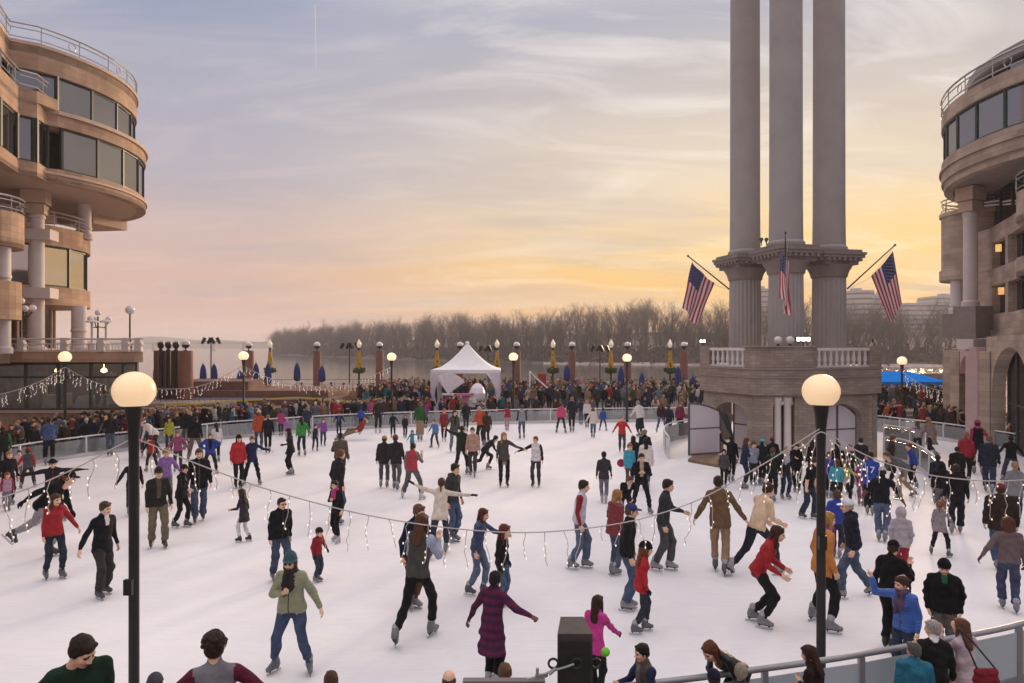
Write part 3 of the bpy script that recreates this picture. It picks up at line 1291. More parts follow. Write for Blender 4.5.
# the three columns: fluted below, entablature, smooth shafts above
for (cx_, cy_, rot) in ((11.32, 34.0, 14), (12.13, 31.0, 14), (14.76, 32.6, 14)):
    m_ = LMB()
    prof = [(0.86, 3.9), (0.86, 4.1), (0.78, 4.2), (0.75, 4.3), (0.72, 8.0)]
    m_.lathe([(0.86, 3.9), (0.86, 4.25)], (cx_, cy_, 0), n=32)
    m_.lathe([(0.76, 4.25), (0.75, 6.0), (0.73, 8.02)], (cx_, cy_, 0), n=48, flutes=1, flute_d=0.05)
    m_.fin('fluted_column', M_COL, pav, smooth=25)
    m_ = LMB()
    m_.lathe([(0.74, 8.0), (0.80, 8.06), (0.80, 8.12), (0.86, 8.3), (0.98, 8.5), (1.0, 8.56)], (cx_, cy_, 0), n=32)
    for (w_, z0_, z1_) in ((2.05, 8.56, 8.72), (2.25, 8.72, 8.86), (2.5, 8.86, 9.0), (2.62, 9.0, 9.12), (2.3, 9.12, 9.24)):
        m_.box((cx_, cy_, (z0_ + z1_) / 2), (w_ * 0.86, w_ * 0.86, z1_ - z0_ - 0.002), rz=R(rot))
    for sx in (-1, 1):
        for k_ in range(7):
            rm = Matrix.Rotation(R(rot), 2)
            for vtx in ((sx * 1.02, -0.84 + k_ * 0.28), (-0.84 + k_ * 0.28, sx * 1.02)):
                c = rm @ Vector(vtx)
                m_.box((cx_ + c.x, cy_ + c.y, 8.79), (0.12, 0.12, 0.12), rz=R(rot))
    m_.fin('capital', M_PAVD, pav, smooth=30)
    m_ = LMB()
    m_.lathe([(0.80, 9.24), (0.80, 9.4), (0.72, 9.5)] + [(0.72 - 0.0016 * z_, z_) for z_ in range(11, 31, 2)] + [(0.66, 32)], (cx_, cy_, 0), n=40)
    m_.fin('smooth_shaft', M_COL, pav, smooth=30)
m_ = LMB()
m_.lathe([(2.2, 32), (2.9, 32.6), (2.9, 33.1), (2.2, 33.4)], (12.7, 32.6, 0), n=24)
m_.fin('crown_slab', M_PAVD, pav, smooth=30)
# a curved lintel ties the three capitals
m_ = LMB()
for (p_, q_) in (((11.32, 34.0), (12.13, 31.0)), ((12.13, 31.0), (14.76, 32.6)), ((11.32, 34.0), (14.76, 32.6))):
    d = Vector(q_) - Vector(p_)
    c = (Vector(p_) + Vector(q_)) / 2
    m_.box((c.x, c.y, 8.93), (d.length - 1.3, 0.5, 0.3), rz=math.atan2(d.y, d.x))
m_.fin('lintel', M_PAVD, pav)


def pav_thing(name, label, cat, loc):
    o = empty(name, loc)
    tag(o, label, cat)
    return o


# things standing on the parapet: globes, floodlights
for i, (px, lab) in enumerate(((778, 'unlit frosted globe lamp on the pavilion front block, nearer the flag'), (790, 'unlit frosted globe lamp on the pavilion front block, next to the floodlight'))):
    c = P(px, 340, 29.9)
    o = pav_thing('globe_lamp', lab, 'lamp', (c.x, c.y, 4.86))
    m_ = MB()
    m_.lathe([(0.09, 0), (0.07, 0.03), (0.04, 0.1)], n=12)
    m_.build('base', M_BLACK, o, smooth=40)
    m_ = MB()
    m_.lathe([(0.03, 0.08)] + [(0.17 * math.sin(R(a_)), 0.25 - 0.17 * math.cos(R(a_))) for a_ in range(20, 180, 20)] + [(0.005, 0.42)], n=20)
    m_.build('globe', M_GLOBEOFF, o, smooth='all')
for (px, Y_, lab, lit, yaw) in ((803, 29.9, 'bank of bright lit floodlights on the pavilion front block', True, 0), (703, 32.4, 'small floodlight on the far left pavilion block', True, -40), (874, 30.5, 'dark floodlight turned away on the right pavilion block', False, 50)):
    c = P(px, 345, Y_)
    o = pav_thing('floodlight', lab, 'floodlight', (c.x, c.y, 4.86))
    o.rotation_euler = (0, 0, R(yaw))
    o.scale = (0.75, 0.75, 0.8) if px == 803 else (0.55, 0.55, 0.6)
    m_ = MB()
    m_.tube([(0, 0, 0), (0, 0, 0.2)], 0.03)
    m_.tube([(-0.3, 0, 0.2), (0.3, 0, 0.2)], 0.02)
    m_.build('bracket', M_BLACK, o)
    nl = 3 if px == 803 else 2
    for k_ in range(nl):
        x = (k_ - (nl - 1) / 2) * 0.28
        m_ = MB()
        m_.box((x, 0.03, 0.36), (0.24, 0.16, 0.24))
        hd = m_.build('lamp_head', M_BLACK, o)
        m_ = MB()
        m_.box((x, -0.055, 0.36), (0.2, 0.012, 0.2))
        m_.build('lens', mat('lit_flood', (1, 0.97, 0.88), 0.4, var=0, emit=5.0 if px == 803 else 0.7) if lit else M_GLOBEOFF, hd)

# flags
M_FR = mat('flag_red', (0.42, 0.025, 0.04), 0.75, var=0.15)
M_FW = mat('flag_white', (0.62, 0.58, 0.60), 0.75, var=0.06)
M_FB = mat('flag_blue', (0.03, 0.03, 0.12), 0.75, var=0.15)


def flag(label, base, tip, h0, h1, f0, f1, waves=5, amp=0.07):
    """pole base->tip; hoist edge h0->h1 along the pole, free edge f0->f1 below"""
    base, tip, h0, h1, f0, f1 = [Vector(v) for v in (base, tip, h0, h1, f0, f1)]
    root = empty('flag', base)
    tag(root, label, 'flag', None)
    m_ = LMB()
    m_.tube([base, tip], [0.035, 0.022], n=8)
    m_.lathe([(0.005, -0.07), (0.06, 0), (0.005, 0.07)], tip, n=8)
    m_.fin('pole', M_BLACK, root, smooth=50)
    m_ = LMB()
    mid = (base + h0) / 2 + Vector((0, 0, -0.35))
    m_.tube([tip, tip.lerp(h1, 0.5) + Vector((0, 0, -0.05)), mid, base + Vector((0, 0, -0.05))], 0.008, n=4)
    m_.fin('halyard', M_WIRE, root)
    nu, nv = 26, 30
    e = (h1 - h0)
    dn = (f0 - h0)
    nrm = e.cross(dn).normalized()
    pts = []
    for j in range(nv + 1):
        v = j / nv
        for i in range(nu + 1):
            u = i / nu
            p = h0.lerp(h1, u) * (1 - v) + f0.lerp(f1, u) * v
            w = amp * (0.15 + v) * math.sin(u * waves * 2.1 + v * 2.5) + 0.03 * math.sin(u * 11 + v * 7)
            p = p + nrm * w + Vector((0, 0, -0.12 * math.sin(math.pi * u) * (1 - v) * 0.6 + 0.10 * math.sin(u * 5 + 1) * v))
            pts.append(p)
    m_ = LMB()
    fs, ms = [], []
    m_.v = [tuple(p) for p in pts]
    for j in range(nv):
        for i in range(nu):
            m_.f.append((j * (nu + 1) + i, j * (nu + 1) + i + 1, (j + 1) * (nu + 1) + i + 1, (j + 1) * (nu + 1) + i))
            stripe = i // 2
            if i < 14 and j < nv * 0.4:
                m_.m.append(2)
            else:
                m_.m.append(0 if stripe % 2 == 0 else 1)
    m_.fin('banner', [M_FR, M_FW, M_FB], root, smooth='all')
    m_ = LMB()
    for a_ in range(9):
        for b_ in range(6 if a_ % 2 == 0 else 5):
            i = 1 + a_ * 1.45
            j = (1 + b_ * 2 + (a_ % 2)) * nv * 0.4 / 12
            i0, j0 = int(i), int(j)
            c = pts[j0 * (nu + 1) + i0]
            eu = e.normalized() * 0.028
            ev = dn.normalized() * 0.028
            for s_ in (-0.012, 0.012):
                cc = c + nrm * s_
                star = []
                for q in range(10):
                    rr = 1.0 if q % 2 == 0 else 0.42
                    star.append(cc + eu * rr * math.cos(q * math.pi / 5) + ev * rr * math.sin(q * math.pi / 5))
                m_.add(star, [tuple(range(10))])
    m_.fin('stars', M_FW, root)
    return root


b0 = P(729, 289, 33.2)
flag('striped national flag hanging from a slanted pole on the left tower column', b0, P(688, 256, 32.0), P(692, 262, 32.1), P(714, 283, 32.7), P(683, 310, 32.0), P(697, 325, 32.5))
b0 = P(847, 289, 32.2)
flag('striped national flag on the slanted pole at the right tower column, before the office blocks', b0, P(895, 245, 31.2), P(893, 251, 31.3), P(871, 276, 31.8), P(902, 306, 31.2), P(890, 322, 31.7))
b0 = P(785, 292, 30.2)
flag('furled striped national flag hanging straight down the middle tower column', b0, P(785.5, 233, 28.2), P(781.5, 250, 28.6), P(789.5, 262, 28.8), P(781, 300, 28.7), P(788.5, 315, 28.9), waves=4, amp=0.12)
for i, px in enumerate((761.5, 766.5)):
    c = P(px, 247, 30.6)
    o = empty('roof_speaker', (c.x, c.y, 9.24))
    tag(o, 'tiny dark horn speaker on the capital ledge, ' + ('nearer the left shaft' if i == 0 else 'nearer the middle shaft'), 'speaker')
    m_ = MB()
    m_.tube([(0, 0, 0), (0, 0, 0.18)], 0.02)
    m_.build('stand', M_BLACK, o)
    m_ = MB()
    m_.tube([(0.0, 0.05, 0.16), (-0.06, -0.16, 0.26)], [0.03, 0.09], n=8)
    m_.build('horn', M_BLACK, o)
# ------------------------------------------------------------------ buildings
K = 1.2   # both curved blocks were surveyed at one scale and stand 1.2 times farther out


def S(x, y):
    return (x * K, y * K)


def SZ(z):
    return H + (z - H) * K


CL = (-25.0 * K, 33.0 * K)
lb_ = empty('curved_building', (CL[0], CL[1], 0))
tag(lb_, 'warm stone waterfront building at left with curved window bands, overhanging drum and roof railing', 'building')


def larc(r, a0, a1, n=28, c=CL):
    return arc(c, r * K, a0, a1, n)


def rail_on(line, z, par, h=0.75, n=6, curls=3.2, mt=None):
    """tubular guard rail: two tubes, posts, ring ornaments"""
    pts = [Vector((p[0], p[1], z)) for p in line]
    m_ = LMB()
    m_.tube([p + Vector((0, 0, h)) for p in pts], 0.05)
    m_.tube([p + Vector((0, 0, h * 0.72)) for p in pts], 0.03)
    m_.tube([p + Vector((0, 0, h * 0.2)) for p in pts], 0.03)
    for p in resample(pts, 1.9):
        m_.tube([p, p + Vector((0, 0, h))], 0.03, n=4)
    for i, p in enumerate(resample(pts, curls)[1:]):
        j = min(range(len(pts)), key=lambda q: (pts[q] - p).length)
        d = (pts[min(j + 1, len(pts) - 1)] - pts[max(j - 1, 0)]).normalized()
        ringp = [p + Vector((0, 0, h * 0.46)) + d * 0.2 * math.cos(t) + Vector((0, 0, 0.2 * math.sin(t))) for t in [k_ * math.pi / 5 for k_ in range(10)]]
        m_.tube(ringp, 0.022, n=4, close=True)
    m_.fin('roof_railing', mt or M_STEEL, par)


def window_band(line, z0, z1, par, step, glass, inset_=0.16, frame=M_FRAME, transom=None):
    """glass panes, one part each, between mullions along a plan line"""
    rs_ = resample(line, step)
    if (Vector(line[-1]) - rs_[-1]).length > step * 0.3:
        rs_.append(Vector(line[-1]))
    fr = LMB()
    for a_, b_ in zip(rs_, rs_[1:]):
        d = (b_ - a_)
        L = d.length
        ang = math.atan2(d.y, d.x)
        inn = Vector((-d.y, d.x)).normalized() * inset_
        c = (a_ + b_) / 2 + inn
        m_ = LMB()
        m_.box((c.x, c.y, (z0 + z1) / 2), (L - 0.02, 0.03, z1 - z0 - 0.02), rz=ang)
        m_.fin('window_pane', glass, par)
        fr.box((a_.x + inn.x, a_.y + inn.y, (z0 + z1) / 2), (0.12, 0.14, z1 - z0), rz=ang)
        for zz in (z0 + 0.05, z1 - 0.05) + ((transom,) if transom else ()):
            fr.box((c.x, c.y, zz), (L, 0.12, 0.1), rz=ang)
    fr.box((rs_[-1].x, rs_[-1].y, (z0 + z1) / 2), (0.12, 0.12, z1 - z0))
    fr.fin('window_frame', frame, par)


# top floor (drum radius 6.45) with the wing running towards the viewer
wing_top = [S(-13.5, 14.0), S(-20.0, 27.3), S(-21.1, 29.6)]
top_line = wing_top[:2] + [S(-20.6, 28.7)] + larc(6.45, -36, 150, 40)
zT = [SZ(z) for z in (14.0, 14.9, 16.35, 17.35)]
m_ = LMB()
m_.wall(top_line, zT[2], zT[3], 0.5)
m_.wall([(x, y) for x, y in top_line], zT[0] + 0.01, zT[1], 0.5)
m_.fin('wall', M_LBRICK, lb_, smooth=30)
m_ = LMB()
m_.wall([(CL[0] + (x - CL[0]) * 1.012, CL[1] + (y - CL[1]) * 1.012) for x, y in top_line], zT[3], zT[3] + 0.16, 0.6)
m_.fin('coping', M_LTRIM, lb_, smooth=30)
for _a, _b in zip(wing_top[:1] + [wing_top[1]], [wing_top[1], S(-20.6, 28.7)]):
    window_band([_a, _b], zT[1], zT[2], lb_, 2.4, M_GLASS)
window_band(larc(6.45, -29, 150, 60), zT[1], zT[2], lb_, 2.0, M_GLASS)
window_band([S(-20.6, 28.7), larc(6.45, -29, 150, 60)[0]], zT[1], zT[2], lb_, 2.0, M_GLASS)
rail_on(top_line, zT[3] + 0.16, lb_, h=0.85)
m_ = LMB()
m_.prism(top_line + [S(-45, 36), S(-45, 14)], zT[3] - 0.4, zT[3] - 0.1)
m_.fin('roof', M_LTRIM, lb_)
# second floor (radius 6.86) with the angular bay
bay = [S(-11.6, 12.0), S(-19.0, 26.0), S(-19.65, 27.9), S(-19.27, 28.4), S(-19.45, 29.3)]
mid_line = bay + larc(6.86, -31, 150, 40)
zM = [SZ(z) for z in (11.75, 12.3, 14.1, 15.0)]
m_ = LMB()
m_.wall(mid_line, zM[2], SZ(14.75), 0.4)
m_.wall(bay[:4] + [larc(6.86, -31, -29, 1)[0]], SZ(14.75), SZ(15.2), 0.4)
m_.wall(mid_line, zM[0], zM[1], 0.5)
m_.fin('wall', M_LBRICK, lb_, smooth=30)
m_ = LMB()
m_.wall([(x, y) for x, y in mid_line[:5]] + larc(6.96, -31, 150, 40), SZ(14.6), SZ(14.76), 0.3)
m_.wall(larc(6.93, -36, 150, 40), zM[0] + 0.35, zM[0] + 0.47, 0.3)
m_.fin('string_course', M_LTRIM, lb_, smooth=30)
for _a, _b in zip(bay[:-1], bay[1:]):
    window_band([_a, _b], zM[1], zM[2], lb_, 2.2, M_GLASS)
window_band(larc(6.86, -29, 150, 60), zM[1], zM[2], lb_, 2.0, M_GLASS)
rail_on(bay, SZ(15.2), lb_, h=0.8, curls=5)
m_ = LMB()
m_.prism(mid_line + [S(-45, 36), S(-45, 12)], zM[0] + 0.01, zM[0] + 0.2)
m_.fin('soffit', M_LTRIM, lb_)
# core wall behind the columns
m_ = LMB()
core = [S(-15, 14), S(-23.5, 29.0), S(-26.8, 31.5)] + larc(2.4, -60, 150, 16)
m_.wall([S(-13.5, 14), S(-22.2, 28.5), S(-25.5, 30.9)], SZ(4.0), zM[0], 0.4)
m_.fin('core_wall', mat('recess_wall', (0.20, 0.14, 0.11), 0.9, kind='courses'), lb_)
# dark office void behind the glass
m_ = LMB()
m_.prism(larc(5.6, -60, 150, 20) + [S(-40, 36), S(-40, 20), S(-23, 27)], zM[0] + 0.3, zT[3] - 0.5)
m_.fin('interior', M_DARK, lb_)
# lower drum, radius 4.4
low = larc(4.4, -140, 120, 34)
zL = [SZ(z) for z in (6.72, 7.55, 9.4, 10.3)]
m_ = LMB()
m_.wall(low, zL[2], zL[3], 0.4)
m_.wall(low, zL[0], zL[1], 0.4)
m_.fin('wall', M_LBRICK, lb_, smooth=30)
window_band(low, zL[1], zL[2], lb_, 2.1, glass_mat('warm_window', (0.07, 0.05, 0.04), 0.5))
rail_on(low, zL[3], lb_, h=0.75)
m_ = LMB()
m_.lathe([(4.3 * K, zL[0] + 0.02), (4.3 * K, zL[0] + 0.2)], (CL[0], CL[1], 0), n=40)
m_.lathe([(4.3 * K, zL[3] - 0.5), (4.3 * K, zL[3] - 0.3)], (CL[0], CL[1], 0), n=40)
m_.lathe([(3.4 * K, zL[1]), (3.4 * K, zL[2])], (CL[0], CL[1], 0), n=24)
m_.fin('floor_slab', M_LTRIM, lb_)
# round balcony nearer the viewer
m_ = LMB()
bc = (-25.35, 32.9)
bl = arc(bc, 2.0, -170, 75, 18)
m_.wall(bl, SZ(8.75), SZ(10.1), 0.25)
m_.prism(bl, SZ(8.75) + 0.01, SZ(8.75) + 0.2)
m_.wall(arc(bc, 1.9, -170, 75, 18), SZ(5.9), SZ(7.4), 0.25)
m_.fin('balcony', M_LBRICK, lb_, smooth=30)
rail_on(bl, SZ(10.1), lb_, h=0.7)
# ground drum behind terrace: tall glazing
m_ = LMB()
window_band(larc(3.0, -150, 60, 20), 4.6, zL[0], lb_, 1.3, M_GLASS, frame=M_LTRIM)
m_ = LMB()
_c = P(93, 222, 45.5)
m_.box(_c, (2.6, 3.0, 0.7), rz=R(-10))
m_.fin('beam', M_LTRIM, lb_)


def big_column(px, Y, z0, z1, r, par, name='column', mt=M_WHITECOL, blocks=True):  # plain shaft, two stacked blocks on top
    c = P(px, 345, Y)
    m_ = LMB()
    m_.lathe([(r * 1.25, z0), (r * 1.25, z0 + 0.25), (r, z0 + 0.35), (r * 0.97, z1 - 1.5), (r * 1.1, z1 - 1.45), (r * 1.1, z1 - 1.35), (r, z1 - 1.3), (r, z1)], (c.x, c.y, 0), n=24)
    m_.fin(name, mt, par, smooth=35)
    if blocks:
        m_ = LMB()
        m_.box((c.x, c.y, z1 - 0.35), (r * 2.9, r * 2.9, 0.69), rz=R(20))
        m_.box((c.x, c.y, z1 - 1.0), (r * 2.4, r * 2.4, 0.5), rz=R(20))
        m_.fin('capital', M_LTRIM, par)


big_column(36, 37.4, 4.5, zM[0], 0.40, lb_)
c = P(36, 345, 37.4)
for py in (235.5, 293.5):
    m_ = LMB()
    z = H + (YH - py) / F * 37.4
    m_.box((c.x + 0.1, c.y - 0.1, z), (1.7, 1.1, 0.55), rz=R(12))
    m_.fin('cross_block', M_WHITECOL, lb_)
big_column(79, 39.5, 4.5, zL[0] + 0.02, 0.38, lb_, blocks=False)
big_column(84, 41.0, zL[3] - 0.3, zM[0], 0.38, lb_, blocks=False)
big_column(3, 33.0, 4.5, SZ(8.75), 0.32, lb_, blocks=False)

# ---- restaurant terrace below
te = empty('restaurant_terrace', (-24, 36, 0))
tag(te, 'glass fronted restaurant under a balustraded terrace, diners and white tables inside', 'restaurant')
TX0, TX1, TY = -42.0, -18.35, 34.5
FZ0, FZ1 = 4.05, 4.58
m_ = LMB()
m_.prism([(TX0, TY), (TX1 - 0.25, TY), (TX1, TY + 0.3), (-27.0, 50), (TX0, 50)], FZ0, FZ1)
m_.fin('fascia', M_LBRICK, te)
m_ = LMB()
m_.prism([(TX0, TY - 1.3), (-24.9, TY - 1.3), (-24.7, TY - 0.02), (TX0, TY - 0.02)], FZ0 - 0.05, FZ1 + 0.02)
m_.fin('fascia', M_LBRICK, te)
m_ = LMB()
m_.prism([(TX0, TY + 0.25), (TX1 - 0.2, TY + 0.25), (-27.1, 49), (TX0, 49)], 0.0, 1.55)
m_.fin('base_wall', M_LBRICK, te)
m_ = LMB()
m_.box(((TX0 + TX1) / 2, TY + 0.22, 1.6), (TX1 - TX0, 0.34, 0.12))
m_.fin('sill', M_LTRIM, te)
window_band([(TX0, TY + 0.3), (TX1 - 0.3, TY + 0.3)], 1.66, FZ0, te, 1.62, M_REST, inset_=0.02, transom=3.3)
window_band([(TX1 - 0.3, TY + 0.35), (-22.8, 42)], 1.66, FZ0, te, 1.9, M_REST, inset_=0.02)
m_ = LMB()
m_.box((-32.8, 42.0, 2.8), (19, 0.2, 2.48))
m_.prism([(TX0, 35), (-19.2, 35), (-22.9, 41.8), (TX0, 41.8)], 4.0, 4.045)
m_.fin('interior', mat('restaurant_back_wall', (0.34, 0.22, 0.15), 0.8, var=0.6, vscale=0.5), te)
for px in (16, 39, 81, 128):
    c = P(px, 345, TY + 1.5)
    m_ = LMB()
    m_.lathe([(0.38, 1.55), (0.38, FZ0)], (c.x, c.y, 0), n=16)
    m_.fin('column', M_LBRICK, te, smooth=30)
for px in (12, 34, 58, 88, 104):
    c = P(px, 345, TY + 3.0)
    m_ = LMB()
    m_.lathe([(0.02, 0.35), (0.02, 0.1), (0.14, 0), (0.16, -0.12), (0.02, -0.2)], (c.x, c.y, 3.6), n=10)
    m_.fin('added_pendant', mat('added_pendant_glow', (1.0, 0.62, 0.3), 0.4, var=0, emit=7.0), te)  # added lamps, put in to give the dim dining room some glow
# terrace balustrade: scroll brackets and slats
m_ = LMB()
m_.tube([(TX0, TY + 0.12, 5.2), (TX1, TY + 0.12, 5.2)], 0.05)
m_.tube([(TX0, TY + 0.12, 4.95), (TX1, TY + 0.12, 4.95)], 0.03)
m_.tube([(TX0, TY + 0.12, 4.64), (TX1, TY + 0.12, 4.64)], 0.03)
m_.tube([(TX1, TY + 0.12, 5.2), (-23.6, 44, 5.2)], 0.05)
for k_ in range(150):
    x = TX0 + 0.16 * k_
    if x < TX1:
        m_.tube([(x, TY + 0.12, 4.62), (x, TY + 0.12, 4.95)], 0.018, n=4)
m_.fin('railing', M_BAL, te)
for px in (-2, 22, 65, 102, 126, 139):
    c = P(px, 345, TY + 0.05)
    m_ = LMB()
    prof = [(-0.12, 0), (0.12, 0), (0.10, 0.2), (0.14, 0.35), (0.07, 0.55), (0.16, 0.66), (-0.1, 0.68), (-0.13, 0.4)]
    vs = [(c.x + a_ * 1.4, c.y - 0.12, FZ1 + b_) for a_, b_ in prof] + [(c.x + a_ * 1.4, c.y + 0.12, FZ1 + b_) for a_, b_ in prof]
    n_ = len(prof)
    m_.add(vs, [tuple(range(n_)), tuple(range(2 * n_ - 1, n_ - 1, -1))] + [(i, i + n_, (i + 1) % n_ + n_, (i + 1) % n_) for i in range(n_)])
    m_.fin('scroll_bracket', M_WHITECOL, te)

# dining tables inside (things)
for i, (px, Y_) in enumerate(((8, 36.2), (27, 37.5), (50, 36.3), (74, 37.8), (84, 36.1), (112, 36.6), (120, 38.5))):
    c = P(px, 345, Y_)
    o = empty('dining_table', (c.x, c.y, 1.55))
    side_ = ['nearest the left picture edge', 'second from the left edge', 'left of the lamp post', 'behind the lamp post to its right, deeper in', 'right of the lamp post by the glass', 'behind the big lamp globe', 'at the end bay, deeper in'][i]
    tag(o, 'white clothed table inside the restaurant glass, ' + side_, 'table', 'white tables inside the restaurant')
    m_ = MB()
    m_.lathe([(0.55, 0.12), (0.5, 0.5), (0.48, 0.72), (0.47, 0.76)], n=14)
    m_.build('tablecloth', M_WHITE, o, smooth=50)
    m_ = MB()
    m_.lathe([(0.04, 0), (0.04, 0.2)], n=8)
    m_.build('leg', M_BLACK, o)

# terrace lamp clusters and single lamps


def cluster_lamp(px, py_top, Y, z0, n, label, rg=0.17):
    c = P(px, 345, Y)
    top = H + (YH - py_top) / F * Y
    o = empty('terrace_lamp', (c.x, c.y, z0))
    tag(o, label, 'lamp')
    m_ = MB()
    hh = top - z0
    m_.lathe([(0.13, 0), (0.10, 0.3), (0.05, 0.5), (0.04, hh - 0.4)], n=10)
    for k_ in range(n):
        a_ = 2 * math.pi * k_ / max(n, 1) + 0.3
        if n > 1:
            m_.tube([(0, 0, hh - 0.95), (0.3 * math.cos(a_), 0.3 * math.sin(a_), hh - 1.0), (0.5 * math.cos(a_), 0.5 * math.sin(a_), hh - 0.72)], 0.03)
    m_.build('pole', M_BLACK, o, smooth=40)
    g = [(0, 0, hh - 0.2)] + ([(0.5 * math.cos(2 * math.pi * k_ / n + 0.3), 0.5 * math.sin(2 * math.pi * k_ / n + 0.3), hh - 0.55) for k_ in range(n)] if n > 1 else [])
    for p in g:
        m_ = MB()
        m_.lathe([(rg * math.sin(R(a_)) + 0.002, -rg * math.cos(R(a_))) for a_ in range(0, 181, 20)], p, n=14)
        m_.build('globe', M_GLOBEOFF, o, smooth='all')


cluster_lamp(21, 297, 35.0, FZ1, 4, 'black post with five frosted globes beside the white terrace column')
cluster_lamp(98, 309, 37.5, FZ1, 3, 'black multi-globe lamp on the terrace among dark posts', rg=0.15)
cluster_lamp(130, 306, 35.3, FZ1, 1, 'single black lamp at the terrace end', rg=0.22)
for i, (px, nm) in enumerate(((92, 'left'), (106, 'right'))):
    c = P(px, 345, 36.6)
    o = empty('folded_heater', (c.x, c.y, FZ1))
    tag(o, 'slim tapered grey patio post on the terrace, ' + nm + ' of the multi-globe lamp', 'patio heater')
    m_ = MB()
    m_.lathe([(0.2, 0), (0.2, 0.4), (0.06, 0.5), (0.06, 1.5)], n=10)
    m_.build('body', M_RAILG, o, smooth=40)
    m_ = MB()
    m_.lathe([(0.32, 1.5), (0.30, 1.56), (0.06, 1.66)], n=12)
    m_.build('hood', M_RAILG, o, smooth=40)

# ---- right building
CR = (31.0 * 1.0, 32.2 * 1.0)
rb_ = empty('round_building', (CR[0], CR[1], 0))
tag(rb_, 'grey stone waterfront building at right with round glazed drum, white columns and arches', 'building')
RR = 9.6


def rarc(r, a0, a1, n=36, c=CR):
    return arc(c, r, a0, a1, n)


full = rarc(RR, -90, -265, 44)[::-1]   # counter-clockwise keeps the inside on the left


def ccw(c, r, a0, a1, n=40):
    return arc(c, r, a0, a1, n)


drum = ccw(CR, RR, 95, 275, 44)
zz = (12.95, 14.35, 16.15, 16.85)
m_ = LMB()
m_.wall(drum, zz[2], zz[3], 0.4)
m_.wall(drum, zz[0] + 0.35, zz[1], 0.4)
m_.fin('wall', M_RBRICK, rb_, smooth=30)
m_ = LMB()
m_.wall(ccw(CR, RR + 0.1, 95, 275, 44), zz[0] + 0.85, zz[0] + 0.98, 0.3)
m_.wall(ccw(CR, RR - 0.12, 95, 275, 44), zz[0], zz[0] + 0.35, 0.4)
m_.fin('string_course', M_RBRICK, rb_, smooth=30)
window_band(drum, zz[1], zz[2], rb_, 1.75, M_GLASSR)
rail_on(drum, zz[3], rb_, h=0.8)
m_ = LMB()
m_.lathe([(RR - 0.15, zz[0] + 0.1), (RR - 0.15, zz[0] + 0.3)], (CR[0], CR[1], 0), n=56)
m_.lathe([(RR - 0.3, zz[3] - 0.5), (RR - 0.3, zz[3] - 0.35)], (CR[0], CR[1], 0), n=56)
m_.lathe([(RR - 1.2, zz[1] - 0.3), (RR - 1.2, zz[3] - 0.55)], (CR[0], CR[1], 0), n=40)
m_.fin('floor_slab', mat('right_soffit', (0.34, 0.27, 0.24), 0.9), rb_)
# penthouse and roof
pc = (CR[0], CR[1])
ph = ccw(pc, 8.2, 95, 275, 36)
m_ = LMB()
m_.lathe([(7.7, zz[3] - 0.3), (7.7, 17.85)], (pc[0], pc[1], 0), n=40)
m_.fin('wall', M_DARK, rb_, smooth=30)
window_band(ph, 16.7, 17.9, rb_, 2.0, M_GLASSR)
m_ = LMB()
m_.lathe([(8.4, 17.9), (8.5, 18.0), (8.5, 18.4), (8.1, 18.55), (5.8, 19.1), (3.5, 19.4), (1.0, 19.5)], (pc[0], pc[1], 0), n=48)
m_.fin('roof', mat('roof_metal', (0.30, 0.28, 0.28), 0.5, var=0.1), rb_, smooth=30)
# the recessed wall below the drum, following a smaller curve, window by window
WR = 6.2
wall_line = ccw(CR, WR + 1.2, 150, 275, 30)
zb = [(4.55, 6.45), (6.45, 8.45), (8.45, 10.35), (10.35, 12.95)]
m_ = LMB()
wl_ = [(25.2, 40.0), (24.6, 36.0), (23.2, 32.5), (20.6, 27.0), (18.0, 20.0)]
wl_ = wl_  # travels towards the viewer; inside on its left
OPEN = [(6.55, 7.85), (8.7, 10.1)]
m_.wall(wl_, 5.46, 6.45, 0.5)
m_.wall(wl_, 7.9, 8.75, 0.5)
m_.wall(wl_, 10.1, 10.9, 0.5)
for (a_, b_) in ((0, 0.27), (0.43, 0.46), (0.62, 0.66), (0.9, 1.0)):
    def at(t):
        i = t * (len(wl_) - 1)
        j = min(int(i), len(wl_) - 2)
        return Vector(wl_[j]).lerp(Vector(wl_[j + 1]), i - j)
    seg_ = [tuple(at(a_)), tuple(at((a_ + b_) / 2)), tuple(at(b_))]
    m_.wall(seg_, 6.452, 7.898, 0.48)
    m_.wall(seg_, 8.752, 10.098, 0.48)
m_.fin('wall', M_RBRICK, rb_)
window_band([(x + 0.25, y) for x, y in wl_[1:]], 6.45, 7.9, rb_, 2.1, glass_mat('dark_window', (0.03, 0.025, 0.03), 0.22))
window_band([(x + 0.25, y) for x, y in wl_[1:]], 8.75, 10.1, rb_, 2.1, glass_mat('dark_window', (0.03, 0.025, 0.03), 0.22))
window_band([(x + 0.6, y) for x, y in wl_], 10.9, 13.0, rb_, 1.8, glass_mat('dark_window', (0.03, 0.025, 0.03), 0.22))
for i, (px, py) in enumerate(((998.5, 248), (1011, 248), (1001, 291))):
    c = P(px, py, 35.1 if px < 1005 else 33.2)
    m_ = LMB()
    m_.box((c.x + 0.0, c.y, c.z), (0.2, 0.24, 0.36), rz=R(60))
    m_.fin('lit_room', mat('lit_room', (1.0, 0.50, 0.18), 0.6, var=0.25, emit=0.8), rb_)
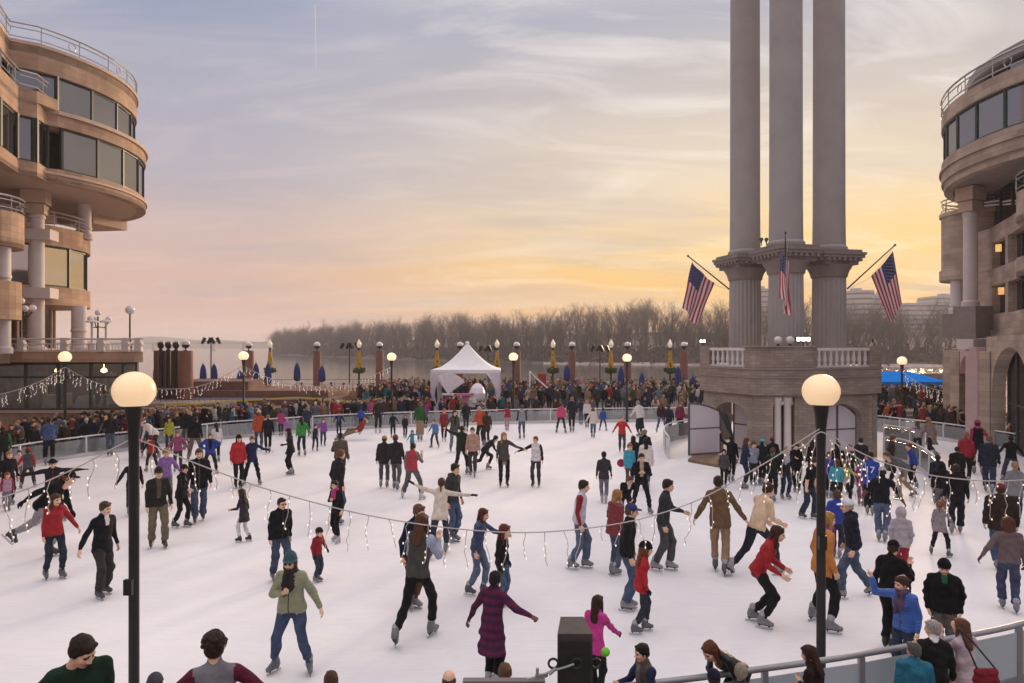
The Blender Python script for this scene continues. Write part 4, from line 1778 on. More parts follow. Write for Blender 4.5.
# near round balconies
bc2 = (24.6, 29.2)
for (z0_, z1_) in ((10.3, 11.55), (7.9, 8.7)):
    bl = ccw(bc2, 2.9, 110, 290, 24)
    m_ = LMB()
    m_.wall(bl, z0_, z1_, 0.25)
    m_.prism(bl, z0_ + 0.01, z0_ + 0.18)
    m_.fin('balcony', M_RBRICK, rb_, smooth=30)
    if z0_ > 9:
        rail_on(bl, z1_, rb_, h=0.75, curls=1.6)
# lower round turret left
tc_ = (25.95, 38.8)
m_ = LMB()
m_.lathe([(1.9, 8.45), (1.95, 8.5), (1.95, 9.05), (1.85, 9.1), (1.85, 12.0), (1.95, 12.05), (1.95, 12.25)], (tc_[0], tc_[1], 0), n=32)
m_.fin('turret', M_RBRICK, rb_, smooth=30)
rail_on(arc(tc_, 1.85, 60, 300, 20), 12.25, rb_, h=0.7, curls=1.8)
big_column(970.5, 36.0, 6.85, 13.0, 0.33, rb_)
big_column(957.5, 38.5, 6.6, 8.5, 0.34, rb_, blocks=False)
# cornice block and arches at ground level
m_ = LMB()
c = P(966, 345, 35.6)
m_.box((c.x + 0.35, c.y, 6.25), (1.25, 1.2, 1.2), rz=R(20))
_c = P(955, 345, 38.6)
m_.box((_c.x, _c.y, 5.95), (0.9, 0.9, 1.3), rz=R(20))
m_.box((c.x + 0.3, c.y - 0.1, 5.45), (1.05, 1.05, 0.4), rz=R(20))
m_.fin('column_pedestal', M_PAVD, rb_)
m_ = LMB()
m_.box((c.x + 0.2, c.y - 0.2, 4.95), (1.1, 0.9, 0.5), rz=R(20))
m_.fin('bracket', M_WHITECOL, rb_)
# long arch wall
m_ = LMB()
pa, pb = Vector((22.9, 33.8)), Vector((17.8, 20.4))
La = (pb - pa).length
for k_ in range(2):
    a_ = pa.lerp(pb, k_ * 0.5)
    b_ = pa.lerp(pb, k_ * 0.5 + 0.4999)
    Lx = (b_ - a_).length
    m_.add(*arch_wall(a_, b_, 0, 5.3, 0.55, Lx * 0.5, Lx * 0.74, 2.7, 2.1))
m_.fin('arch_wall', M_RBRICK, rb_)
for k_ in range(2):
    a_ = pa.lerp(pb, k_ * 0.5 + 0.08) + Vector((0.45, -0.17))
    b_ = pa.lerp(pb, k_ * 0.5 + 0.42) + Vector((0.45, -0.17))
    window_band([tuple(a_), tuple(b_)], 0.1, 4.9, rb_, 1.25, glass_mat('arch_glass', (0.02, 0.02, 0.018), 0.25), transom=2.2)
M_PINK = mat('pinkish_pier', (0.52, 0.36, 0.36), 0.8, var=0.06)
for (px, Y_, w_, mt) in ((976, 34.0, 0.62, M_PINK), (988, 33.4, 0.55, M_RBRICK), (958, 37.0, 0.5, M_RBRICK), (950, 40, 0.5, M_RBRICK)):
    c = P(px, 345, Y_)
    m_ = LMB()
    m_.box((c.x, c.y, 2.3), (w_, w_, 4.6), rz=R(20))
    m_.fin('pier', mt, rb_)
# small arch between the piers
m_ = LMB()
a_, b_ = P(958, 345, 37.0), P(976, 345, 34.0)
a2, b2 = Vector((a_.x, a_.y)), Vector((b_.x, b_.y))
m_.add(*arch_wall(a2, b2, 3.4, 4.8, 0.4, (b2 - a2).length / 2, (b2 - a2).length - 0.7, 3.5, 0.85))
m_.fin('arch_wall', M_PINK, rb_)
m_ = LMB()
m_.prism([(25.2, 40), (24.0, 35.0), (18.2, 19.9), (45, 19.9), (45, 42)], 5.305, 5.45)
m_.fin('floor_slab', M_RBRICK, rb_)
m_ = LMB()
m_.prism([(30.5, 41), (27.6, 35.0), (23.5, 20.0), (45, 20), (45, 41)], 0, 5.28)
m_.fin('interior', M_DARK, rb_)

# ------------------------------------------------------------------ awning deck at right
dk = empty('awning_deck', P(918, 345, 52))
dk.location.z = 0
tag(dk, 'raised stone deck with metal railing full of people behind the right boards', 'deck')
m_ = LMB()
m_.prism([(22.3, 47.5), (36, 45.5), (38, 60), (22.3, 60)], 0, 0.45)
m_.prism([(21.9, 46.9), (36.2, 44.8), (36, 45.48), (22.3, 47.48)], 0, 0.22)
m_.fin('platform', M_PAV, dk)
m_ = LMB()
m_.tube([(22.3, 47.6, 1.45), (36, 45.6, 1.45)], 0.03)
for k_ in range(60):
    t = k_ / 59
    m_.tube([(22.3 + 13.7 * t, 47.6 - 2 * t, 0.45), (22.3 + 13.7 * t, 47.6 - 2 * t, 1.45)], 0.014, n=4)
m_.fin('railing', M_BLACK, dk)
m_ = LMB()
m_.prism([(22.4, 56.5), (37.5, 56.5), (37.5, 56.8), (22.4, 56.8)], 0.45, 2.6)
m_.fin('back_wall', M_PAVD, dk)  # added wall that blocks the bright ground behind the deck crowd
aw = empty('awning', P(916, 345, 55))
aw.location.z = 0.45
tag(aw, 'long bright blue awning roof over the crowded deck', 'awning')
a_, b_ = P(880, 382, 50), P(948, 382, 50)
x0, x1 = a_.x - aw.location.x - 1, b_.x - aw.location.x
yb = 50 - 55.0
z_lo, z_hi = a_.z - 0.45, P(900, 371.5, 53).z - 0.45
m_ = MB()
vs = [(x0, yb, z_lo), (x1, yb, z_lo), (x1 - 1.0, yb + 3.0, z_hi), (x0, yb + 3.0, z_hi), (x1, yb + 6.0, z_lo), (x0, yb + 6.0, z_lo),
      (x0, yb, z_lo - 0.35), (x1, yb, z_lo - 0.35), (x1, yb + 6.0, z_lo - 0.35), (x0, yb + 6, z_lo - 0.35)]
m_.add(vs, [(0, 1, 2, 3), (3, 2, 4, 5), (1, 4, 2), (0, 3, 5), (6, 7, 1, 0), (7, 8, 4, 1), (8, 9, 5, 4), (9, 6, 0, 5)])
m_.build('canopy', M_AWN, aw)
for (x, y) in ((x0 + 0.2, yb + 0.1), (x1 - 0.2, yb + 0.1), (x0 + 0.2, yb + 5.9), (x1 - 0.2, yb + 5.9)):
    m_ = MB()
    m_.tube([(x, y, 0), (x, y, z_lo - 0.05)], 0.05)
    m_.build('leg', M_RAILG, aw)

# ------------------------------------------------------------------ promenade: fountain steps, columns, lamps
fo = empty('fountain_terrace', (-16, 52, 0))
tag(fo, 'stepped red brown stone fountain terrace with a strip of pale water', 'fountain')
m_ = LMB()
m_.prism([(-27, 50), (-25.5, 47.0), (-12.0, 47.8), (-11.4, 50), (-11.6, 56), (-27, 56)], 0, 0.62)
m_.prism([(-25.6, 49.4), (-12.8, 49.8), (-12.6, 56), (-25.6, 56)], 0.62, 1.02)
m_.prism([(-23.8, 51.2), (-13.5, 51.4), (-13.2, 57), (-23.8, 57)], 1.02, 1.55)
m_.prism([(-25.2, 52.0), (-19.6, 52.0), (-19.6, 57), (-25.2, 57)], 1.55, 2.2)
m_.fin('stone_steps', M_REDWALL, fo)
m_ = LMB()
m_.prism([(-23.2, 49.9), (-13.4, 50.1), (-13.5, 51.1), (-23.4, 50.95)], 1.02, 1.06)
m_.fin('water', mat('fountain_water', (0.30, 0.33, 0.5), 0.1, var=0.15), fo)
# grey steps left of it
ws = empty('waterside_steps', (-24, 45, 0))
tag(ws, 'grey stone steps and low wall with metal railing left of the fountain', 'steps')
m_ = LMB()
for k_ in range(4):
    m_.prism([(-30, 43.0 + k_ * 1.1), (-19.5, 43.8 + k_ * 1.0), (-19.5, 50), (-30, 50)], 0.0 if k_ == 0 else 0.25 * k_, 0.25 * (k_ + 1))
m_.fin('step', M_PAV, ws)
m_ = LMB()
for row, yy in ((0, 42.8), (1, 47.5)):
    z0_ = 0 if row == 0 else 1.0
    m_.tube([(-28, yy, z0_ + 0.95), (-19.6, yy + 0.6, z0_ + 0.95)], 0.025)
    for k_ in range(24):
        t = k_ / 23
        m_.tube([(-28 + 8.4 * t, yy + 0.6 * t, z0_), (-28 + 8.4 * t, yy + 0.6 * t, z0_ + 0.95)], 0.014, n=4)
m_.fin('railing', M_BLACK, ws)
# river wall and promenade edge rail
pr = empty('promenade_railing', (0, 78, 0))
tag(pr, 'thin dark railing along the promenade edge above the river', 'railing')
m_ = LMB()
m_.tube([(-60, 79, 1.0), (60, 79, 1.0)], 0.03)
m_.tube([(-60, 79, 0.5), (60, 79, 0.5)], 0.02)
for k_ in range(61):
    m_.tube([(-60 + 2 * k_, 79, 0), (-60 + 2 * k_, 79, 1.0)], 0.025, n=4)
m_.fin('rails', M_BLACK, pr)

# caution tape
tp = [P(165, 405, 44.5), P(200, 404, 44.5), P(235, 401, 44.5), P(270, 399, 44.8), P(300, 397.5, 45), P(330, 400, 45), P(360, 401, 45), P(385, 398, 45)]
tproot = empty('caution_tape', tp[0])
tag(tproot, 'sagging yellow caution tape strung before the fountain terrace', 'tape')
m_ = LMB()
cp = catmull(tp, 5)
vs = []
for p in cp:
    vs += [p + Vector((0, 0, 0.05)), p - Vector((0, 0, 0.05)), p + Vector((0, 0.012, -0.05)), p + Vector((0, 0.012, 0.05))]
fs = [(i * 4 + j, i * 4 + (j + 1) % 4, (i + 1) * 4 + (j + 1) % 4, (i + 1) * 4 + j) for i in range(len(cp) - 1) for j in range(4)]
m_.add(vs, fs)
m_.fin('tape', mat('yellow_tape', (0.62, 0.50, 0.08), 0.5, var=0.1), tproot)
m_ = LMB()
for p in (tp[0], tp[2], tp[5], tp[7]):
    m_.tube([(p.x, p.y, 0), (p.x, p.y, p.z + 0.1)], 0.03)
m_.fin('post', M_RAILG, tproot)


# promenade columns with globes
def prom_column(px, Y, top, r, label, zb=0.0, grp='red brown globe columns along the promenade'):
    c = P(px, 345, Y)
    o = empty('promenade_column', (c.x, c.y, zb))
    tag(o, label, 'column', grp)
    z = top - zb
    m_ = MB()
    m_.lathe([(r * 1.12, 0), (r * 1.12, 0.15), (r, 0.2), (r, z - 0.1), (r * 0.9, z)], n=18)
    m_.build('shaft', M_BRN, o, smooth=35)
    m_ = MB()
    m_.lathe([(0.16, 0), (0.05, 0.06), (0.05, 0.16), (0.2, 0.24), (0.27, 0.36), (0.28, 0.40), (0.27, 0.41)], (0, 0, z), n=14)
    m_.build('lamp_cup', M_BLACK, o, smooth=40)
    m_ = MB()
    rg = 0.29
    m_.lathe([(rg * math.sin(R(a_)) + 0.002, -rg * math.cos(R(a_))) for a_ in range(40, 181, 20)], (0, 0, z + 0.50), n=16)
    m_.build('globe', M_GLOBEOFF, o, smooth='all')


nm = ['behind the far end of the fountain terrace', 'right of the fountain terrace', 'upstream of the tent, above the crowd', 'behind the white tent', 'right of the tent by a lit lamp',
      'fourth pillar left of the pavilion', 'third pillar left of the pavilion', 'second pillar left of the pavilion behind a lit lamp', 'nearest to the pavilion left side']
for i, px in enumerate((248.7, 317, 379.5, 460, 516.6, 572, 627.5, 684)):
    prom_column(px, 62, 4.4, 0.34 if i else 0.46, 'red brown round column with frosted globe, ' + nm[i if i < 8 else 7])
prom_column(185.7, 50, 4.5, 0.5, 'thick red brown globe column beside the four thin black posts')
bs = empty('pillar_screen', P(166, 345, 50.5))
bs.location.z = 0
tag(bs, 'brown slab screen with four thin black ball topped posts left of the fountain', 'screen')
for (xa, xb) in ((155, 159.5), (162.5, 167), (170, 175)):
    a_, b_ = P(xa, 345, 50.8), P(xb, 345, 50.8)
    m_ = LMB()
    m_.box(((a_.x + b_.x) / 2, 50.8, 2.25), (b_.x - a_.x, 0.4, 4.5))
    m_.fin('slab', M_BRN, bs)
for px in (160.8, 168.4, 176):
    c = P(px, 345, 50.3)
    m_ = LMB()
    m_.lathe([(0.16, 0), (0.16, 4.55), (0.08, 4.6), (0.2, 4.75), (0.24, 4.92), (0.2, 5.08), (0.05, 5.16)], (c.x, c.y, 0), n=12)
    m_.fin('post', M_BLACK, bs, smooth=40)


# acorn lamps with hanging baskets
def basket_lamp(px, Y, label, basket=True):
    c = P(px, 345, Y)
    o = empty('acorn_lamp', (c.x, c.y, 0))
    tag(o, label, 'street lamp', 'acorn lamps with flower baskets on the promenade')
    m_ = MB()
    m_.lathe([(0.22, 0), (0.2, 0.5), (0.09, 0.7), (0.07, 4.5), (0.12, 4.6), (0.14, 4.66)], n=10)
    m_.build('pole', M_BLACK, o, smooth=40)
    m_ = MB()
    m_.lathe([(0.1, 4.66), (0.2, 4.85), (0.19, 5.05), (0.08, 5.25), (0.02, 5.4)], n=12)
    m_.build('lantern', mat('acorn_glass', (0.85, 0.72, 0.6), 0.3, var=0, emit=0.25), o, smooth=40)
    rg = random.Random(int(px))
    m_ = MB()
    for k_ in range(160):
        t = rg.random()
        a_ = rg.uniform(0, 6.28)
        rr = 0.05 + 0.2 * (1 - t) ** 1.2
        p = Vector((rr * math.cos(a_), rr * math.sin(a_), 2.85 + 1.55 * t))
        m_.box(p, (0.11, 0.11, 0.09), rz=a_)
    m_.build('flower_cone', M_YEL, o)
    m_ = MB()
    for k_ in range(180):
        a_ = rg.uniform(0, 6.28)
        rr = rg.uniform(0.1, 0.48)
        p = Vector((rr * math.cos(a_), rr * math.sin(a_), 2.75 + rg.uniform(-0.25, 0.2) * (1.2 - rr)))
        m_.box(p, (0.14, 0.14, 0.1), rz=a_)
    m_.build('basket_foliage', M_GREEN, o)


for px, lab in ((270, 'above the blue umbrellas by the fountain'), (359, 'left of the crowd, between two globe columns'), (437, 'at the tent left corner'), (497, 'at the tent right corner'),
                (553, 'right of the tent between two columns'), (611, 'midway between tent and pavilion'), (670, 'nearest the pavilion')):
    basket_lamp(px, 60, 'tall acorn lamp with yellow flower cone ' + lab)


def spot_pole(px, Y, py, label):
    c = P(px, 345, Y)
    z = H + (YH - py) / F * Y
    o = empty('spotlight_pole', (c.x, c.y, 0))
    tag(o, label, 'spotlight', 'spotlight poles on the promenade')
    m_ = MB()
    m_.tube([(0, 0, 0), (0, 0, z)], 0.06, n=8)
    m_.tube([(-0.9, 0, z - 0.05), (0.9, 0, z - 0.05)], 0.03)
    m_.build('pole', M_BLACK, o)
    for k_, x in enumerate((-0.85, -0.3, 0.3, 0.85)):
        m_ = MB()
        s_ = 1 if x > 0 else -1
        m_.tube([(x, 0, z - 0.25), (x - s_ * 0.28, 0, z + 0.3)], [0.13, 0.17], n=8)
        m_.build('spotlight_head', M_BLACK, o)


for px, py, lab in ((211, 341, 'dark pole with four spotlights left of the fountain'), (349.5, 346, 'dark pole with four spotlights right of the fountain'), (488, 349, 'dark pole with four spotlights behind the tent peak right side'), (600, 349, 'dark pole with four spotlights halfway to the pavilion')):
    spot_pole(px, 66, py, lab)


# closed umbrellas
def closed_umbrella(px, Y, py0, py1, label):
    c = P(px, 345, Y)
    z0_, z1_ = H - (py1 - YH) / F * Y, H - (py0 - YH) / F * Y
    o = empty('closed_umbrella', (c.x, c.y, min(0.0, z0_) if z0_ < 1.2 else z0_ - 1.0))
    zb_ = o.location.z
    tag(o, label, 'umbrella', 'closed blue umbrellas on the promenade')
    m_ = MB()
    hh = z1_ - z0_
    n_ = 14
    prof = [(0.14, 0.0), (0.28, 0.1), (0.27, 0.45), (0.21, 0.75), (0.12, 0.92), (0.04, 1.0)]
    vs = []
    for r_, t in prof:
        for k_ in range(n_):
            a_ = 2 * math.pi * k_ / n_
            rr = r_ * (1.0 if k_ % 2 else 0.68)
            vs.append((rr * math.cos(a_), rr * math.sin(a_), z0_ - zb_ + hh * t))
    fs = [(i * n_ + k_, i * n_ + (k_ + 1) % n_, (i + 1) * n_ + (k_ + 1) % n_, (i + 1) * n_ + k_) for i in range(len(prof) - 1) for k_ in range(n_)]
    fs += [tuple(range(n_ - 1, -1, -1)), tuple((len(prof) - 1) * n_ + k_ for k_ in range(n_))]
    m_.add(vs, fs)
    m_.build('canopy', M_BLUE, o)
    m_ = MB()
    m_.tube([(0, 0, 0), (0, 0, z1_ - zb_ + 0.1)], 0.03)
    m_.build('pole', M_BLACK, o)


for px, p0, p1, lab in ((156.5, 362, 381, 'beside the left big lamp globe'), (203, 364, 383, 'first of the pair left of the fountain'), (214, 364, 383, 'second of the pair left of the fountain'),
                        (240, 371, 383, 'short one half hidden by the column at the fountain'), (256, 363, 384, 'right of the fountain column'), (268, 363, 384, 'under the acorn lamp at the fountain'), (297, 363, 381, 'standing alone behind the fountain'),
                        (322, 366, 382, 'beside the column right of the fountain'), (567, 365, 381, 'left of a globe column right of the tent'), (621, 367, 386, 'left of the lit lamp column'), (642, 373, 394, 'large one right of the lit lamp'),
                        (678, 367, 384, 'left of the column nearest the pavilion'), (693, 376, 393, 'right against the pavilion corner')):
    closed_umbrella(px, 56, p0, p1, 'closed dark blue umbrella ' + lab)


# lamp posts with round globes
def lamp_post(px, Y, zc, r, label, near=False):
    c = P(px, 345, Y)
    o = empty('lamp_post', (c.x, c.y, 0))
    tag(o, label, 'lamp post')
    m_ = MB()
    k_ = r / 0.25
    m_.lathe([(0.10, 0), (0.09, 0.12), (0.066, 0.16), (0.064, zc - 0.85), (0.07, zc - 0.6), (0.085 * k_, zc - 0.42), (0.105 * k_, zc - 0.28), (0.11 * k_, zc - 0.2)], n=24)
    m_.build('post', M_BLACK, o, smooth=35)
    if near:
        m_ = MB()
        m_.box((-0.02, -0.095, zc - 2.55 if px < 500 else zc - 2.2), (0.11, 0.06, 0.2))
        m_.build('outlet_box', M_BLACK, o)
    m_ = MB()
    m_.lathe([(r * 1.05 * math.sin(R(a_)) + 0.002, -r * math.cos(R(a_)) * 1.0) for a_ in list(range(38, 180, 8)) + [180]], (0, 0, zc), n=40)
    m_.build('globe', M_GLOBE if near else M_GLOBESMALL, o, smooth='all')


lamp_post(134, 9.2, 4.30, 0.25, 'tall black lamp post with large glowing globe at the left front of the ice', True)
lamp_post(821, 10.3, 4.22, 0.25, 'tall black lamp post with large glowing globe at the right front of the ice', True)
for px, py, Y_, lab in ((65, 357, 33.2, 'lit globe lamp post in front of the restaurant glass'), (243.6, 356, 41.0, 'lit globe lamp post in front of the fountain terrace'), (391.6, 357, 44, 'lit globe lamp post in the crowd left of the tent'),
                        (513.4, 357, 44, 'lit globe lamp post just right of the tent'), (627, 358, 44.5, 'lit globe lamp post before a column midway to the pavilion'), (902, 361, 43.5, 'lit globe lamp post in front of the blue awning')):
    lamp_post(px, Y_, H - (py - YH) / F * Y_, 0.27, lab)

# white peaked tent with ice carvings
TY0 = 47.0
tent = empty('party_tent', P(465, 345, TY0 + 2))
tent.location.z = 0
tag(tent, 'white peaked canopy tent with swept fabric roof and tied corner curtains in the crowd', 'tent')
x0, x1 = P(431, 0, TY0).x, P(499.5, 0, TY0).x
cx_ = (x0 + x1) / 2
y0, y1 = TY0, TY0 + 4.4
cy_ = (y0 + y1) / 2
ze, zp = H - 25 / F * TY0, H - 0 / F * TY0 + 0.15
m_ = LMB()
NS = 10
vs, fs = [], []
for i in range(NS + 1):
    t = i / NS
    s_ = (1 - t)
    z = ze + (zp - ze) * (t ** 1.7)
    hw, hd = (x1 - x0) / 2 * s_ + 0.03, (y1 - y0) / 2 * s_ + 0.03
    for (a_, b_) in ((-1, -1), (0, -1.0), (1, -1), (1.0, 0), (1, 1), (0, 1.0), (-1, 1), (-1.0, 0)):
        sag = 0.0 if (a_ and b_) else -0.10 * math.sin(math.pi * t)
        vs.append((cx_ + a_ * hw, cy_ + b_ * hd, z + sag))
for i in range(NS):
    for k_ in range(8):
        fs.append((i * 8 + k_, i * 8 + (k_ + 1) % 8, (i + 1) * 8 + (k_ + 1) % 8, (i + 1) * 8 + k_))
fs.append(tuple(NS * 8 + k_ for k_ in range(8)))
m_.add(vs, fs)
for (a_, b_, c_, d_) in ((x0, y0, x1, y0), (x1, y0, x1, y1), (x1, y1, x0, y1), (x0, y1, x0, y0)):
    m_.box(((a_ + c_) / 2, (b_ + d_) / 2, ze - 0.11), (math.hypot(c_ - a_, d_ - b_), 0.04, 0.24), rz=math.atan2(d_ - b_, c_ - a_))
m_.fin('canopy', M_WHITE, tent, smooth=40)
m_ = LMB()
m_.lathe([(0.1, zp - 0.1), (0.16, zp), (0.05, zp + 0.12)], (cx_, cy_, 0), n=10)
m_.fin('finial', M_WHITE, tent)
for (x, y) in ((x0, y0), (x1, y0), (x0, y1), (x1, y1)):
    m_ = LMB()
    m_.tube([(x, y, 0), (x, y, ze)], 0.05)
    m_.fin('leg', M_RAILG, tent)
    m_ = LMB()
    sgn = 1 if x < cx_ else -1
    prof = [(0.9, ze - 0.2), (0.55, ze - 0.7), (0.30, ze - 1.3), (0.26, ze - 1.7), (0.38, ze - 2.3), (0.40, 0.4)]
    vs = []
    for w_, z in prof:
        for k_ in range(7):
            vs.append((x + sgn * w_ * k_ / 6, y + 0.07 * math.sin(k_ * 2.4 + z) - 0.04, z))
    fs = [(i * 7 + k_, i * 7 + k_ + 1, (i + 1) * 7 + k_ + 1, (i + 1) * 7 + k_) for i in range(len(prof) - 1) for k_ in range(6)]
    m_.add(vs, fs)
    m_.fin('curtain', mat('lilac_white_curtain', (0.70, 0.64, 0.74), 0.8, var=0.06), tent, smooth='all')
ICEM = mat('carved_ice', (0.78, 0.72, 0.80), 0.15, var=0.06, vscale=6, bump=0.3, bscale=12)
# fan and egg shaped ice carvings on a draped counter
ct = empty('carving_counter', P(462, 345, 46.2))
ct.location.z = 0
tag(ct, 'low counter with a pink top strip under the tent', 'counter')
m_ = LMB()
a_, b_ = P(444, 0, 46.2), P(484, 0, 46.2)
m_.box(((a_.x + b_.x) / 2, 46.2, 0.55), (b_.x - a_.x, 0.6, 1.1))
m_.fin('base', mat('dark_red_drape', (0.16, 0.03, 0.05), 0.8), ct)
m_ = LMB()
m_.box(((a_.x + b_.x) / 2, 46.2, 1.63), (b_.x - a_.x, 0.64, 0.12))
m_.box(((a_.x + b_.x) / 2, 46.2, 1.33), (b_.x - a_.x - 0.1, 0.4, 0.48))
m_.fin('top', mat('pink_strip', (0.62, 0.16, 0.34), 0.6), ct)
o = empty('ice_carving', P(477.5, 397, 46.0))
o.location.z = 1.1
tag(o, 'white egg shaped ice carving with grooves at the tent right side', 'ice carving')
m_ = MB()
m_.lathe([(0.3, 0), (0.5, 0.3), (0.55, 0.65), (0.42, 1.0), (0.2, 1.25), (0.02, 1.3)], n=20, flutes=1, flute_d=0.04)
m_.build('egg', ICEM, o)
m_ = MB()
m_.box((0, 0, -0.05), (0.9, 0.5, 0.1))
m_.build('base', M_WHITE, o)
o = empty('ice_carving', P(448, 397, 46.0))
o.location.z = 1.69
tag(o, 'white fan shaped ice carving at the tent left side', 'ice carving')
m_ = MB()
vs = [(0, -0.12, 0)]
for k_ in range(11):
    a_ = R(35 + k_ * 9)
    vs.append((1.35 * math.cos(a_), -0.12 - 0.03 * (k_ % 2), 1.35 * math.sin(a_)))
vs += [(v[0], v[1] + 0.24, v[2]) for v in vs]
fs = [(0, i, i + 1) for i in range(1, 11)] + [(12, 12 + i + 1, 12 + i) for i in range(1, 11)] + [(i, 12 + i, 13 + i, i + 1) for i in range(1, 11)] + [(0, 12, 13, 1), (11, 23, 12, 0)]
m_.add(vs, fs)
m_.build('fan', ICEM, o)
m_ = MB()
m_.box((0.05, 0, -0.03), (0.8, 0.5, 0.1))
m_.build('base', M_WHITE, o)
# balloon arch right of the tent
o = empty('curved_banner', P(536, 345, 50))
o.location.z = 0
tag(o, 'thin white curved pole with red and teal streamer right of the tent', 'banner')
m_ = LMB()
m_.tube([(P(529, 0, 50).x, 50, 0), P(530, 371, 50), P(536, 378, 50), P(545, 386, 50), P(553, 393, 50)], 0.07)
m_.fin('pole', M_WHITE, o)
m_ = LMB()
m_.box(P(542, 387, 50.1), (0.6, 0.1, 1.9))
m_.fin('streamer', mat('dark_red_cloth', (0.3, 0.04, 0.04), 0.8), o)


# ------------------------------------------------------------------ string lights
def string_lights(label, pts, drop=(0.18, 0.5), step=0.3, thick=0.009, bulb=0.0085, seed=1, bm=None, cat='string lights'):
    rg = random.Random(seed)
    cp = catmull(pts, 8)
    root = empty('string_lights', cp[0])
    tag(root, label, cat)
    L = root.location
    m_ = LMB()
    m_.tube(cp, thick, n=5)
    m_.fin('wire', M_WIRE, root, smooth='all')
    drops = resample(cp, step)[1:]
    n_ = 0
    for p in drops:
        if rg.random() < 0.08 or n_ >= 95:
            continue
        n_ += 1
        w = LMB()
        b = LMB()
        q = p.copy()
        path = [q.copy()]
        tot = rg.uniform(*drop)
        k_ = max(2, int(tot / 0.07))
        dirx = rg.uniform(-0.4, 0.4)
        for i in range(k_):
            q = q + Vector((rg.uniform(-0.032, 0.032) + dirx * 0.03, rg.uniform(-0.02, 0.02), -tot / k_))
            path.append(q.copy())
            if rg.random() < .35:
                continue
            c = q + Vector((rg.uniform(-0.03, 0.03), rg.uniform(-0.02, 0.02), 0))
            b.lathe([(bulb * 0.5, -bulb * 1.6), (bulb, -bulb), (bulb, bulb), (bulb * 0.4, bulb * 1.8)], c, n=5)
        w.tube(path, thick * 0.6, n=4)
        wo_ = w.fin('icicle_strand', M_WIRE, root)
        if not b.v:
            continue
        b.v = [(v[0] - L.x, v[1] - L.y, v[2] - L.z) for v in b.v]
        b.build('bulb_chain', bm or M_BULB, wo_)
    return root


def cat_line(px, Y):
    return [P(a, b, y) for (a, b), y in zip(px, Y)]


string_lights('icicle string lights sagging between the two big lamp posts across the ice', cat_line([(134, 438), (165, 450), (190, 461), (235, 478), (270, 490), (340, 509), (400, 521), (460, 529), (520, 532.5), (580, 529), (640, 519), (700, 499), (760, 466), (797, 443), (821, 428)],
              [9.2, 9.2, 9.25, 9.3, 9.35, 9.4, 9.5, 9.6, 9.7, 9.8, 9.9, 10.0, 10.1, 10.2, 10.25]), seed=3, drop=(0.2, 0.62), step=0.27)
string_lights('icicle string lights sloping from the left big lamp post to the left picture edge', cat_line([(134, 438), (110, 450), (80, 466), (40, 484), (0, 498), (-40, 508)], [9.2, 9.1, 9.0, 8.9, 8.8, 8.7]), seed=5, drop=(0.2, 0.62), step=0.27)
string_lights('icicle string lights sloping from the right big lamp post to the right picture edge', cat_line([(821, 428), (850, 447), (880, 461), (920, 473), (960, 479), (1000, 481), (1050, 478)], [10.25, 10.3, 10.3, 10.4, 10.5, 10.6, 10.7]), seed=6, drop=(0.3, 0.75), step=0.2)
string_lights('bunched net of fairy lights draped round the top of the right big lamp post', cat_line([(793, 449), (806, 445), (821, 432), (838, 445), (866, 464)], [10.05, 10.05, 10.05, 10.05, 10.1]), seed=8, drop=(0.3, 0.8), step=0.13)
string_lights('dense icicle lights rising to the lamp post before the restaurant glass from the left', cat_line([(-10, 397), (20, 389), (45, 379), (65, 367)], [30, 31, 32, 33.1]), seed=9, drop=(0.3, 0.7), step=0.16, thick=0.016, bulb=0.017, bm=M_BULBFAR)
string_lights('icicle lights between the restaurant lamp post and the big left globe', cat_line([(65, 367), (85, 378), (110, 386), (150, 389), (200, 386), (243, 366)], [33.1, 34, 35, 37, 39, 41]), seed=10, drop=(0.25, 0.6), step=0.24, thick=0.016, bulb=0.017, bm=M_BULBFAR)
string_lights('icicle lights above the fountain terrace wall', cat_line([(243, 366), (275, 380), (310, 386), (350, 384), (391, 367)], [41, 42, 43, 43.5, 44]), seed=12, drop=(0.25, 0.55), step=0.25, thick=0.016, bulb=0.017, bm=M_BULBFAR)
string_lights('icicle lights hung over the deck and the stone arches at right', cat_line([(902, 372), (925, 386), (950, 392), (985, 392), (1010, 388), (1040, 381)], [43.4, 42, 40, 37, 35, 33]), seed=13, drop=(0.4, 0.9), step=0.26, thick=0.016, bulb=0.017, bm=M_BULBFAR)

# ------------------------------------------------------------------ foreground: loudspeaker, ledge, cable
sp = empty('loudspeaker', P(572.5, 345, 5.2))
sp.location.z = 0
tag(sp, 'big dark grey loudspeaker cabinet on a stand at the bottom centre', 'loudspeaker')
zt = 2.82
cxs = sp.location.x
m_ = LMB()
hw = 17.5 / F * 5.0 / 1.0
poly = [(cxs - hw * 0.98, 5.04), (cxs + hw * 1.05, 5.04), (cxs + hw * 0.78, 5.36), (cxs - hw * 0.62, 5.36)]
m_.prism(poly, zt - 0.62, zt)
m_.fin('cabinet', mat('speaker_box', (0.055, 0.045, 0.043), 0.55, var=0.2, vscale=12, bump=0.3, bscale=160), sp)
m_ = LMB()
m_.box((cxs, 5.03, zt - 0.32), (hw * 1.8, 0.016, 0.54))
m_.fin('grille', mat('speaker_grille', (0.02, 0.017, 0.017), 0.8, var=0.2, vscale=60), sp)
m_ = LMB()
m_.tube([(cxs, 5.2, 0), (cxs, 5.2, zt - 0.6)], 0.05)
m_.fin('stand', M_BLACK, sp)
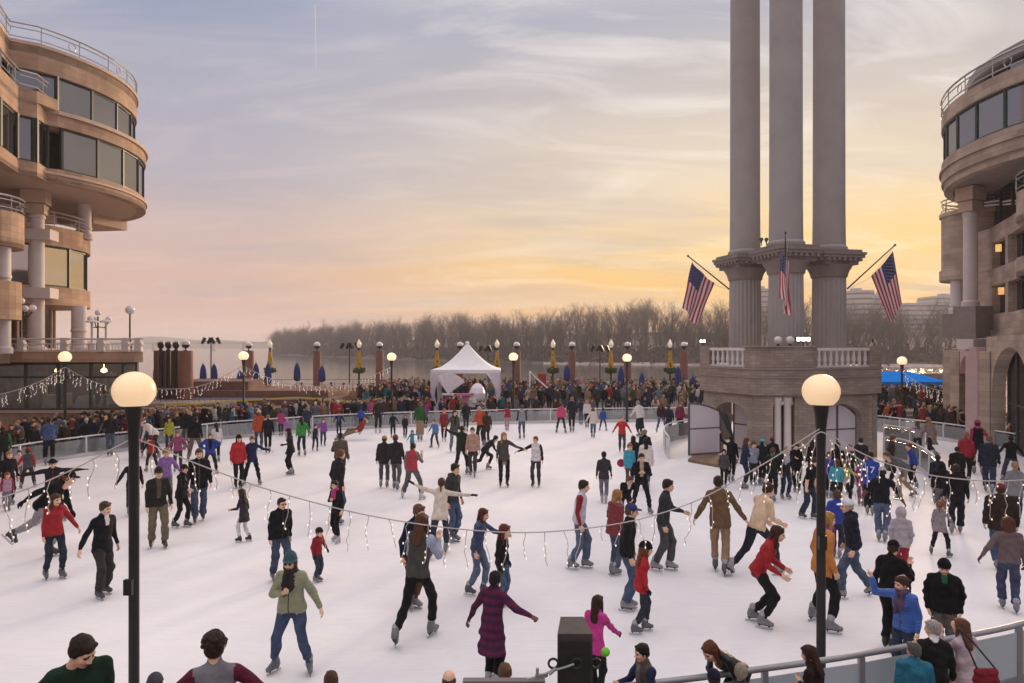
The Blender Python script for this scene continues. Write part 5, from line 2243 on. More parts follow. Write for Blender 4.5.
for x in (-0.155, 0.01, 0.15):
    m_ = LMB()
    rr = [(cxs + x + 0.034 * math.cos(t), 4.99, zt - 0.19 + 0.034 * math.sin(t)) for t in [k_ * math.pi / 6 for k_ in range(12)]]
    m_.tube(rr, 0.009, n=6, close=True)
    m_.fin('lifting_ring', M_BLACK, sp)
lg = empty('equipment_box', P(505, 345, 5.0))
lg.location.z = 0
tag(lg, 'flat grey equipment box edge at the very bottom left of the loudspeaker', 'box')
zt2 = H - (679.5 - YH) / F * 5.0
m_ = LMB()
a_, b_ = P(463, 0, 5.0), P(545, 0, 5.0)
m_.box(((a_.x + b_.x) / 2, 5.0, zt2 - 0.3), (b_.x - a_.x, 0.06, 0.6))
m_.fin('case', mat('grey_case', (0.16, 0.14, 0.14), 0.6, var=0.1), lg)
m_ = LMB()
m_.box(((a_.x + b_.x) / 2, 5.15, (zt2 - 0.6) / 2), (0.3, 0.25, zt2 - 0.6))
m_.fin('stand', M_BLACK, lg)
cb = empty('steel_cable', P(540, 672, 4.9))
tag(cb, 'short steel cable with shackle clipped to the loudspeaker', 'cable')
m_ = LMB()
pts = [P(527, 679, 4.95), P(540, 676, 4.95), P(552, 671, 4.95), P(566, 667, 4.93), P(574, 664, 4.93)]
m_.tube(pts, 0.008, n=6)
m_.fin('cable', M_STEEL, cb)
m_ = LMB()
for t_ in range(6):
    m_.box(P(536 + t_ * 2, 677 - t_ * 0.4, 4.94), (0.014, 0.03, 0.028), rz=t_ * 0.5)
m_.tube([P(537, 679, 4.94), P(537.5, 668, 4.94)], 0.012)
m_.tube([P(549, 674, 4.94), P(556, 668, 4.94)], 0.014)
m_.fin('shackle', M_STEEL, cb)
# terraced seating on the viewer's side, where the near onlookers stand
tr_ = MB()
tr_.prism([(-11, 6.9), (-4, 6.75), (-0.6, 7.2), (-0.6, 2.0), (-14, 2.0), (-14, 8.0)], -0.03, 0.55)
tag(tr_.build('near_terrace_floor', PAVING), kind='structure')
# ------------------------------------------------------------------ people: implicit surfaces -> one smooth mesh


class Solid:
    """tapered capsules and ellipsoids blended into one closed surface; each face keeps the zone of the solid it came from"""

    def __init__(s):
        s.p = []

    def cap(s, a, b, r1, r2, zone, k=0.02, flat=None, f=1.0, cut=False, bias=0.0):
        s.p.append(('c', np.array(a, float), np.array(b, float), r1, r2, zone, k, None if flat is None else np.array(flat, float), f, cut, bias))

    def ell(s, c, r, zone, k=0.02, rot=None, bias=0.0, sub=False, zmin=None):
        s.p.append(('e', np.array(c, float), np.array(r, float), rot, sub, zone, k, zmin, None, None, bias))

    def mesh(s, h):
        lo = np.full(3, 1e9)
        hi = -lo
        bbs = []
        for p in s.p:
            if p[0] == 'c':
                r = max(p[3], p[4]) + 0.0
                l_, u_ = np.minimum(p[1], p[2]) - r, np.maximum(p[1], p[2]) + r
            else:
                m = p[2].max() if p[3] is not None else p[2]
                l_, u_ = p[1] - m, p[1] + m
            bbs.append((l_, u_))
            lo, hi = np.minimum(lo, l_), np.maximum(hi, u_)
        lo -= 3 * h
        n = np.ceil((hi - lo) / h).astype(int) + 4
        D = np.full(n, 1.0, np.float32)
        Rw = np.full(n, 1.0, np.float32)
        Z = np.zeros(n, np.int16)
        for p, (l_, u_) in zip(s.p, bbs):
            mrg = p[6] + 2.5 * h
            i0 = np.maximum(0, np.floor((l_ - mrg - lo) / h).astype(int))
            i1 = np.minimum(n, np.ceil((u_ + mrg - lo) / h).astype(int) + 1)
            sl = tuple(slice(a, b) for a, b in zip(i0, i1))
            g = [lo[q] + h * np.arange(i0[q], i1[q]) for q in range(3)]
            X = np.stack(np.meshgrid(*g, indexing='ij'), -1)
            if p[0] == 'c':
                a, b = p[1], p[2]
                Pm = X - a
                ab = b - a
                if p[7] is not None:
                    nn = p[7] / np.linalg.norm(p[7])
                    Pm = Pm + (1 / p[8] - 1) * (Pm @ nn)[..., None] * nn
                    ab = ab + (1 / p[8] - 1) * (ab @ nn) * nn
                L2 = ab @ ab + 1e-9
                t = np.clip((Pm @ ab) / L2, 0, 1)
                d = np.linalg.norm(Pm - t[..., None] * ab, axis=-1) - (p[3] + (p[4] - p[3]) * t)
                if p[7] is not None:
                    d = d * (0.5 + 0.5 * p[8])
                if p[9]:
                    Lr = b - a
                    Ln = np.linalg.norm(Lr)
                    d = np.maximum(d, ((X - b) @ Lr) / Ln)
            else:
                Pm = X - p[1]
                if p[3] is not None:
                    Pm = Pm @ p[3]
                q = Pm / p[2]
                kk = np.linalg.norm(q, axis=-1)
                k2 = np.linalg.norm(q / p[2], axis=-1) + 1e-9
                d = kk * (kk - 1) / k2
                if p[7] is not None:
                    d = np.maximum(d, p[7] - X[..., 2])
            Ds = D[sl]
            if p[0] == 'e' and p[4]:
                D[sl] = np.maximum(Ds, -d)
                continue
            k = max(p[6], 1e-4)
            hh = np.clip(0.5 + 0.5 * (Ds - d) / k, 0, 1)
            D[sl] = Ds * (1 - hh) + d * hh - k * hh * (1 - hh)
            rw = d - p[10]
            Rs = Rw[sl]
            m = rw < Rs
            Zs = Z[sl]
            Zs[m] = p[5]
            Rs[m] = rw[m]
        # surface nets
        S_ = D < 0
        c0 = S_[:-1, :-1, :-1]
        cs = [S_[a:n[0] - 1 + a, b:n[1] - 1 + b, c:n[2] - 1 + c] for a in (0, 1) for b in (0, 1) for c in (0, 1)]
        allv = np.logical_and.reduce(cs)
        anyv = np.logical_or.reduce(cs)
        act = np.argwhere(anyv & ~allv)
        idx = np.full(tuple(n - 1), -1, np.int32)
        idx[act[:, 0], act[:, 1], act[:, 2]] = np.arange(len(act))
        offs = np.array([(a, b, c) for a in (0, 1) for b in (0, 1) for c in (0, 1)])
        vals = np.stack([D[act[:, 0] + o[0], act[:, 1] + o[1], act[:, 2] + o[2]] for o in offs], 1)
        acc = np.zeros((len(act), 3))
        cnt = np.zeros(len(act))
        for i in range(8):
            for ax in range(3):
                if offs[i][ax] == 0:
                    o2 = offs[i].copy()
                    o2[ax] = 1
                    j = o2[0] * 4 + o2[1] * 2 + o2[2]
                    va, vb = vals[:, i], vals[:, j]
                    m = (va < 0) != (vb < 0)
                    t = np.where(m, va / (va - vb + 1e-12), 0)
                    pt = np.tile(offs[i].astype(float), (len(act), 1))
                    pt[:, ax] += t
                    acc += pt * m[:, None]
                    cnt += m
        V = lo + h * (act + acc / cnt[:, None])
        F_ = []
        for ax in range(3):
            a1, a2 = (ax + 1) % 3, (ax + 2) % 3
            s0 = [slice(1, -1)] * 3
            s0[ax] = slice(0, n[ax] - 1)
            s1 = list(s0)
            s1[ax] = slice(1, n[ax])
            A, B = S_[tuple(s0)], S_[tuple(s1)]
            e = np.argwhere(A != B)
            base = e.copy()
            base[:, a1] += 1
            base[:, a2] += 1
            q = []
            for (u, w) in ((0, 0), (-1, 0), (-1, -1), (0, -1)):
                c = base.copy()
                c[:, a1] += u
                c[:, a2] += w
                q.append(idx[c[:, 0], c[:, 1], c[:, 2]])
            q = np.stack(q, 1)
            inside = A[e[:, 0], e[:, 1], e[:, 2]]
            q[~inside] = q[~inside][:, ::-1]
            F_.append(q)
        Fq = np.concatenate(F_)
        cen = V[Fq].mean(1)
        gi = np.clip(np.round((cen - lo) / h).astype(int), 0, n - 1)
        zone = Z[gi[:, 0], gi[:, 1], gi[:, 2]]
        return V, Fq, zone


def smooth_verts(V, Q, it=1, lam=0.5):
    for _ in range(it):
        acc = np.zeros_like(V)
        cnt = np.zeros(len(V))
        for i in range(4):
            a, b = Q[:, i], Q[:, (i + 1) % 4]
            np.add.at(acc, a, V[b])
            np.add.at(acc, b, V[a])
            np.add.at(cnt, a, 1)
            np.add.at(cnt, b, 1)
        V = V * (1 - lam) + lam * acc / cnt[:, None]
    return V


# zones
SKIN, TOP, SLEEVE, LEG, SHOE, GLOVE, SKIRT, INNER, EYE, LIP, BROW, SOCK = range(12)
NZ = 12


def head_geo(h):
    s = Solid()
    s.ell((0, -.012, .03), (.076, .095, .09), SKIN, .02)
    s.ell((0, .018, -.03), (.062, .076, .088), SKIN, .025)
    s.ell((0, .052, -.092), (.027, .026, .022), SKIN, .02)
    s.cap((0, .090, .008), (0, .108, -.028), .008, .0125, SKIN, .012)
    s.cap((-.014, .096, -.034), (.014, .096, -.034), .009, .009, SKIN, .01)
    s.cap((-.038, .076, .026), (.038, .076, .026), .011, .011, SKIN, .015)
    for x in (-1, 1):
        s.ell((x * .078, -.006, -.008), (.011, .02, .031), SKIN, .008)
        s.ell((x * .037, .062, -.028), (.025, .024, .026), SKIN, .02)
        s.ell((x * .031, .083, .005), (.0085, .009, .0035), EYE, .003, bias=0.003)
        s.cap((x * .016, .0905, .026), (x * .047, .078, .025), .0028, .002, BROW, .003, bias=0.0)
    s.cap((-.02, .088, -.062), (.02, .088, -.062), .0075, .0075, LIP, .006, bias=0.004)
    s.cap((0, -.018, -.07), (0, -.03, -.17), .052, .055, SKIN, .02)
    return s.mesh(h)


def hand_geo(kind, h):
    """right hand, wrist at the origin, fingers along -Z, palm facing -X (towards the body), thumb forward (+Y)"""
    s = Solid()
    s.cap((0, 0, .02), (0, 0, -.03), .026, .027, SKIN, .015, flat=(1, 0, 0), f=.75)
    s.cap((0, .018, -.035), (0, .022, -.085), .022, .02, SKIN, .02, flat=(1, 0, 0), f=.65)
    s.cap((0, -.018, -.035), (0, -.02, -.08), .021, .018, SKIN, .02, flat=(1, 0, 0), f=.65)
    curls = {'relax': (25, 30, 20), 'flat': (4, 6, 4), 'fist': (75, 85, 50), 'grip': (55, 55, 35), 'point': (70, 80, 50)}[kind]
    fl = [(.032, .078), (.011, .086), (-.010, .080), (-.030, .064)]
    for i, (y, L) in enumerate(fl):
        c = curls if not (kind == 'point' and i == 0) else (3, 4, 3)
        spread = (1.5 - i) * (9 if kind == 'flat' else 3)
        p = np.array((0, y * .95, -.082))
        ang = 0
        r = .0095 if i < 3 else .008
        for q, fr in enumerate((.45, .30, .25)):
            ang += R(c[q])
            d = np.array((-math.sin(ang), math.sin(R(spread)) * math.cos(ang), -math.cos(ang)))
            p2 = p + d * L * fr
            s.cap(p, p2, r, r * .9, SKIN, .003)
            p, r = p2, r * .9
    a = {'relax': 35, 'flat': 55, 'fist': 10, 'grip': 30, 'point': 15}[kind]
    p0 = np.array((-.004, .018, -.025))
    p1 = p0 + np.array((-.012, math.sin(R(a)) * .042, -math.cos(R(a)) * .042))
    p2 = p1 + np.array((-.012, math.sin(R(a * .6)) * .034, -math.cos(R(a * .6)) * .034))
    s.cap(p0, p1, .014, .012, SKIN, .01)
    s.cap(p1, p2, .011, .009, SKIN, .004)
    return s.mesh(h)


HEADS = {hh: head_geo(hh) for hh in (.0055, .0075, .011, .017)}
HANDS = {(k_, hh): hand_geo(k_, hh) for k_ in ('relax', 'flat', 'fist', 'grip', 'point') for hh in (.006, .0085)}


def hair_geo(kind, h):
    s = Solid()
    if kind in ('short', 'long', 'pony', 'bun', 'bob', 'crop', 'bald'):
        if kind == 'bald':
            s.ell((0, -.05, .0), (.086, .062, .055), 0, .01)
            for x in (-1, 1):
                s.ell((x * .068, -.02, .0), (.018, .045, .04), 0, .01)
        else:
            e = .001 if kind == 'crop' else .007
            s.ell((0, -.022, .043), (.080 + e, .098 + e, .082 + e), 0, .01)
            s.cap((-.04, .056, .092), (.045, .058, .088), .020, .018, 0, .02)
            for x in (-1, 1):
                s.ell((x * .068, -.022, .004), (.02 + e * .4, .05, .05), 0, .015)
            s.ell((0, -.07, -.02), (.062 + e, .04 + e, .062), 0, .02)
    if kind == 'long':
        s.cap((0, -.075, .02), (0, -.105, -.25), .085, .075, 0, .03, flat=(0, 1, 0), f=.5)
        for x in (-1, 1):
            s.cap((x * .072, -.01, .03), (x * .082, .01, -.20), .026, .03, 0, .02)
    if kind == 'bob':
        for x in (-1, 1):
            s.cap((x * .072, -.01, .03), (x * .082, .0, -.09), .026, .03, 0, .02)
        s.cap((0, -.07, .02), (0, -.085, -.10), .085, .08, 0, .03, flat=(0, 1, 0), f=.55)
    if kind == 'pony':
        s.cap((0, -.115, .06), (0, -.155, .01), .024, .03, 0, .015)
        s.cap((0, -.155, .01), (.01, -.15, -.18), .03, .012, 0, .02)
    if kind == 'bun':
        s.ell((0, -.125, .06), (.04, .036, .038), 0, .012)
    if kind == 'curly':
        rs_ = np.random.RandomState(3)
        s.ell((0, -.025, .045), (.093, .108, .095), 0, .01)
        s.ell((0, -.07, -.02), (.08, .05, .07), 0, .02)
        for i in range(70):
            v = rs_.normal(size=3)
            v /= np.linalg.norm(v)
            if v[1] > .55 and v[2] < .4:
                continue
            c = np.array((0, -.028, .035)) + v * np.array((.093, .105, .095))
            s.ell(c, (.021, .021, .021), 0, .004)
    if kind == 'beanie':
        s.ell((0, -.016, .04), (.094, .112, .105), 0, .01, zmin=.028)
        s.cap((-.045, .07, .04), (.045, .07, .04), .02, .02, 0, .015)
        for i in range(16):
            a = i * math.pi / 8
            b = a + math.pi / 8
            s.cap((.086 * math.cos(a), -.014 + .103 * math.sin(a), .038), (.086 * math.cos(b), -.014 + .103 * math.sin(b), .038), .016, .016, 1, .006)
    if kind == 'knit':
        s.ell((0, -.016, .055), (.095, .112, .115), 0, .01, zmin=.02)
        s.ell((0, -.016, .175), (.028, .028, .028), 1, .004)
        for i in range(16):
            a = i * math.pi / 8
            b = a + math.pi / 8
            s.cap((.088 * math.cos(a), -.014 + .104 * math.sin(a), .034), (.088 * math.cos(b), -.014 + .104 * math.sin(b), .034), .018, .018, 1, .006)
    if kind == 'cap':
        s.ell((0, -.016, .042), (.088, .106, .098), 0, .01, zmin=.03)
        s.cap((-.035, .105, .045), (.035, .105, .045), .05, .05, 0, .01, flat=(0, 0, 1), f=.16)
        s.cap((-.02, .13, .04), (.02, .13, .04), .045, .045, 0, .01, flat=(0, 0, 1), f=.14)
    if kind == 'hat':
        s.ell((0, -.012, .06), (.088, .104, .085), 0, .01, zmin=.035)
        s.ell((0, -.012, .045), (.135, .15, .012), 0, .012)
    if kind == 'hood':
        s.ell((0, -.03, .02), (.105, .118, .135), 0, .01)
        s.ell((0, -.06, -.12), (.11, .07, .06), 0, .03)
        s.ell((0, .10, -.005), (.066, .07, .095), 0, .001, sub=True)
    if kind == 'santa':
        s.ell((0, -.016, .05), (.09, .108, .09), 0, .01, zmin=.03)
        s.cap((0, -.02, .10), (.02, -.13, .16), .06, .02, 0, .03)
        s.ell((.02, -.15, .15), (.028, .028, .028), 1, .004)
        for i in range(16):
            a = i * math.pi / 8
            b = a + math.pi / 8
            s.cap((.086 * math.cos(a), -.014 + .104 * math.sin(a), .038), (.086 * math.cos(b), -.014 + .104 * math.sin(b), .038), .021, .021, 1, .006)
    return s.mesh(h)


def np_mesh(name, V, Q, zone=None, mats=(), smooth=True):
    me = mesh_from_np(name, V, Q, list(mats), smooth)
    if zone is not None and len(mats) > 1:
        me.polygons.foreach_set('material_index', zone.astype(np.int32))
    me.update()
    return me


# ---- cloth, hair and skin materials
_cm = {}


def cloth(hex_, kind='wool'):
    key = (hex_, kind)
    if key in _cm:
        return _cm[key]
    c = [int(hex_[i:i + 2], 16) / 255 for i in (0, 2, 4)]
    c = tuple((x / 12.92 if x <= .04045 else ((x + .055) / 1.055) ** 2.4) for x in c)
    g_ = sum(c) / 3
    k_ = {'denim': .44, 'skin': 0, 'hair': .1}.get(kind, .14)
    c = tuple(x * (1 - k_) + g_ * k_ for x in c)
    m = bpy.data.materials.new(kind + '_' + hex_)
    m.use_nodes = True
    n, l = m.node_tree.nodes, m.node_tree.links
    b = n['Principled BSDF']
    b.inputs['Roughness'].default_value = {'puffer': .5, 'leather': .4, 'skin': .5, 'hair': .5}.get(kind, .85)
    b.inputs['Specular IOR Level'].default_value = {'puffer': .4, 'leather': .5, 'skin': .35, 'hair': .25}.get(kind, .08)
    if kind in ('wool', 'knit', 'fleece'):
        b.inputs['Sheen Weight'].default_value = .03
    t = n.new('ShaderNodeTexCoord')
    nz = n.new('ShaderNodeTexNoise')
    nz.inputs['Scale'].default_value = {'denim': 7, 'skin': 9, 'hair': 14}.get(kind, 10)
    nz.inputs['Detail'].default_value = 5
    src = t.outputs['Object']
    if kind == 'hair':
        mp_ = n.new('ShaderNodeMapping')
        mp_.inputs['Scale'].default_value = (6, 6, .8)
        l.new(src, mp_.inputs[0])
        l.new(mp_.outputs[0], nz.inputs['Vector'])
    else:
        l.new(src, nz.inputs['Vector'])
    amp = {'denim': .3, 'skin': .06, 'hair': .4, 'puffer': .12}.get(kind, .18)
    mx = n.new('ShaderNodeMix')
    mx.data_type = 'RGBA'
    rp = n.new('ShaderNodeMapRange')
    rp.inputs[1].default_value = .3
    rp.inputs[2].default_value = .7
    l.new(nz.outputs[0], rp.inputs[0])
    l.new(rp.outputs[0], mx.inputs[0])
    mx.inputs[6].default_value = (*[x * (1 - amp) for x in c], 1)
    mx.inputs[7].default_value = (*[min(1, x * (1 + amp) + .004) for x in c], 1)
    out = mx.outputs[2]
    if kind == 'plaid':
        cols = []
        for ax, sc in ((0, 11.0), (2, 11.0)):
            w = n.new('ShaderNodeTexWave')
            w.bands_direction = 'X' if ax == 0 else 'Z'
            w.inputs['Scale'].default_value = 2.6
            w.inputs['Distortion'].default_value = .6
            l.new(src, w.inputs['Vector'])
            m2 = n.new('ShaderNodeMix')
            m2.data_type = 'RGBA'
            m2.inputs[7].default_value = (.03, .03, .09, 1) if ax == 0 else (.30, .03, .05, 1)
            mm = n.new('ShaderNodeMath')
            mm.operation = 'MULTIPLY'
            mm.inputs[1].default_value = .6 if ax == 0 else .28
            l.new(w.outputs['Fac'], mm.inputs[0])
            l.new(mm.outputs[0], m2.inputs[0])
            l.new(out, m2.inputs[6])
            out = m2.outputs[2]
    if kind == 'stripe':
        w = n.new('ShaderNodeTexWave')
        w.bands_direction = 'Z'
        w.inputs['Scale'].default_value = 3.5
        l.new(src, w.inputs['Vector'])
        m2 = n.new('ShaderNodeMix')
        m2.data_type = 'RGBA'
        m2.inputs[7].default_value = (*[min(1, x * 1.9 + .05) for x in c], 1)
        rp2 = n.new('ShaderNodeMapRange')
        rp2.inputs[1].default_value = .55
        rp2.inputs[2].default_value = .65
        l.new(w.outputs['Fac'], rp2.inputs[0])
        l.new(rp2.outputs[0], m2.inputs[0])
        l.new(out, m2.inputs[6])
        out = m2.outputs[2]
    l.new(out, b.inputs['Base Color'])
    if kind not in ('skin',):
        nb = n.new('ShaderNodeTexNoise') if kind != 'puffer' else n.new('ShaderNodeTexWave')
        if kind == 'puffer':
            nb.bands_direction = 'Z'
            nb.inputs['Scale'].default_value = 6.0
            nb.inputs['Distortion'].default_value = 1.6
            nb.inputs['Detail'].default_value = 3
            l.new(src, nb.inputs['Vector'])
            hout = nb.outputs['Fac']
        elif kind == 'hair':
            nb.inputs['Scale'].default_value = 30
            l.new(mp_.outputs[0], nb.inputs['Vector'])
            hout = nb.outputs[0]
        else:
            nb.inputs['Scale'].default_value = 8
            nb.inputs['Detail'].default_value = 6
            nb.inputs['Distortion'].default_value = 1.2
            l.new(src, nb.inputs['Vector'])
            hout = nb.outputs[0]
        bp = n.new('ShaderNodeBump')
        bp.inputs['Strength'].default_value = .7 if kind != 'puffer' else .22
        bp.inputs['Distance'].default_value = .035
        l.new(hout, bp.inputs['Height'])
        l.new(bp.outputs[0], b.inputs['Normal'])
    _cm[key] = m
    return m


SKINS = ['d6a588', 'e0b497', 'c69070', '966448', '68442f', 'e4bba2']
BLADE = mat('skate_blade', (0.55, 0.55, 0.58), .25, var=.05, metal=.9)


def skate_geo():
    s = Solid()
    s.cap((0, -.045, .115), (0, .13, .095), .045, .036, 0, .03)
    s.cap((0, .06, .12), (0, -.03, .17), .04, .045, 0, .03)
    s.cap((0, -.035, .13), (0, -.005, .235), .048, .052, 0, .03)
    s.cap((0, -.004, .24), (0, .0, .25), .056, .056, 2, .005)
    s.cap((0, -.06, .072), (0, .13, .068), .033, .03, 1, .004, flat=(0, 0, 1), f=.5)
    s.cap((0, -.055, .065), (0, -.055, .035), .018, .012, 1, .01)
    s.cap((0, .09, .06), (0, .09, .035), .018, .012, 1, .01)
    return s.mesh(.0115)


def blade_mesh():
    m = MB()
    prof = [(-.125, .012), (-.11, 0), (.13, 0), (.155, .018), (.15, .036), (-.12, .036)]
    for sgn in (0,):
        vs = [(-.004, y, z) for y, z in prof] + [(.004, y, z) for y, z in prof]
        k_ = len(prof)
        m.add(vs, [tuple(range(k_)), tuple(range(2 * k_ - 1, k_ - 1, -1))] + [(i, i + k_, (i + 1) % k_ + k_, (i + 1) % k_) for i in range(k_)])
    return m


_sv, _sq, _sz = skate_geo()
DUMMY = cloth('808080', 'wool')
SK_ME = np_mesh('ice_skate', smooth_verts(_sv, _sq), _sq, _sz, [DUMMY, DUMMY, DUMMY])
_bm = blade_mesh()
BL_ME = bpy.data.meshes.new('blade')
BL_ME.from_pydata(_bm.v, [], _bm.f)
BL_ME.materials.append(BLADE)
BL_ME.update()
HAIR_ME = {}


def hair_mesh(kind, fine):
    key = (kind, fine)
    if key not in HAIR_ME:
        v, q, z = hair_geo(kind, .009 if fine else .016)
        if kind != 'curly':
            v = smooth_verts(v, q)
        if kind in ('short', 'crop', 'long', 'bob', 'pony', 'bun', 'bald'):
            r_ = np.random.RandomState(5)
            w = sum(np.sin(v @ (r_.normal(size=3) * np.array((110, 70, 30))) + r_.uniform(0, 6)) for _ in range(6))
            v = v * (1 + (w * .0085)[:, None])
        HAIR_ME[key] = np_mesh(kind + '_hair', v, q, z, [DUMMY, DUMMY])
    return HAIR_ME[key]


def slotmats(o, mats):
    for i, m in enumerate(mats):
        if i < len(o.material_slots):
            o.material_slots[i].link = 'OBJECT'
            o.material_slots[i].material = m


ARMS = {
    'down': ((.12, 0, -1), (.06, .12, -1)), 'relax': ((.2, -.06, -1), (.12, .38, -.9)), 'out': ((.52, 0, -.85), (.5, .2, -.84)),
    'wide': ((1, 0, -.12), (1, .1, -.02)), 'wideup': ((.9, -.05, .25), (.85, .1, .45)), 'widedn': ((.85, 0, -.5), (.95, .1, -.3)),
    'fwd': ((.15, .35, -.9), (.05, 1, -.12)), 'reach': ((.25, .85, -.45), (.15, 1, -.05)), 'reachdn': ((.2, .7, -.7), (.05, .9, -.5)),
    'phone': ((.3, .5, -.8), (-.35, .5, .75)), 'face': ((.25, .75, -.5), (-.35, .25, .85)), 'chest': ((.3, .15, -.9), (-.75, .55, .3)),
    'pocket': ((.24, -.12, -.97), (-.12, .36, -.93)), 'hip': ((.75, -.2, -.65), (-.75, .2, -.6)), 'up': ((.6, .2, .45), (.2, .1, 1)),
    'cross': ((.25, .3, -.9), (-.95, .45, .12)), 'rail': ((.2, .45, -.85), (0, .9, -.35)), 'back': ((.4, -.55, -.75), (.3, -.1, -.9)),
    'lean': ((.3, .6, -.75), (-.5, .6, -.2)), 'point': ((.85, .3, -.1), (.12, .1, 1)), 'hold': ((.25, .5, -.85), (-.35, .9, .1)),
    'swing': ((.15, .5, -.85), (.0, .75, -.65)), 'swingb': ((.25, -.5, -.85), (.2, -.2, -.95)), 'film': ((.35, .85, -.1), (-.25, .6, .75)),
}
# feet as (sideways, forward, lift, turn-out)
LEGS = {
    'stand': ((-.11, 0, 0, 8), (.11, 0, 0, 8)), 'glide': ((-.12, .09, 0, 5), (.12, -.09, 0, 12)), 'glider': ((-.12, -.09, 0, 12), (.12, .09, 0, 5)),
    'wide': ((-.26, 0, 0, 25), (.26, 0, 0, 25)), 'stride': ((-.10, .22, 0, 4), (.16, -.34, .04, 25)), 'strider': ((-.16, -.34, .04, 25), (.10, .22, 0, 4)),
    'push': ((-.06, .18, 0, 0), (.25, -.62, .20, 30)), 'pushr': ((-.25, -.62, .20, 30), (.06, .18, 0, 0)), 'lunge': ((-.1, .38, 0, 0), (.15, -.45, .05, 25)),
    'lunger': ((-.15, -.45, .05, 25), (.1, .38, 0, 0)), 'close': ((-.07, .02, 0, 6), (.07, -.02, 0, 6)), 'straddle': ((-.34, 0, 0, 30), (.34, 0, 0, 30)),
    'walk': ((-.09, .12, 0, 4), (.09, -.14, .01, 4)), 'walkr': ((-.09, -.14, .01, 4), (.09, .12, 0, 4)), 'sidekick': ((-.05, 0, 0, 0), (.55, .05, .12, 10)),
    'stop': ((-.10, .95, .0, 10), (.16, .70, 0, 30)),
}


def rotm(ax, a):
    return np.array(Matrix.Rotation(a, 3, ax))


class Fig:
    pass


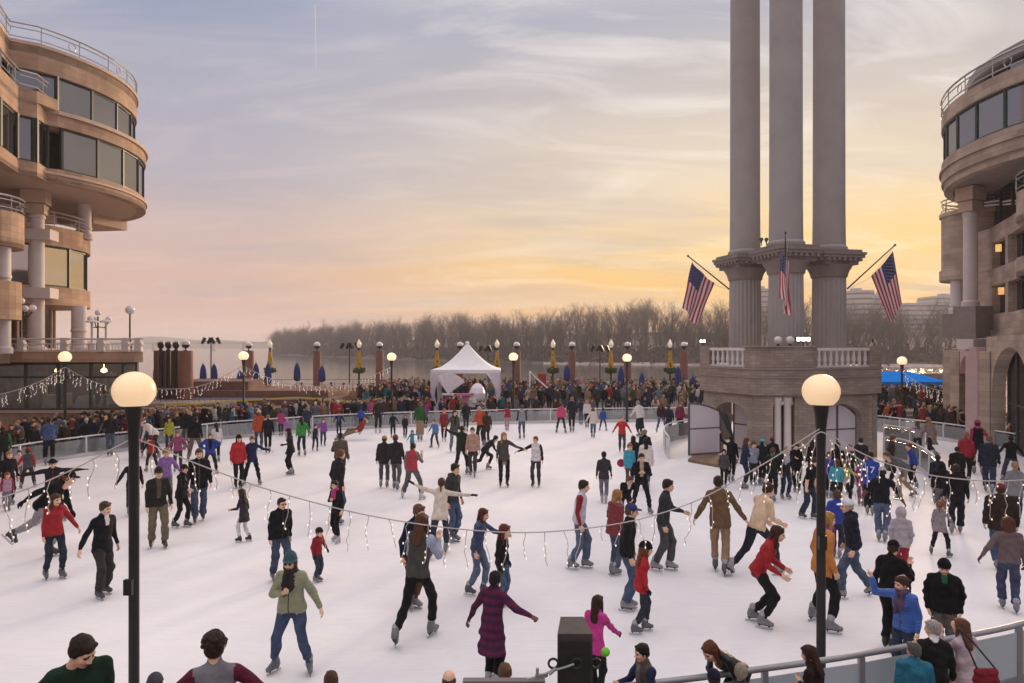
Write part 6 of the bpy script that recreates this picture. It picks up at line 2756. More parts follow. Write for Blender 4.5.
def figure(pose, arms, hands, outfit, lean=6, side=0, crouch=0.0, twist=0, hyaw=0, hpitch=8, child=False, female=False, skates=True, build=1.0, head_pos=None):
    """returns the solid for the clothed body plus where the head, hands and feet go. Height about 1.75 on soles."""
    lift = .065 if skates else 0.0
    hs = 1.0 if not child else 1.22      # children: bigger head on the same frame
    f = Fig()
    w = build
    coat, longc, skirt, puffy, baggy = outfit.get('coat'), outfit.get('long'), outfit.get('skirt'), outfit.get('puffy', 0), outfit.get('baggy', 0)
    feet = LEGS[pose]
    L1, L2 = .445, .43
    hipw = .085
    hz = .957 - crouch
    # lower the pelvis until both feet reach
    for _ in range(30):
        ok = True
        for sg, (fx, fy, fz, _t) in zip((-1, 1), feet):
            d = math.sqrt((fx - sg * hipw) ** 2 + fy ** 2 + (hz - .085 - fz) ** 2)
            if d > (L1 + L2) * .995:
                ok = False
        if ok:
            break
        hz -= .012
    root = np.array((0.0, 0.0, lift))
    if pose == 'stop':
        hz = .42
    pel = np.array((0, 0, hz)) + root
    Rt = rotm('Z', R(twist)) @ rotm('Y', R(side)) @ rotm('X', -R(lean))
    f.Rt = Rt

    def T(x, y, z):
        return pel + Rt @ np.array((x, y, z))
    s = Solid()
    sl = SLEEVE
    pt = puffy * .018
    dep = Rt @ np.array((0, 1, 0))
    chest_r = (.172 if not female else .152) * w + pt
    waist_r = (.150 if not female else .128) * w + pt
    # pelvis and torso
    s.cap(T(0, -.005, 0), T(0, 0, .14), .150 * w * (1.03 if female else 1), waist_r, LEG if not coat else TOP, .03, flat=dep, f=.70)
    hem = -.055 if not coat else -.15
    s.cap(T(0, 0, .30), T(0, 0, hem), chest_r * .93, ((.174 if not coat else .184) * w + pt + .006), TOP, .02, flat=dep, f=.72, cut=True, bias=.016)
    s.cap(T(0, .005, .18), T(0, .012, .35), waist_r, chest_r, TOP, .03, flat=dep, f=.68)
    sh = (.175 if not female else .155) * (w * .5 + .5)
    s.cap(T(-sh * .8, -.005, .455), T(sh * .8, -.005, .455), .062 + pt, .062 + pt, TOP, .05)
    s.cap(T(-.05, -.01, .49), T(.05, -.01, .49), .055, .055, TOP, .05)
    if female:
        s.cap(T(-.055, .085, .34), T(.055, .085, .34), .055, .055, TOP, .05)
    if longc or skirt:
        z1 = longc if longc else skirt
        zone = TOP if longc else SKIRT
        fl = outfit.get('flare', 1.0)
        s.cap(T(0, 0, .10), pel + (Rt @ np.array((0, 0, -z1))) * .6 + np.array((0, 0, -z1)) * .4, waist_r * .95 + .012, (.165 + .16 * z1 * fl) * w, zone, .02, flat=dep, f=.75, cut=True, bias=.004)
    # neck
    hp = T(0, .01, .535)
    s.cap(hp, T(0, .03, .60), .054, .052, SKIN, .015)
    s.cap(T(0, .0, .52), T(0, .012, .555), .068, .066, INNER if outfit.get('inner') else TOP, .012)
    if coat or puffy:
        for i in range(8):
            a, b = i * math.pi / 4, (i + 1) * math.pi / 4
            s.cap(T(.066 * math.cos(a), .012 + .066 * math.sin(a), .54 + .01 * math.cos(a)), T(.066 * math.cos(b), .012 + .066 * math.sin(b), .54), .021, .021, TOP, .012)
    if outfit.get('scarf'):
        for i in range(10):
            a, b = i * math.pi / 5, (i + 1) * math.pi / 5
            s.cap(T(.072 * math.cos(a), .02 + .075 * math.sin(a), .555), T(.072 * math.cos(b), .02 + .075 * math.sin(b), .555), .03, .03, SOCK, .01, bias=.004)
        s.cap(T(.04, .10, .53), T(.06, .14 + pt, .22), .034, .04, SOCK, .01, flat=dep, f=.6, bias=.012)
        s.cap(T(-.04, .10, .53), T(-.03, .14 + pt, .28), .032, .036, SOCK, .01, flat=dep, f=.6, bias=.012)
    if outfit.get('hood'):
        s.cap(T(-.05, -.075, .50), T(.05, -.075, .50), .055, .055, TOP, .03)
    # legs
    f.feet = []
    tl = .094 if not female else .09
    for sg, (fx, fy, fz, ft) in zip((-1, 1), feet):
        hip = pel + rotm('Z', R(twist * .5)) @ np.array((sg * hipw, 0, -.02))
        ank = np.array((fx, fy, .085 + fz)) + root
        d = ank - hip
        L = min(np.linalg.norm(d), (L1 + L2) * .999)
        d = d / np.linalg.norm(d)
        a = (L1 ** 2 - L2 ** 2 + L ** 2) / (2 * L)
        hgt = math.sqrt(max(0, L1 ** 2 - a ** 2))
        fw = np.array((sg * .15, 1, 0.0))
        fw = fw - d * (fw @ d)
        fw /= np.linalg.norm(fw)
        knee = hip + d * a + fw * hgt
        rt, rk, rs_, ra = tl * 1.04 * w, .069 * w + baggy * .01, .068 * w + baggy * .01, .047 + baggy * .02
        sock = outfit.get('sock')
        s.cap(hip, knee, rt, rk, LEG, .03)
        s.cap(knee, knee + (ank - knee) * .4, rk, rs_, LEG if not sock else SOCK, .02)
        cuff = ank + (knee - ank) * ((.10 if baggy else .22) if skates else .03)
        s.cap(knee + (ank - knee) * .4, cuff, rs_, (.078 if baggy else .062) if skates else (max(ra, .058) if baggy else ra), LEG if not sock else SOCK, .015, cut=True)
        s.cap(cuff, ank, .04, .036, SOCK if sock else LEG, .01)
        yaw = -sg * ft
        pitch = 0 if fz < .03 else 28 + fz * 120
        f.feet.append((ank, yaw, pitch))
        if not skates:
            fd = rotm('Z', R(yaw)) @ np.array((0, 1, 0))
            s.cap(ank + np.array((0, 0, -.045)) - fd * .04, ank + np.array((0, 0, -.05)) + fd * .13, .042, .034, SHOE, .015)
            s.cap(ank + np.array((0, 0, -.03)), ank, .045, .05, SHOE, .01)
    # arms
    f.hands = []
    for sg, an in zip((-1, 1), arms):
        u, v = ARMS[an]
        u = np.array((u[0] * sg, u[1], u[2]))
        v = np.array((v[0] * sg, v[1], v[2]))
        u = Rt @ (u / np.linalg.norm(u))
        v = Rt @ (v / np.linalg.norm(v))
        if an in ('down', 'relax', 'pocket') and lean > 15:
            g = np.array((0, 0, -1.0))
            u = u * .4 + g * .6
            v = v * .5 + g * .5
            u /= np.linalg.norm(u)
            v /= np.linalg.norm(v)
        shp = T(sg * sh, -.005, .45)
        el = shp + u * .285
        wr = el + v * .245
        ru = .058 * (w * .6 + .4) + pt * .8
        s.cap(shp, el, ru + .004, ru * .88, sl, .03)
        s.cap(el, wr - v * .012, ru * .86, .037 + pt * .5, sl if not outfit.get('short') else SKIN, .015)
        s.cap(wr - v * .03, wr + v * .01, .026, .025, SKIN, .008)
        f.hands.append((wr, v, sg))
    f.solid = s
    f.head = T(0, .035, .665)
    f.hs = hs
    f.hrot = rotm('Z', R(twist * .6 + hyaw)) @ rotm('X', -R(hpitch + lean * .25)) @ rotm('Y', R(side * .4))
    f.T, f.dep, f.pel = T, dep, pel
    f.outfit = outfit
    f.skates = skates
    return f


def align(v, sg):
    """rotation taking the hand's -Z to v with the thumb (+Y) kept forward and up"""
    z = -v / np.linalg.norm(v)
    y = np.array((0, 1.0, .35))
    y = y - z * (y @ z)
    if np.linalg.norm(y) < .15:
        y = np.array((0, .2, 1.0)) - z * (np.array((0, .2, 1.0)) @ z)
    y /= np.linalg.norm(y)
    x = np.cross(y, z)
    M = np.stack([x, y, z], 1)
    return M


def assemble(f, h, hand_kinds=('relax', 'relax'), hh=.011, hand_h=.0085, gloves=False, wrinkle=.006, seed=0, curlmirror=True):
    V, Q, Zn = f.solid.mesh(h)
    V = smooth_verts(V, Q, 1, .45)
    rs_ = np.random.RandomState(seed)
    # cloth folds: smooth pseudo-random displacement along the surface's own direction from the axis
    A = V[Q]
    nrm = np.cross(A[:, 2] - A[:, 0], A[:, 3] - A[:, 1])
    vn = np.zeros_like(V)
    for i in range(4):
        np.add.at(vn, Q[:, i], nrm)
    vn /= np.linalg.norm(vn, axis=1)[:, None] + 1e-9
    w = np.zeros(len(V))
    for _ in range(7):
        k_ = rs_.normal(size=3) * np.array((14, 14, 22))
        w += np.sin(V @ k_ + rs_.uniform(0, 6.28))
    cl = np.zeros(len(V), bool)
    m = (Zn != SKIN)
    cl[Q[m].ravel()] = True
    V = V + vn * (w * wrinkle / 2.2)[:, None] * cl[:, None]
    parts = [(V, Q, Zn)]
    hv, hq, hz_ = HEADS[hh]
    parts.append((hv @ (f.hrot.T * f.hs) + f.head, hq, hz_))
    for (wr, v, sg), kd in zip(f.hands, hand_kinds):
        gv, gq, gz = HANDS[(kd, hand_h)]
        g = gv * f.hs ** .3
        if sg < 0:
            g = g * np.array((-1, 1, 1))
            gq = gq[:, ::-1]
        # palm faces the body: for the right hand body is at -X; frame built with y forward
        M = align(v, sg)
        gg = g @ M.T + wr
        z = np.full(len(gq), GLOVE if gloves else SKIN)
        parts.append((gg, gq, z))
    off = 0
    VV_, QQ_, ZZ_ = [], [], []
    for v, q, z in parts:
        VV_.append(v)
        QQ_.append(q + off)
        ZZ_.append(z)
        off += len(v)
    V, Q, Zn = np.concatenate(VV_), np.concatenate(QQ_), np.concatenate(ZZ_)
    # open front: shirt strip
    o = f.outfit
    if o.get('inner') and o.get('open', True):
        cen = V[Q].mean(1)
        loc = (cen - f.pel) @ f.Rt
        wd = o.get('openw', .035)
        zlo = o.get('openz', .12)
        mm = (Zn == TOP) & (np.abs(loc[:, 0]) < wd + (loc[:, 2] - zlo) * .04) & (loc[:, 1] > .03) & (loc[:, 2] > zlo)
        Zn = Zn.copy()
        Zn[mm] = INNER
    if (o.get('coat') or o.get('puffy')) and not o.get('inner') and f.skates and h < .02:
        cen = V[Q].mean(1)
        loc = (cen - f.pel) @ f.Rt
        Zn = Zn.copy()
        Zn[(Zn == TOP) & (np.abs(loc[:, 0]) < .0095) & (loc[:, 1] > .02)] = SHOE
    if o.get('band'):
        cen = V[Q].mean(1)
        loc = (cen - f.pel) @ f.Rt
        Zn = Zn.copy()
        Zn[(Zn == TOP) & (loc[:, 2] > .14) & (loc[:, 2] < .19)] = INNER
    return V, Q, Zn


ZSTYLE = {}


def person_mats(sp):
    """sp: colours by zone"""
    sk = SKINS[sp.get('skin', 1)]
    ms = [None] * NZ
    ms[SKIN] = cloth(sk, 'skin')
    tk = sp.get('tk', 'wool')
    ms[TOP] = cloth(sp['top'], tk)
    ms[SLEEVE] = cloth(sp.get('sleeve', sp['top']), tk)
    ms[LEG] = cloth(sp['leg'], sp.get('lk', 'denim'))
    ms[SHOE] = cloth(sp.get('shoe', '2a2420'), 'leather')
    ms[GLOVE] = cloth(sp.get('glove', '17161a'), 'wool')
    ms[SKIRT] = cloth(sp.get('skirtc', sp['top']), sp.get('skk', 'wool'))
    ms[INNER] = cloth(sp.get('inner', sp['top']), 'wool')
    ms[EYE] = cloth('2b211c', 'leather')
    ms[LIP] = cloth('a0584c', 'skin')
    ms[BROW] = cloth(sp.get('hair', '3a2a20'), 'hair')
    ms[SOCK] = cloth(sp.get('sock', '8a8682'), 'knit')
    return ms


HANGERS = []


def add_head_parts(root, f, sp, fine):
    hk = sp.get('hk', 'short')
    M = Matrix([[*(f.hrot[i] * f.hs), f.head[i]] for i in range(3)] + [[0, 0, 0, 1]])
    lst = []
    if hk not in ('none',):
        lst.append((hk, 'hair', cloth(sp.get('hair', '3a2a20'), 'hair'), cloth(sp.get('hair', '3a2a20'), 'hair')))
    if sp.get('hat'):
        hc = sp.get('hatc', '17161a')
        lst.append((sp['hat'], {'beanie': 'beanie', 'knit': 'knit_hat', 'cap': 'cap', 'hat': 'brimmed_hat', 'hood': 'hood', 'santa': 'santa_hat'}[sp['hat']], cloth(hc, 'knit'), cloth(sp.get('hatc2', hc), 'fleece')))
    for kind, nm, m1, m2 in lst:
        me = hair_mesh(kind, fine)
        o = bpy.data.objects.new(nm, me)
        COL.objects.link(o)
        setpar(o, root)
        o.matrix_local = M
        if nm == 'hair' and sp.get('hat'):
            o.matrix_local = M @ Matrix.Diagonal((.97, .97, .90, 1)) @ Matrix.Translation((0, 0, -.012))
        slotmats(o, [m1, m2])
    if sp.get('glasses'):
        m_ = MB()
        for x in (-1, 1):
            m_.lathe([(.023, 0), (.023, .006)], (0, 0, 0), n=10)
        m_ = MB()
        for x in (-.031, .031):
            ring_ = [Vector((x + .02 * math.cos(t), .099, .006 + .017 * math.sin(t))) for t in [k_ * math.pi / 5 for k_ in range(10)]]
            m_.add([*ring_, *[p + Vector((0, -.006, 0)) for p in ring_]], [tuple(range(10)), tuple(range(19, 9, -1))] + [(i, i + 10, (i + 1) % 10 + 10, (i + 1) % 10) for i in range(10)])
            m_.tube([(x * 1.6, .096, .01), (x * 2.55, .01, .012)], .0035, n=4)
        m_.tube([(-.014, .1, .01), (.014, .1, .01)], .003, n=4)
        o = m_.build('sunglasses', M_BLACK, root)
        o.matrix_local = M


def add_skates(root, f, sp):
    for i, (ank, yaw, pitch) in enumerate(f.feet):
        o = bpy.data.objects.new('ice_skate', SK_ME)
        COL.objects.link(o)
        setpar(o, root)
        rot = Matrix.Rotation(R(yaw), 4, 'Z') @ Matrix.Rotation(-R(pitch), 4, 'X')
        o.matrix_local = Matrix.Translation(Vector(ank)) @ rot @ Matrix.Translation((0, .0, -.15))
        slotmats(o, [cloth(sp.get('skate', '77767c'), 'leather'), cloth(sp.get('sole', '1a1a1c'), 'leather'), cloth(sp.get('cuff', '9a9aa0'), 'leather')])
        b = bpy.data.objects.new('blade', BL_ME)
        COL.objects.link(b)
        setpar(b, o)


def quick(me_name, mats, parent, build):
    m_ = MB()
    build(m_)
    return m_.build(me_name, mats, parent, smooth=40)


PEOPLE = []
SCR = {}


def person(px, py, top, face, pose, arms, label, outfit, sp, group='skaters on the ice', z=0.0, hands=('relax', 'relax'), lean=6, side=0, crouch=0.0, twist=0, hyaw=0, hpitch=6,
           child=False, female=False, skates=True, build=1.0, fixed_h=None, category='person'):
    """px, py: where the feet are in the survey; top: row of the head's top"""
    Y = (H - z) * F / (py - YH)
    hgt_px = py - top
    fh = hgt_px
    near = fh > 62 or fixed_h is not None
    mid = fh > 38
    a = math.atan2(px - 512, F)
    cam_d_ = np.array((-math.sin(a), -math.cos(a)))
    rgt = np.array((math.cos(a), -math.sin(a)))
    ph = R(face)
    fw = math.cos(ph) * cam_d_ + math.sin(ph) * rgt
    rz = math.atan2(fw[1], fw[0]) - math.pi / 2
    # arms are given as seen on screen (left, right)
    if math.cos(ph) > 0:
        arms = (arms[1], arms[0])
        hands = (hands[1], hands[0])
        side_ = side
    f = figure(pose, arms, hands, outfit, lean=lean, side=side, crouch=crouch, twist=twist, hyaw=hyaw, hpitch=hpitch, child=child, female=female, skates=skates, build=build)
    h = .017 if near else (.022 if mid else .03)
    V, Q, Zn = assemble(f, h, hands, hh=.0055 if fixed_h or fh > 105 else .0075 if fh > 85 else (.011 if mid else .017), hand_h=.006 if near else .0085,
                        gloves=bool(sp.get('glove')), seed=int(px * 7 + py), wrinkle=.0075 if near else .006)
    hat_extra = {'beanie': .015, 'knit': .06, 'cap': .01, 'hat': .01, 'hood': .01, 'santa': .03}.get(sp.get('hat'), 0)
    top_z = (f.head + f.hrot @ np.array((0, 0, .125)) * f.hs)[2] + hat_extra
    if fixed_h:
        sc = fixed_h / top_z
    else:
        sc = (hgt_px / F * Y) / top_z
    me = np_mesh('person', V, Q, Zn, person_mats(sp))
    o = bpy.data.objects.new('person', me)
    COL.objects.link(o)
    o.location = ((px - 512) / F * Y, Y, z)
    o.rotation_euler = (0, 0, rz)
    o.scale = (sc, sc, sc)
    tag(o, label, category, group)
    add_head_parts(o, f, sp, near)
    if skates:
        add_skates(o, f, sp)
    o['_h'] = fh
    del o['_h']
    f.root, f.V = o, V
    PEOPLE.append((o, f, sp))
    return o, f
# ------------------------------------------------------------------ the skaters and onlookers, one by one
BLK, CHAR, NAVY, JEAN, DJEAN, LJEAN = '16161a', '2c2c30', '1c2238', '3c5478', '26344e', '5a7294'
KHA, GRY, WHT, RED, BRN_, BLOND, AUB, DKH, GRH = '8a765c', '6c6a6e', 'd8d2d4', 'a8182a', '4a3020', 'a88455', '7a3c1e', '241a14', '8a8684'
p = person
O = dict
# --- lower left
p(102, 597, 501, 35, 'glider', ('out', 'relax'), 'man in a black pea coat and white collar beside the left big lamp post', O(coat=1, longc=.12, long=.12, inner=1, openz=.36, baggy=1), O(top='1a1a20', leg='33332f', inner=WHT, hk='short', hair='4a3a2c', lk='wool', skate='3a3a3e'), hands=('relax', 'relax'), lean=6, hyaw=10)
p(54, 579, 493, 20, 'glide', ('down', 'out'), 'long haired woman in a bright red top and dark jeans near the pea coat man', O(), O(top='a31524', leg='232c40', hk='long', hair=BRN_, skate='55555a'), female=True, hyaw=10)
p(42, 556, 471, 62, 'pushr', ('swingb', 'reachdn'), 'leaning skater with black jacket and grey leggings pushing off behind the red top woman', O(), O(top='17171b', leg='8d8a8c', lk='knit', hk='pony', hair=AUB, hat='cap', hatc=BLK, glove=BLK, skate='2c2c30'), lean=42, crouch=.08, female=True)
p(52, 522, 458, 5, 'wide', ('wide', 'wide'), 'skater in a dark coat and flat black hat with both arms stretched out wide', O(coat=1), O(top='2a1f26', leg=BLK, hk='short', hair=DKH, hat='hat', hatc=BLK, glove=BLK), lean=12, hands=('flat', 'flat'))
p(7, 511, 472, 10, 'close', ('relax', 'relax'), 'small red haired girl in a pink jacket at the left picture edge', O(puffy=.6), O(top='b08aa2', sleeve='8a2448', leg='77707c', hk='long', hair='9a3a16', skate='77777c'), child=True, female=True)
p(8, 505, 451, 20, 'stand', ('relax', 'relax'), 'adult in a long dark coat standing right behind the small red haired girl', O(coat=1, long=.35), O(top='1d1d22', leg=BLK, hk='short', hair='9a7450'))
p(28, 488, 448, 180, 'wide', ('out', 'relax'), 'child in a red jacket with grey back panel at the left, seen from behind', O(puffy=.8, baggy=1), O(top='4a4a50', sleeve='a51c2a', leg='3a3438', hk='short', hat='beanie', hatc='8a1a26'), child=True)
p(19, 481, 450, 0, 'close', ('relax', 'relax'), 'child in a pale pink coat half hidden beside the red jacket child', O(coat=1), O(top='c9a6ae', leg='6a5a62', hk='short', hair=DKH), child=True, female=True)
p(3, 474, 427, 190, 'stand', ('relax', 'relax'), 'skater in a black jacket with a green stripe cut by the left edge', O(inner=1), O(top='1c2420', sleeve='1d6a3a', leg=BLK, hk='short', hair=DKH))
p(49, 465, 418, 180, 'stand', ('rail', 'rail'), 'broad man in a blue denim jacket holding the left rink rail, back to us', O(), O(top='3b527e', leg='1e1e24', hk='short', hair=DKH), build=1.15, lean=10)
p(133, 516, 457, 180, 'stand', ('out', 'relax'), 'skater in dark clothes with tan skates hidden behind the left lamp post', O(), O(top='1e1c20', leg='35323a', hk='short', skate='8c7a68', hat='beanie', hatc=BLK))
p(110, 456, 413, 170, 'close', ('chest', 'chest'), 'woman with long black hair and blue jeans leaning on the left rail near the restaurant', O(), O(top='1c1c20', leg=JEAN, hk='long', hair=DKH), female=True)
p(145, 457, 413, 170, 'stand', ('relax', 'relax'), 'skater in a teal jacket and jeans just right of the left lamp globe', O(), O(top='1f4f68', leg=DJEAN, hk='short', hair=BRN_))
p(155, 458, 418, 300, 'wide', ('reachdn', 'reachdn'), 'person in a white sweater and orange santa style hat bending over a child', O(), O(top='d6cfc8', leg=CHAR, hk='short', hat='santa', hatc='b4471c', hatc2=WHT), lean=45, crouch=.05)
p(152, 471, 435, 195, 'wide', ('out', 'out'), 'child with a red backpack like vest and black trousers skating away', O(), O(top='a01a24', sleeve=BLK, leg='2b2a30', hk='short', hat='beanie', hatc='7a1c24'), child=True, side=-4)
p(169, 452, 417, 10, 'stand', ('relax', 'relax'), 'girl in a yellow green jacket with dark hair near the left boards', O(coat=1), O(top='a8a82c', leg='33323a', hk='long', hair=DKH), female=True)
p(178, 472, 431, 355, 'glide', ('out', 'out'), 'woman in a pink magenta patterned jacket gliding towards us', O(puffy=.6), O(top='94446c', leg='35343c', hk='bob', hair='8a5a3a', glove=BLK), female=True)
p(166, 506, 448, 5, 'stand', ('relax', 'out'), 'girl in a light purple fleece looking down behind two dark jacket skaters', O(), O(top='8a5fa6', leg='6a6470', hk='short', hair='9a6a44'), child=True, female=True, hpitch=18)
p(195, 461, 417, 165, 'wide', ('relax', 'relax'), 'man in a black jacket and khaki trousers facing the boards', O(baggy=1), O(top='17181c', leg='6a6054', hk='short', hair=DKH, lk='wool'), lean=8)
p(187, 450, 409, 200, 'stand', ('relax', 'relax'), 'light haired woman in black beside the khaki trouser man', O(), O(top='19191d', leg='4a4648', hk='pony', hair='a08060'), female=True)
p(217, 462, 423, 200, 'close', ('chest', 'relax'), 'woman with long dark hair in a white blouse near the left boards', O(), O(top='cfc6c4', leg=BLK, hk='long', hair=DKH), female=True)
p(210, 474, 433, 5, 'wide', ('hip', 'hip'), 'man in a bright blue open jacket behind the black coat walker', O(puffy=1, inner=1, openw=.06), O(top='1d3a96', leg='26262c', inner='1a1a1e', hk='short', hair='5a4030'), crouch=.05)
p(158, 548, 466, 8, 'glide', ('down', 'relax'), 'man in a dark flat cap, dark jacket and khaki trousers near the left lamp post', O(inner=1, baggy=1), O(top='2a2624', leg='6a604c', inner='57503f', hk='short', hair=DKH, hat='cap', hatc='2e2824', lk='wool', skate='3a3836'))
p(181, 528, 464, 55, 'walk', ('fwd', 'relax'), 'woman in a black coat with grey leg warmers beside the flat cap man', O(coat=1, long=.15), O(top='1a1a1e', leg='1c1a1e', sock='7c7876', hk='short', hat='cap', hatc='201c1e', lk='knit', skate='4a4a4e'), female=True)
p(199, 522, 448, 2, 'walkr', ('relax', 'relax'), 'man in a long black jacket and blue jeans striding towards us', O(coat=1, puffy=.4, baggy=1), O(top='1c1c1f', leg='34496c', hk='short', hair='4a3626', skate='3c3a3c'))
p(238, 488, 434, 15, 'close', ('relax', 'relax'), 'woman in a long red coat and black fur hat', O(coat=1, long=.10, puffy=.4), O(top='b31626', leg='1a1a1d', hk='bob', hair=DKH, hat='beanie', hatc='15130f', lk='wool', skate='2c2c30'), female=True)
p(252, 485, 436, 0, 'wide', ('relax', 'widedn'), 'woman in a navy jacket with her arm out, right of the red coat woman', O(coat=1), O(top='1e2752', leg='1b1b20', hk='short', hair='6a4228', lk='wool'), female=True)
p(244, 542, 489, 235, 'walk', ('fwd', 'relax'), 'girl with long brown hair, dark coat, full skirt and white stockings', O(coat=1, skirt=.30, flare=1.3), O(top='34313a', leg='cfc8c8', skirtc='3a2c34', lk='knit', hk='long', hair='3c241a', sock='cfc8c8', skate=BLK), child=True, female=True)
p(280, 581, 497, 22, 'glide', ('down', 'down'), 'man in a black jacket, sunglasses and blue jeans beside the small red jacket child', O(puffy=.4, baggy=1), O(top='1b1c20', leg='2f4468', hk='crop', hair=DKH, glasses=1, skate='6a6a70'), hyaw=10)
p(317, 582, 527, 50, 'close', ('relax', 'out'), 'small child in a red jacket and dark cap with black gloves', O(puffy=.6), O(top='8f1a22', leg='2a3a58', hk='short', hat='beanie', hatc='2c2420', glove=BLK), child=True)
p(292, 673, 548, 340, 'wide', ('chest', 'out'), 'woman in a pale green jacket with dark scarf, teal knit hat, sunglasses and jeans', O(scarf=1, puffy=.6), O(top='8d8f6e', leg='2e4a74', hk='bob', hair='5a3424', sock='322e2e', hat='knit', hatc='3a5a64', hatc2='4a6a74', glasses=1, skate='5d6066', tk='puffer'), hands=('grip', 'relax'), female=True, lean=4, build=1.1)
# --- middle left
p(340, 487, 433, 170, 'close', ('phone', 'relax'), 'man in a brown ribbed puffer jacket looking at his phone', O(puffy=1.1), O(top='4a3c34', leg='2e2c34', hk='short', hat='cap', hatc='2c2724', tk='puffer'))
p(337, 525, 450, 120, 'close', ('pocket', 'pocket'), 'man in a long charcoal coat with jeans behind the pink scarf girl', O(coat=1, long=.16, baggy=1), O(top='25252a', leg='3a4c6a', hk='short', hair='6a4228'))
p(337, 542, 480, 320, 'glide', ('chest', 'relax'), 'girl in a black coat with a pink scarf and ponytail, white skates', O(coat=1, scarf=1, long=.08), O(top='1d1c22', leg='1a1a1f', sock='b4347c', hk='pony', hair=DKH, skate='b8b2b4', lk='knit'), female=True, build=.9)
p(291, 475, 428, 250, 'close', ('relax', 'fwd'), 'girl in a black coat and dark red beret gliding left alone', O(coat=1, long=.14), O(top='1c1a20', leg='1a191d', hk='bob', hair=DKH, hat='beanie', hatc='4a1620', glove=BLK), female=True)
p(259, 451, 409, 185, 'stand', ('relax', 'relax'), 'woman in an orange coat and peach bobble hat near the boards', O(coat=1, puffy=.6), O(top='b5481e', leg='3a5068', hk='bob', hair=AUB, hat='knit', hatc='d8a088', hatc2='e0b8a4'), female=True)
p(268, 453, 415, 182, 'close', ('relax', 'relax'), 'skater in black with pink gloves right of the orange coat woman', O(coat=1), O(top='1b1b1f', leg='1b1a1e', hk='short', hair='8a6a4c', glove='b8306c'))
p(302, 456, 417, 200, 'walk', ('relax', 'out'), 'skater in a bright green jacket and dark jeans', O(puffy=.6), O(top='2f8a34', leg='1f2a36', hk='long', hair=DKH), female=True)
p(315, 451, 424, 20, 'glide', ('relax', 'relax'), 'child in a dark vest with pale sleeves next to the purple jacket girl', O(), O(top='2c2c34', sleeve='b4b0b6', leg='2c2c36', hk='short', hair=DKH), child=True)
p(323, 446, 418, 10, 'stand', ('out', 'relax'), 'girl in a violet jacket and blue leggings near the boards', O(puffy=.5), O(top='8a3a9a', leg='2a3454', hk='short', hair='6a4a34'), child=True, female=True)
p(339, 436, 412, 0, 'stand', ('out', 'out'), 'skater in a black top with a blue emblem facing us at the far boards', O(inner=1, openw=.05), O(top='1e222c', inner='1c5a9a', leg='20222c', hk='short', hair=DKH))
p(281, 436, 410, 190, 'close', ('relax', 'relax'), 'skater in a hot pink jacket at the far boards left part', O(coat=1), O(top='b02a6a', leg=DJEAN, hk='pony', hair=DKH), female=True)
p(287, 438, 418, 10, 'close', ('relax', 'relax'), 'tiny child in a lilac snowsuit at the far boards', O(puffy=1), O(top='9a6ab4', leg='9a6ab4', hk='short', hat='beanie', hatc='b08ac0'), child=True)
p(307, 437, 407, 180, 'stand', ('relax', 'rail'), 'tall skater in navy at the far boards behind the green jacket', O(coat=1), O(top='222c4a', leg='2a3040', hk='short', hair='8a7a6c'))
p(358, 440, 416, 272, 'stop', ('swingb', 'out'), 'skater in a dark red jacket and khaki trousers leaning far back in a sliding stop', O(), O(top='8a1c26', leg='7a6a54', hk='short', hair='5a4030', lk='wool'), lean=-40, crouch=.4)
p(361, 430, 407, 180, 'close', ('relax', 'relax'), 'child in a royal blue jacket at the boards beside the sliding skater', O(puffy=.6), O(top='2444a0', leg='1e2230', hk='short', hair=BRN_), child=True)
p(372, 424.5, 397, 180, 'stand', ('relax', 'relax'), 'person in a dark red coat behind the boards above the sliding skater', O(coat=1), O(top='8a1c28', leg=BLK, hk='short', hair=DKH), skates=False)
p(378, 433, 399, 170, 'stand', ('relax', 'relax'), 'tall skater in brown black with white skates by the boards', O(coat=1), O(top='2a2726', leg='23222a', hk='short', hair='7a5a40', skate='c4bebe'))
p(384, 488, 436, 172, 'stand', ('relax', 'relax'), 'person in a dark jacket and yellow checked beanie skating away arm in arm', O(coat=1, puffy=.5), O(top='2e2a2c', leg='4c5156', hk='short', hat='beanie', hatc='a8863c'), lean=8)
p(396, 490, 435, 165, 'walk', ('relax', 'relax'), 'person in a dark jacket and red knit cap, right one of the pair skating away', O(coat=1, puffy=.5), O(top='29272b', leg='54565c', hk='short', hat='beanie', hatc='8a2c2c'), lean=10, side=-5)
p(412, 499, 443, 150, 'straddle', ('relax', 'phone'), 'man in a red body warmer with grey sleeves photographing, legs wide apart', O(puffy=.8, baggy=1), O(top='a5162c', sleeve='6a6468', leg='55565c', hk='short', hair=DKH, skate='c0bcbc', tk='puffer'), lean=4)
p(393, 438, 413, 180, 'stand', ('relax', 'out'), 'skater in black with a teal back emblem behind the pair', O(), O(top='1c2a34', leg='22242c', hk='short', hair=DKH))
p(405, 438, 415, 10, 'close', ('relax', 'relax'), 'slim skater in brown black right of the teal emblem skater', O(coat=1), O(top='2c2422', leg='242430', hk='long', hair=DKH), female=True)
p(412, 453, 430, 20, 'stand', ('out', 'wide'), 'girl with long dark hair and a teal shawl spreading her arms', O(), O(top='1f8a9a', leg='3a6a8a', hk='long', hair=DKH), child=True, female=True)
p(420, 441, 402, 175, 'close', ('relax', 'relax'), 'tall person in a green top and long tan skirt facing the boards', O(long=None, skirt=.72, flare=.25), O(top='245a2c', leg='8a7660', skirtc='94785e', hk='short', hair='6a5040'))
p(425, 428, 402, 150, 'close', ('relax', 'relax'), 'person in a purple coat bending at the far boards', O(coat=1, long=.3), O(top='7a2a6e', leg=BLK, hk='short', hair=DKH), lean=18, female=True)
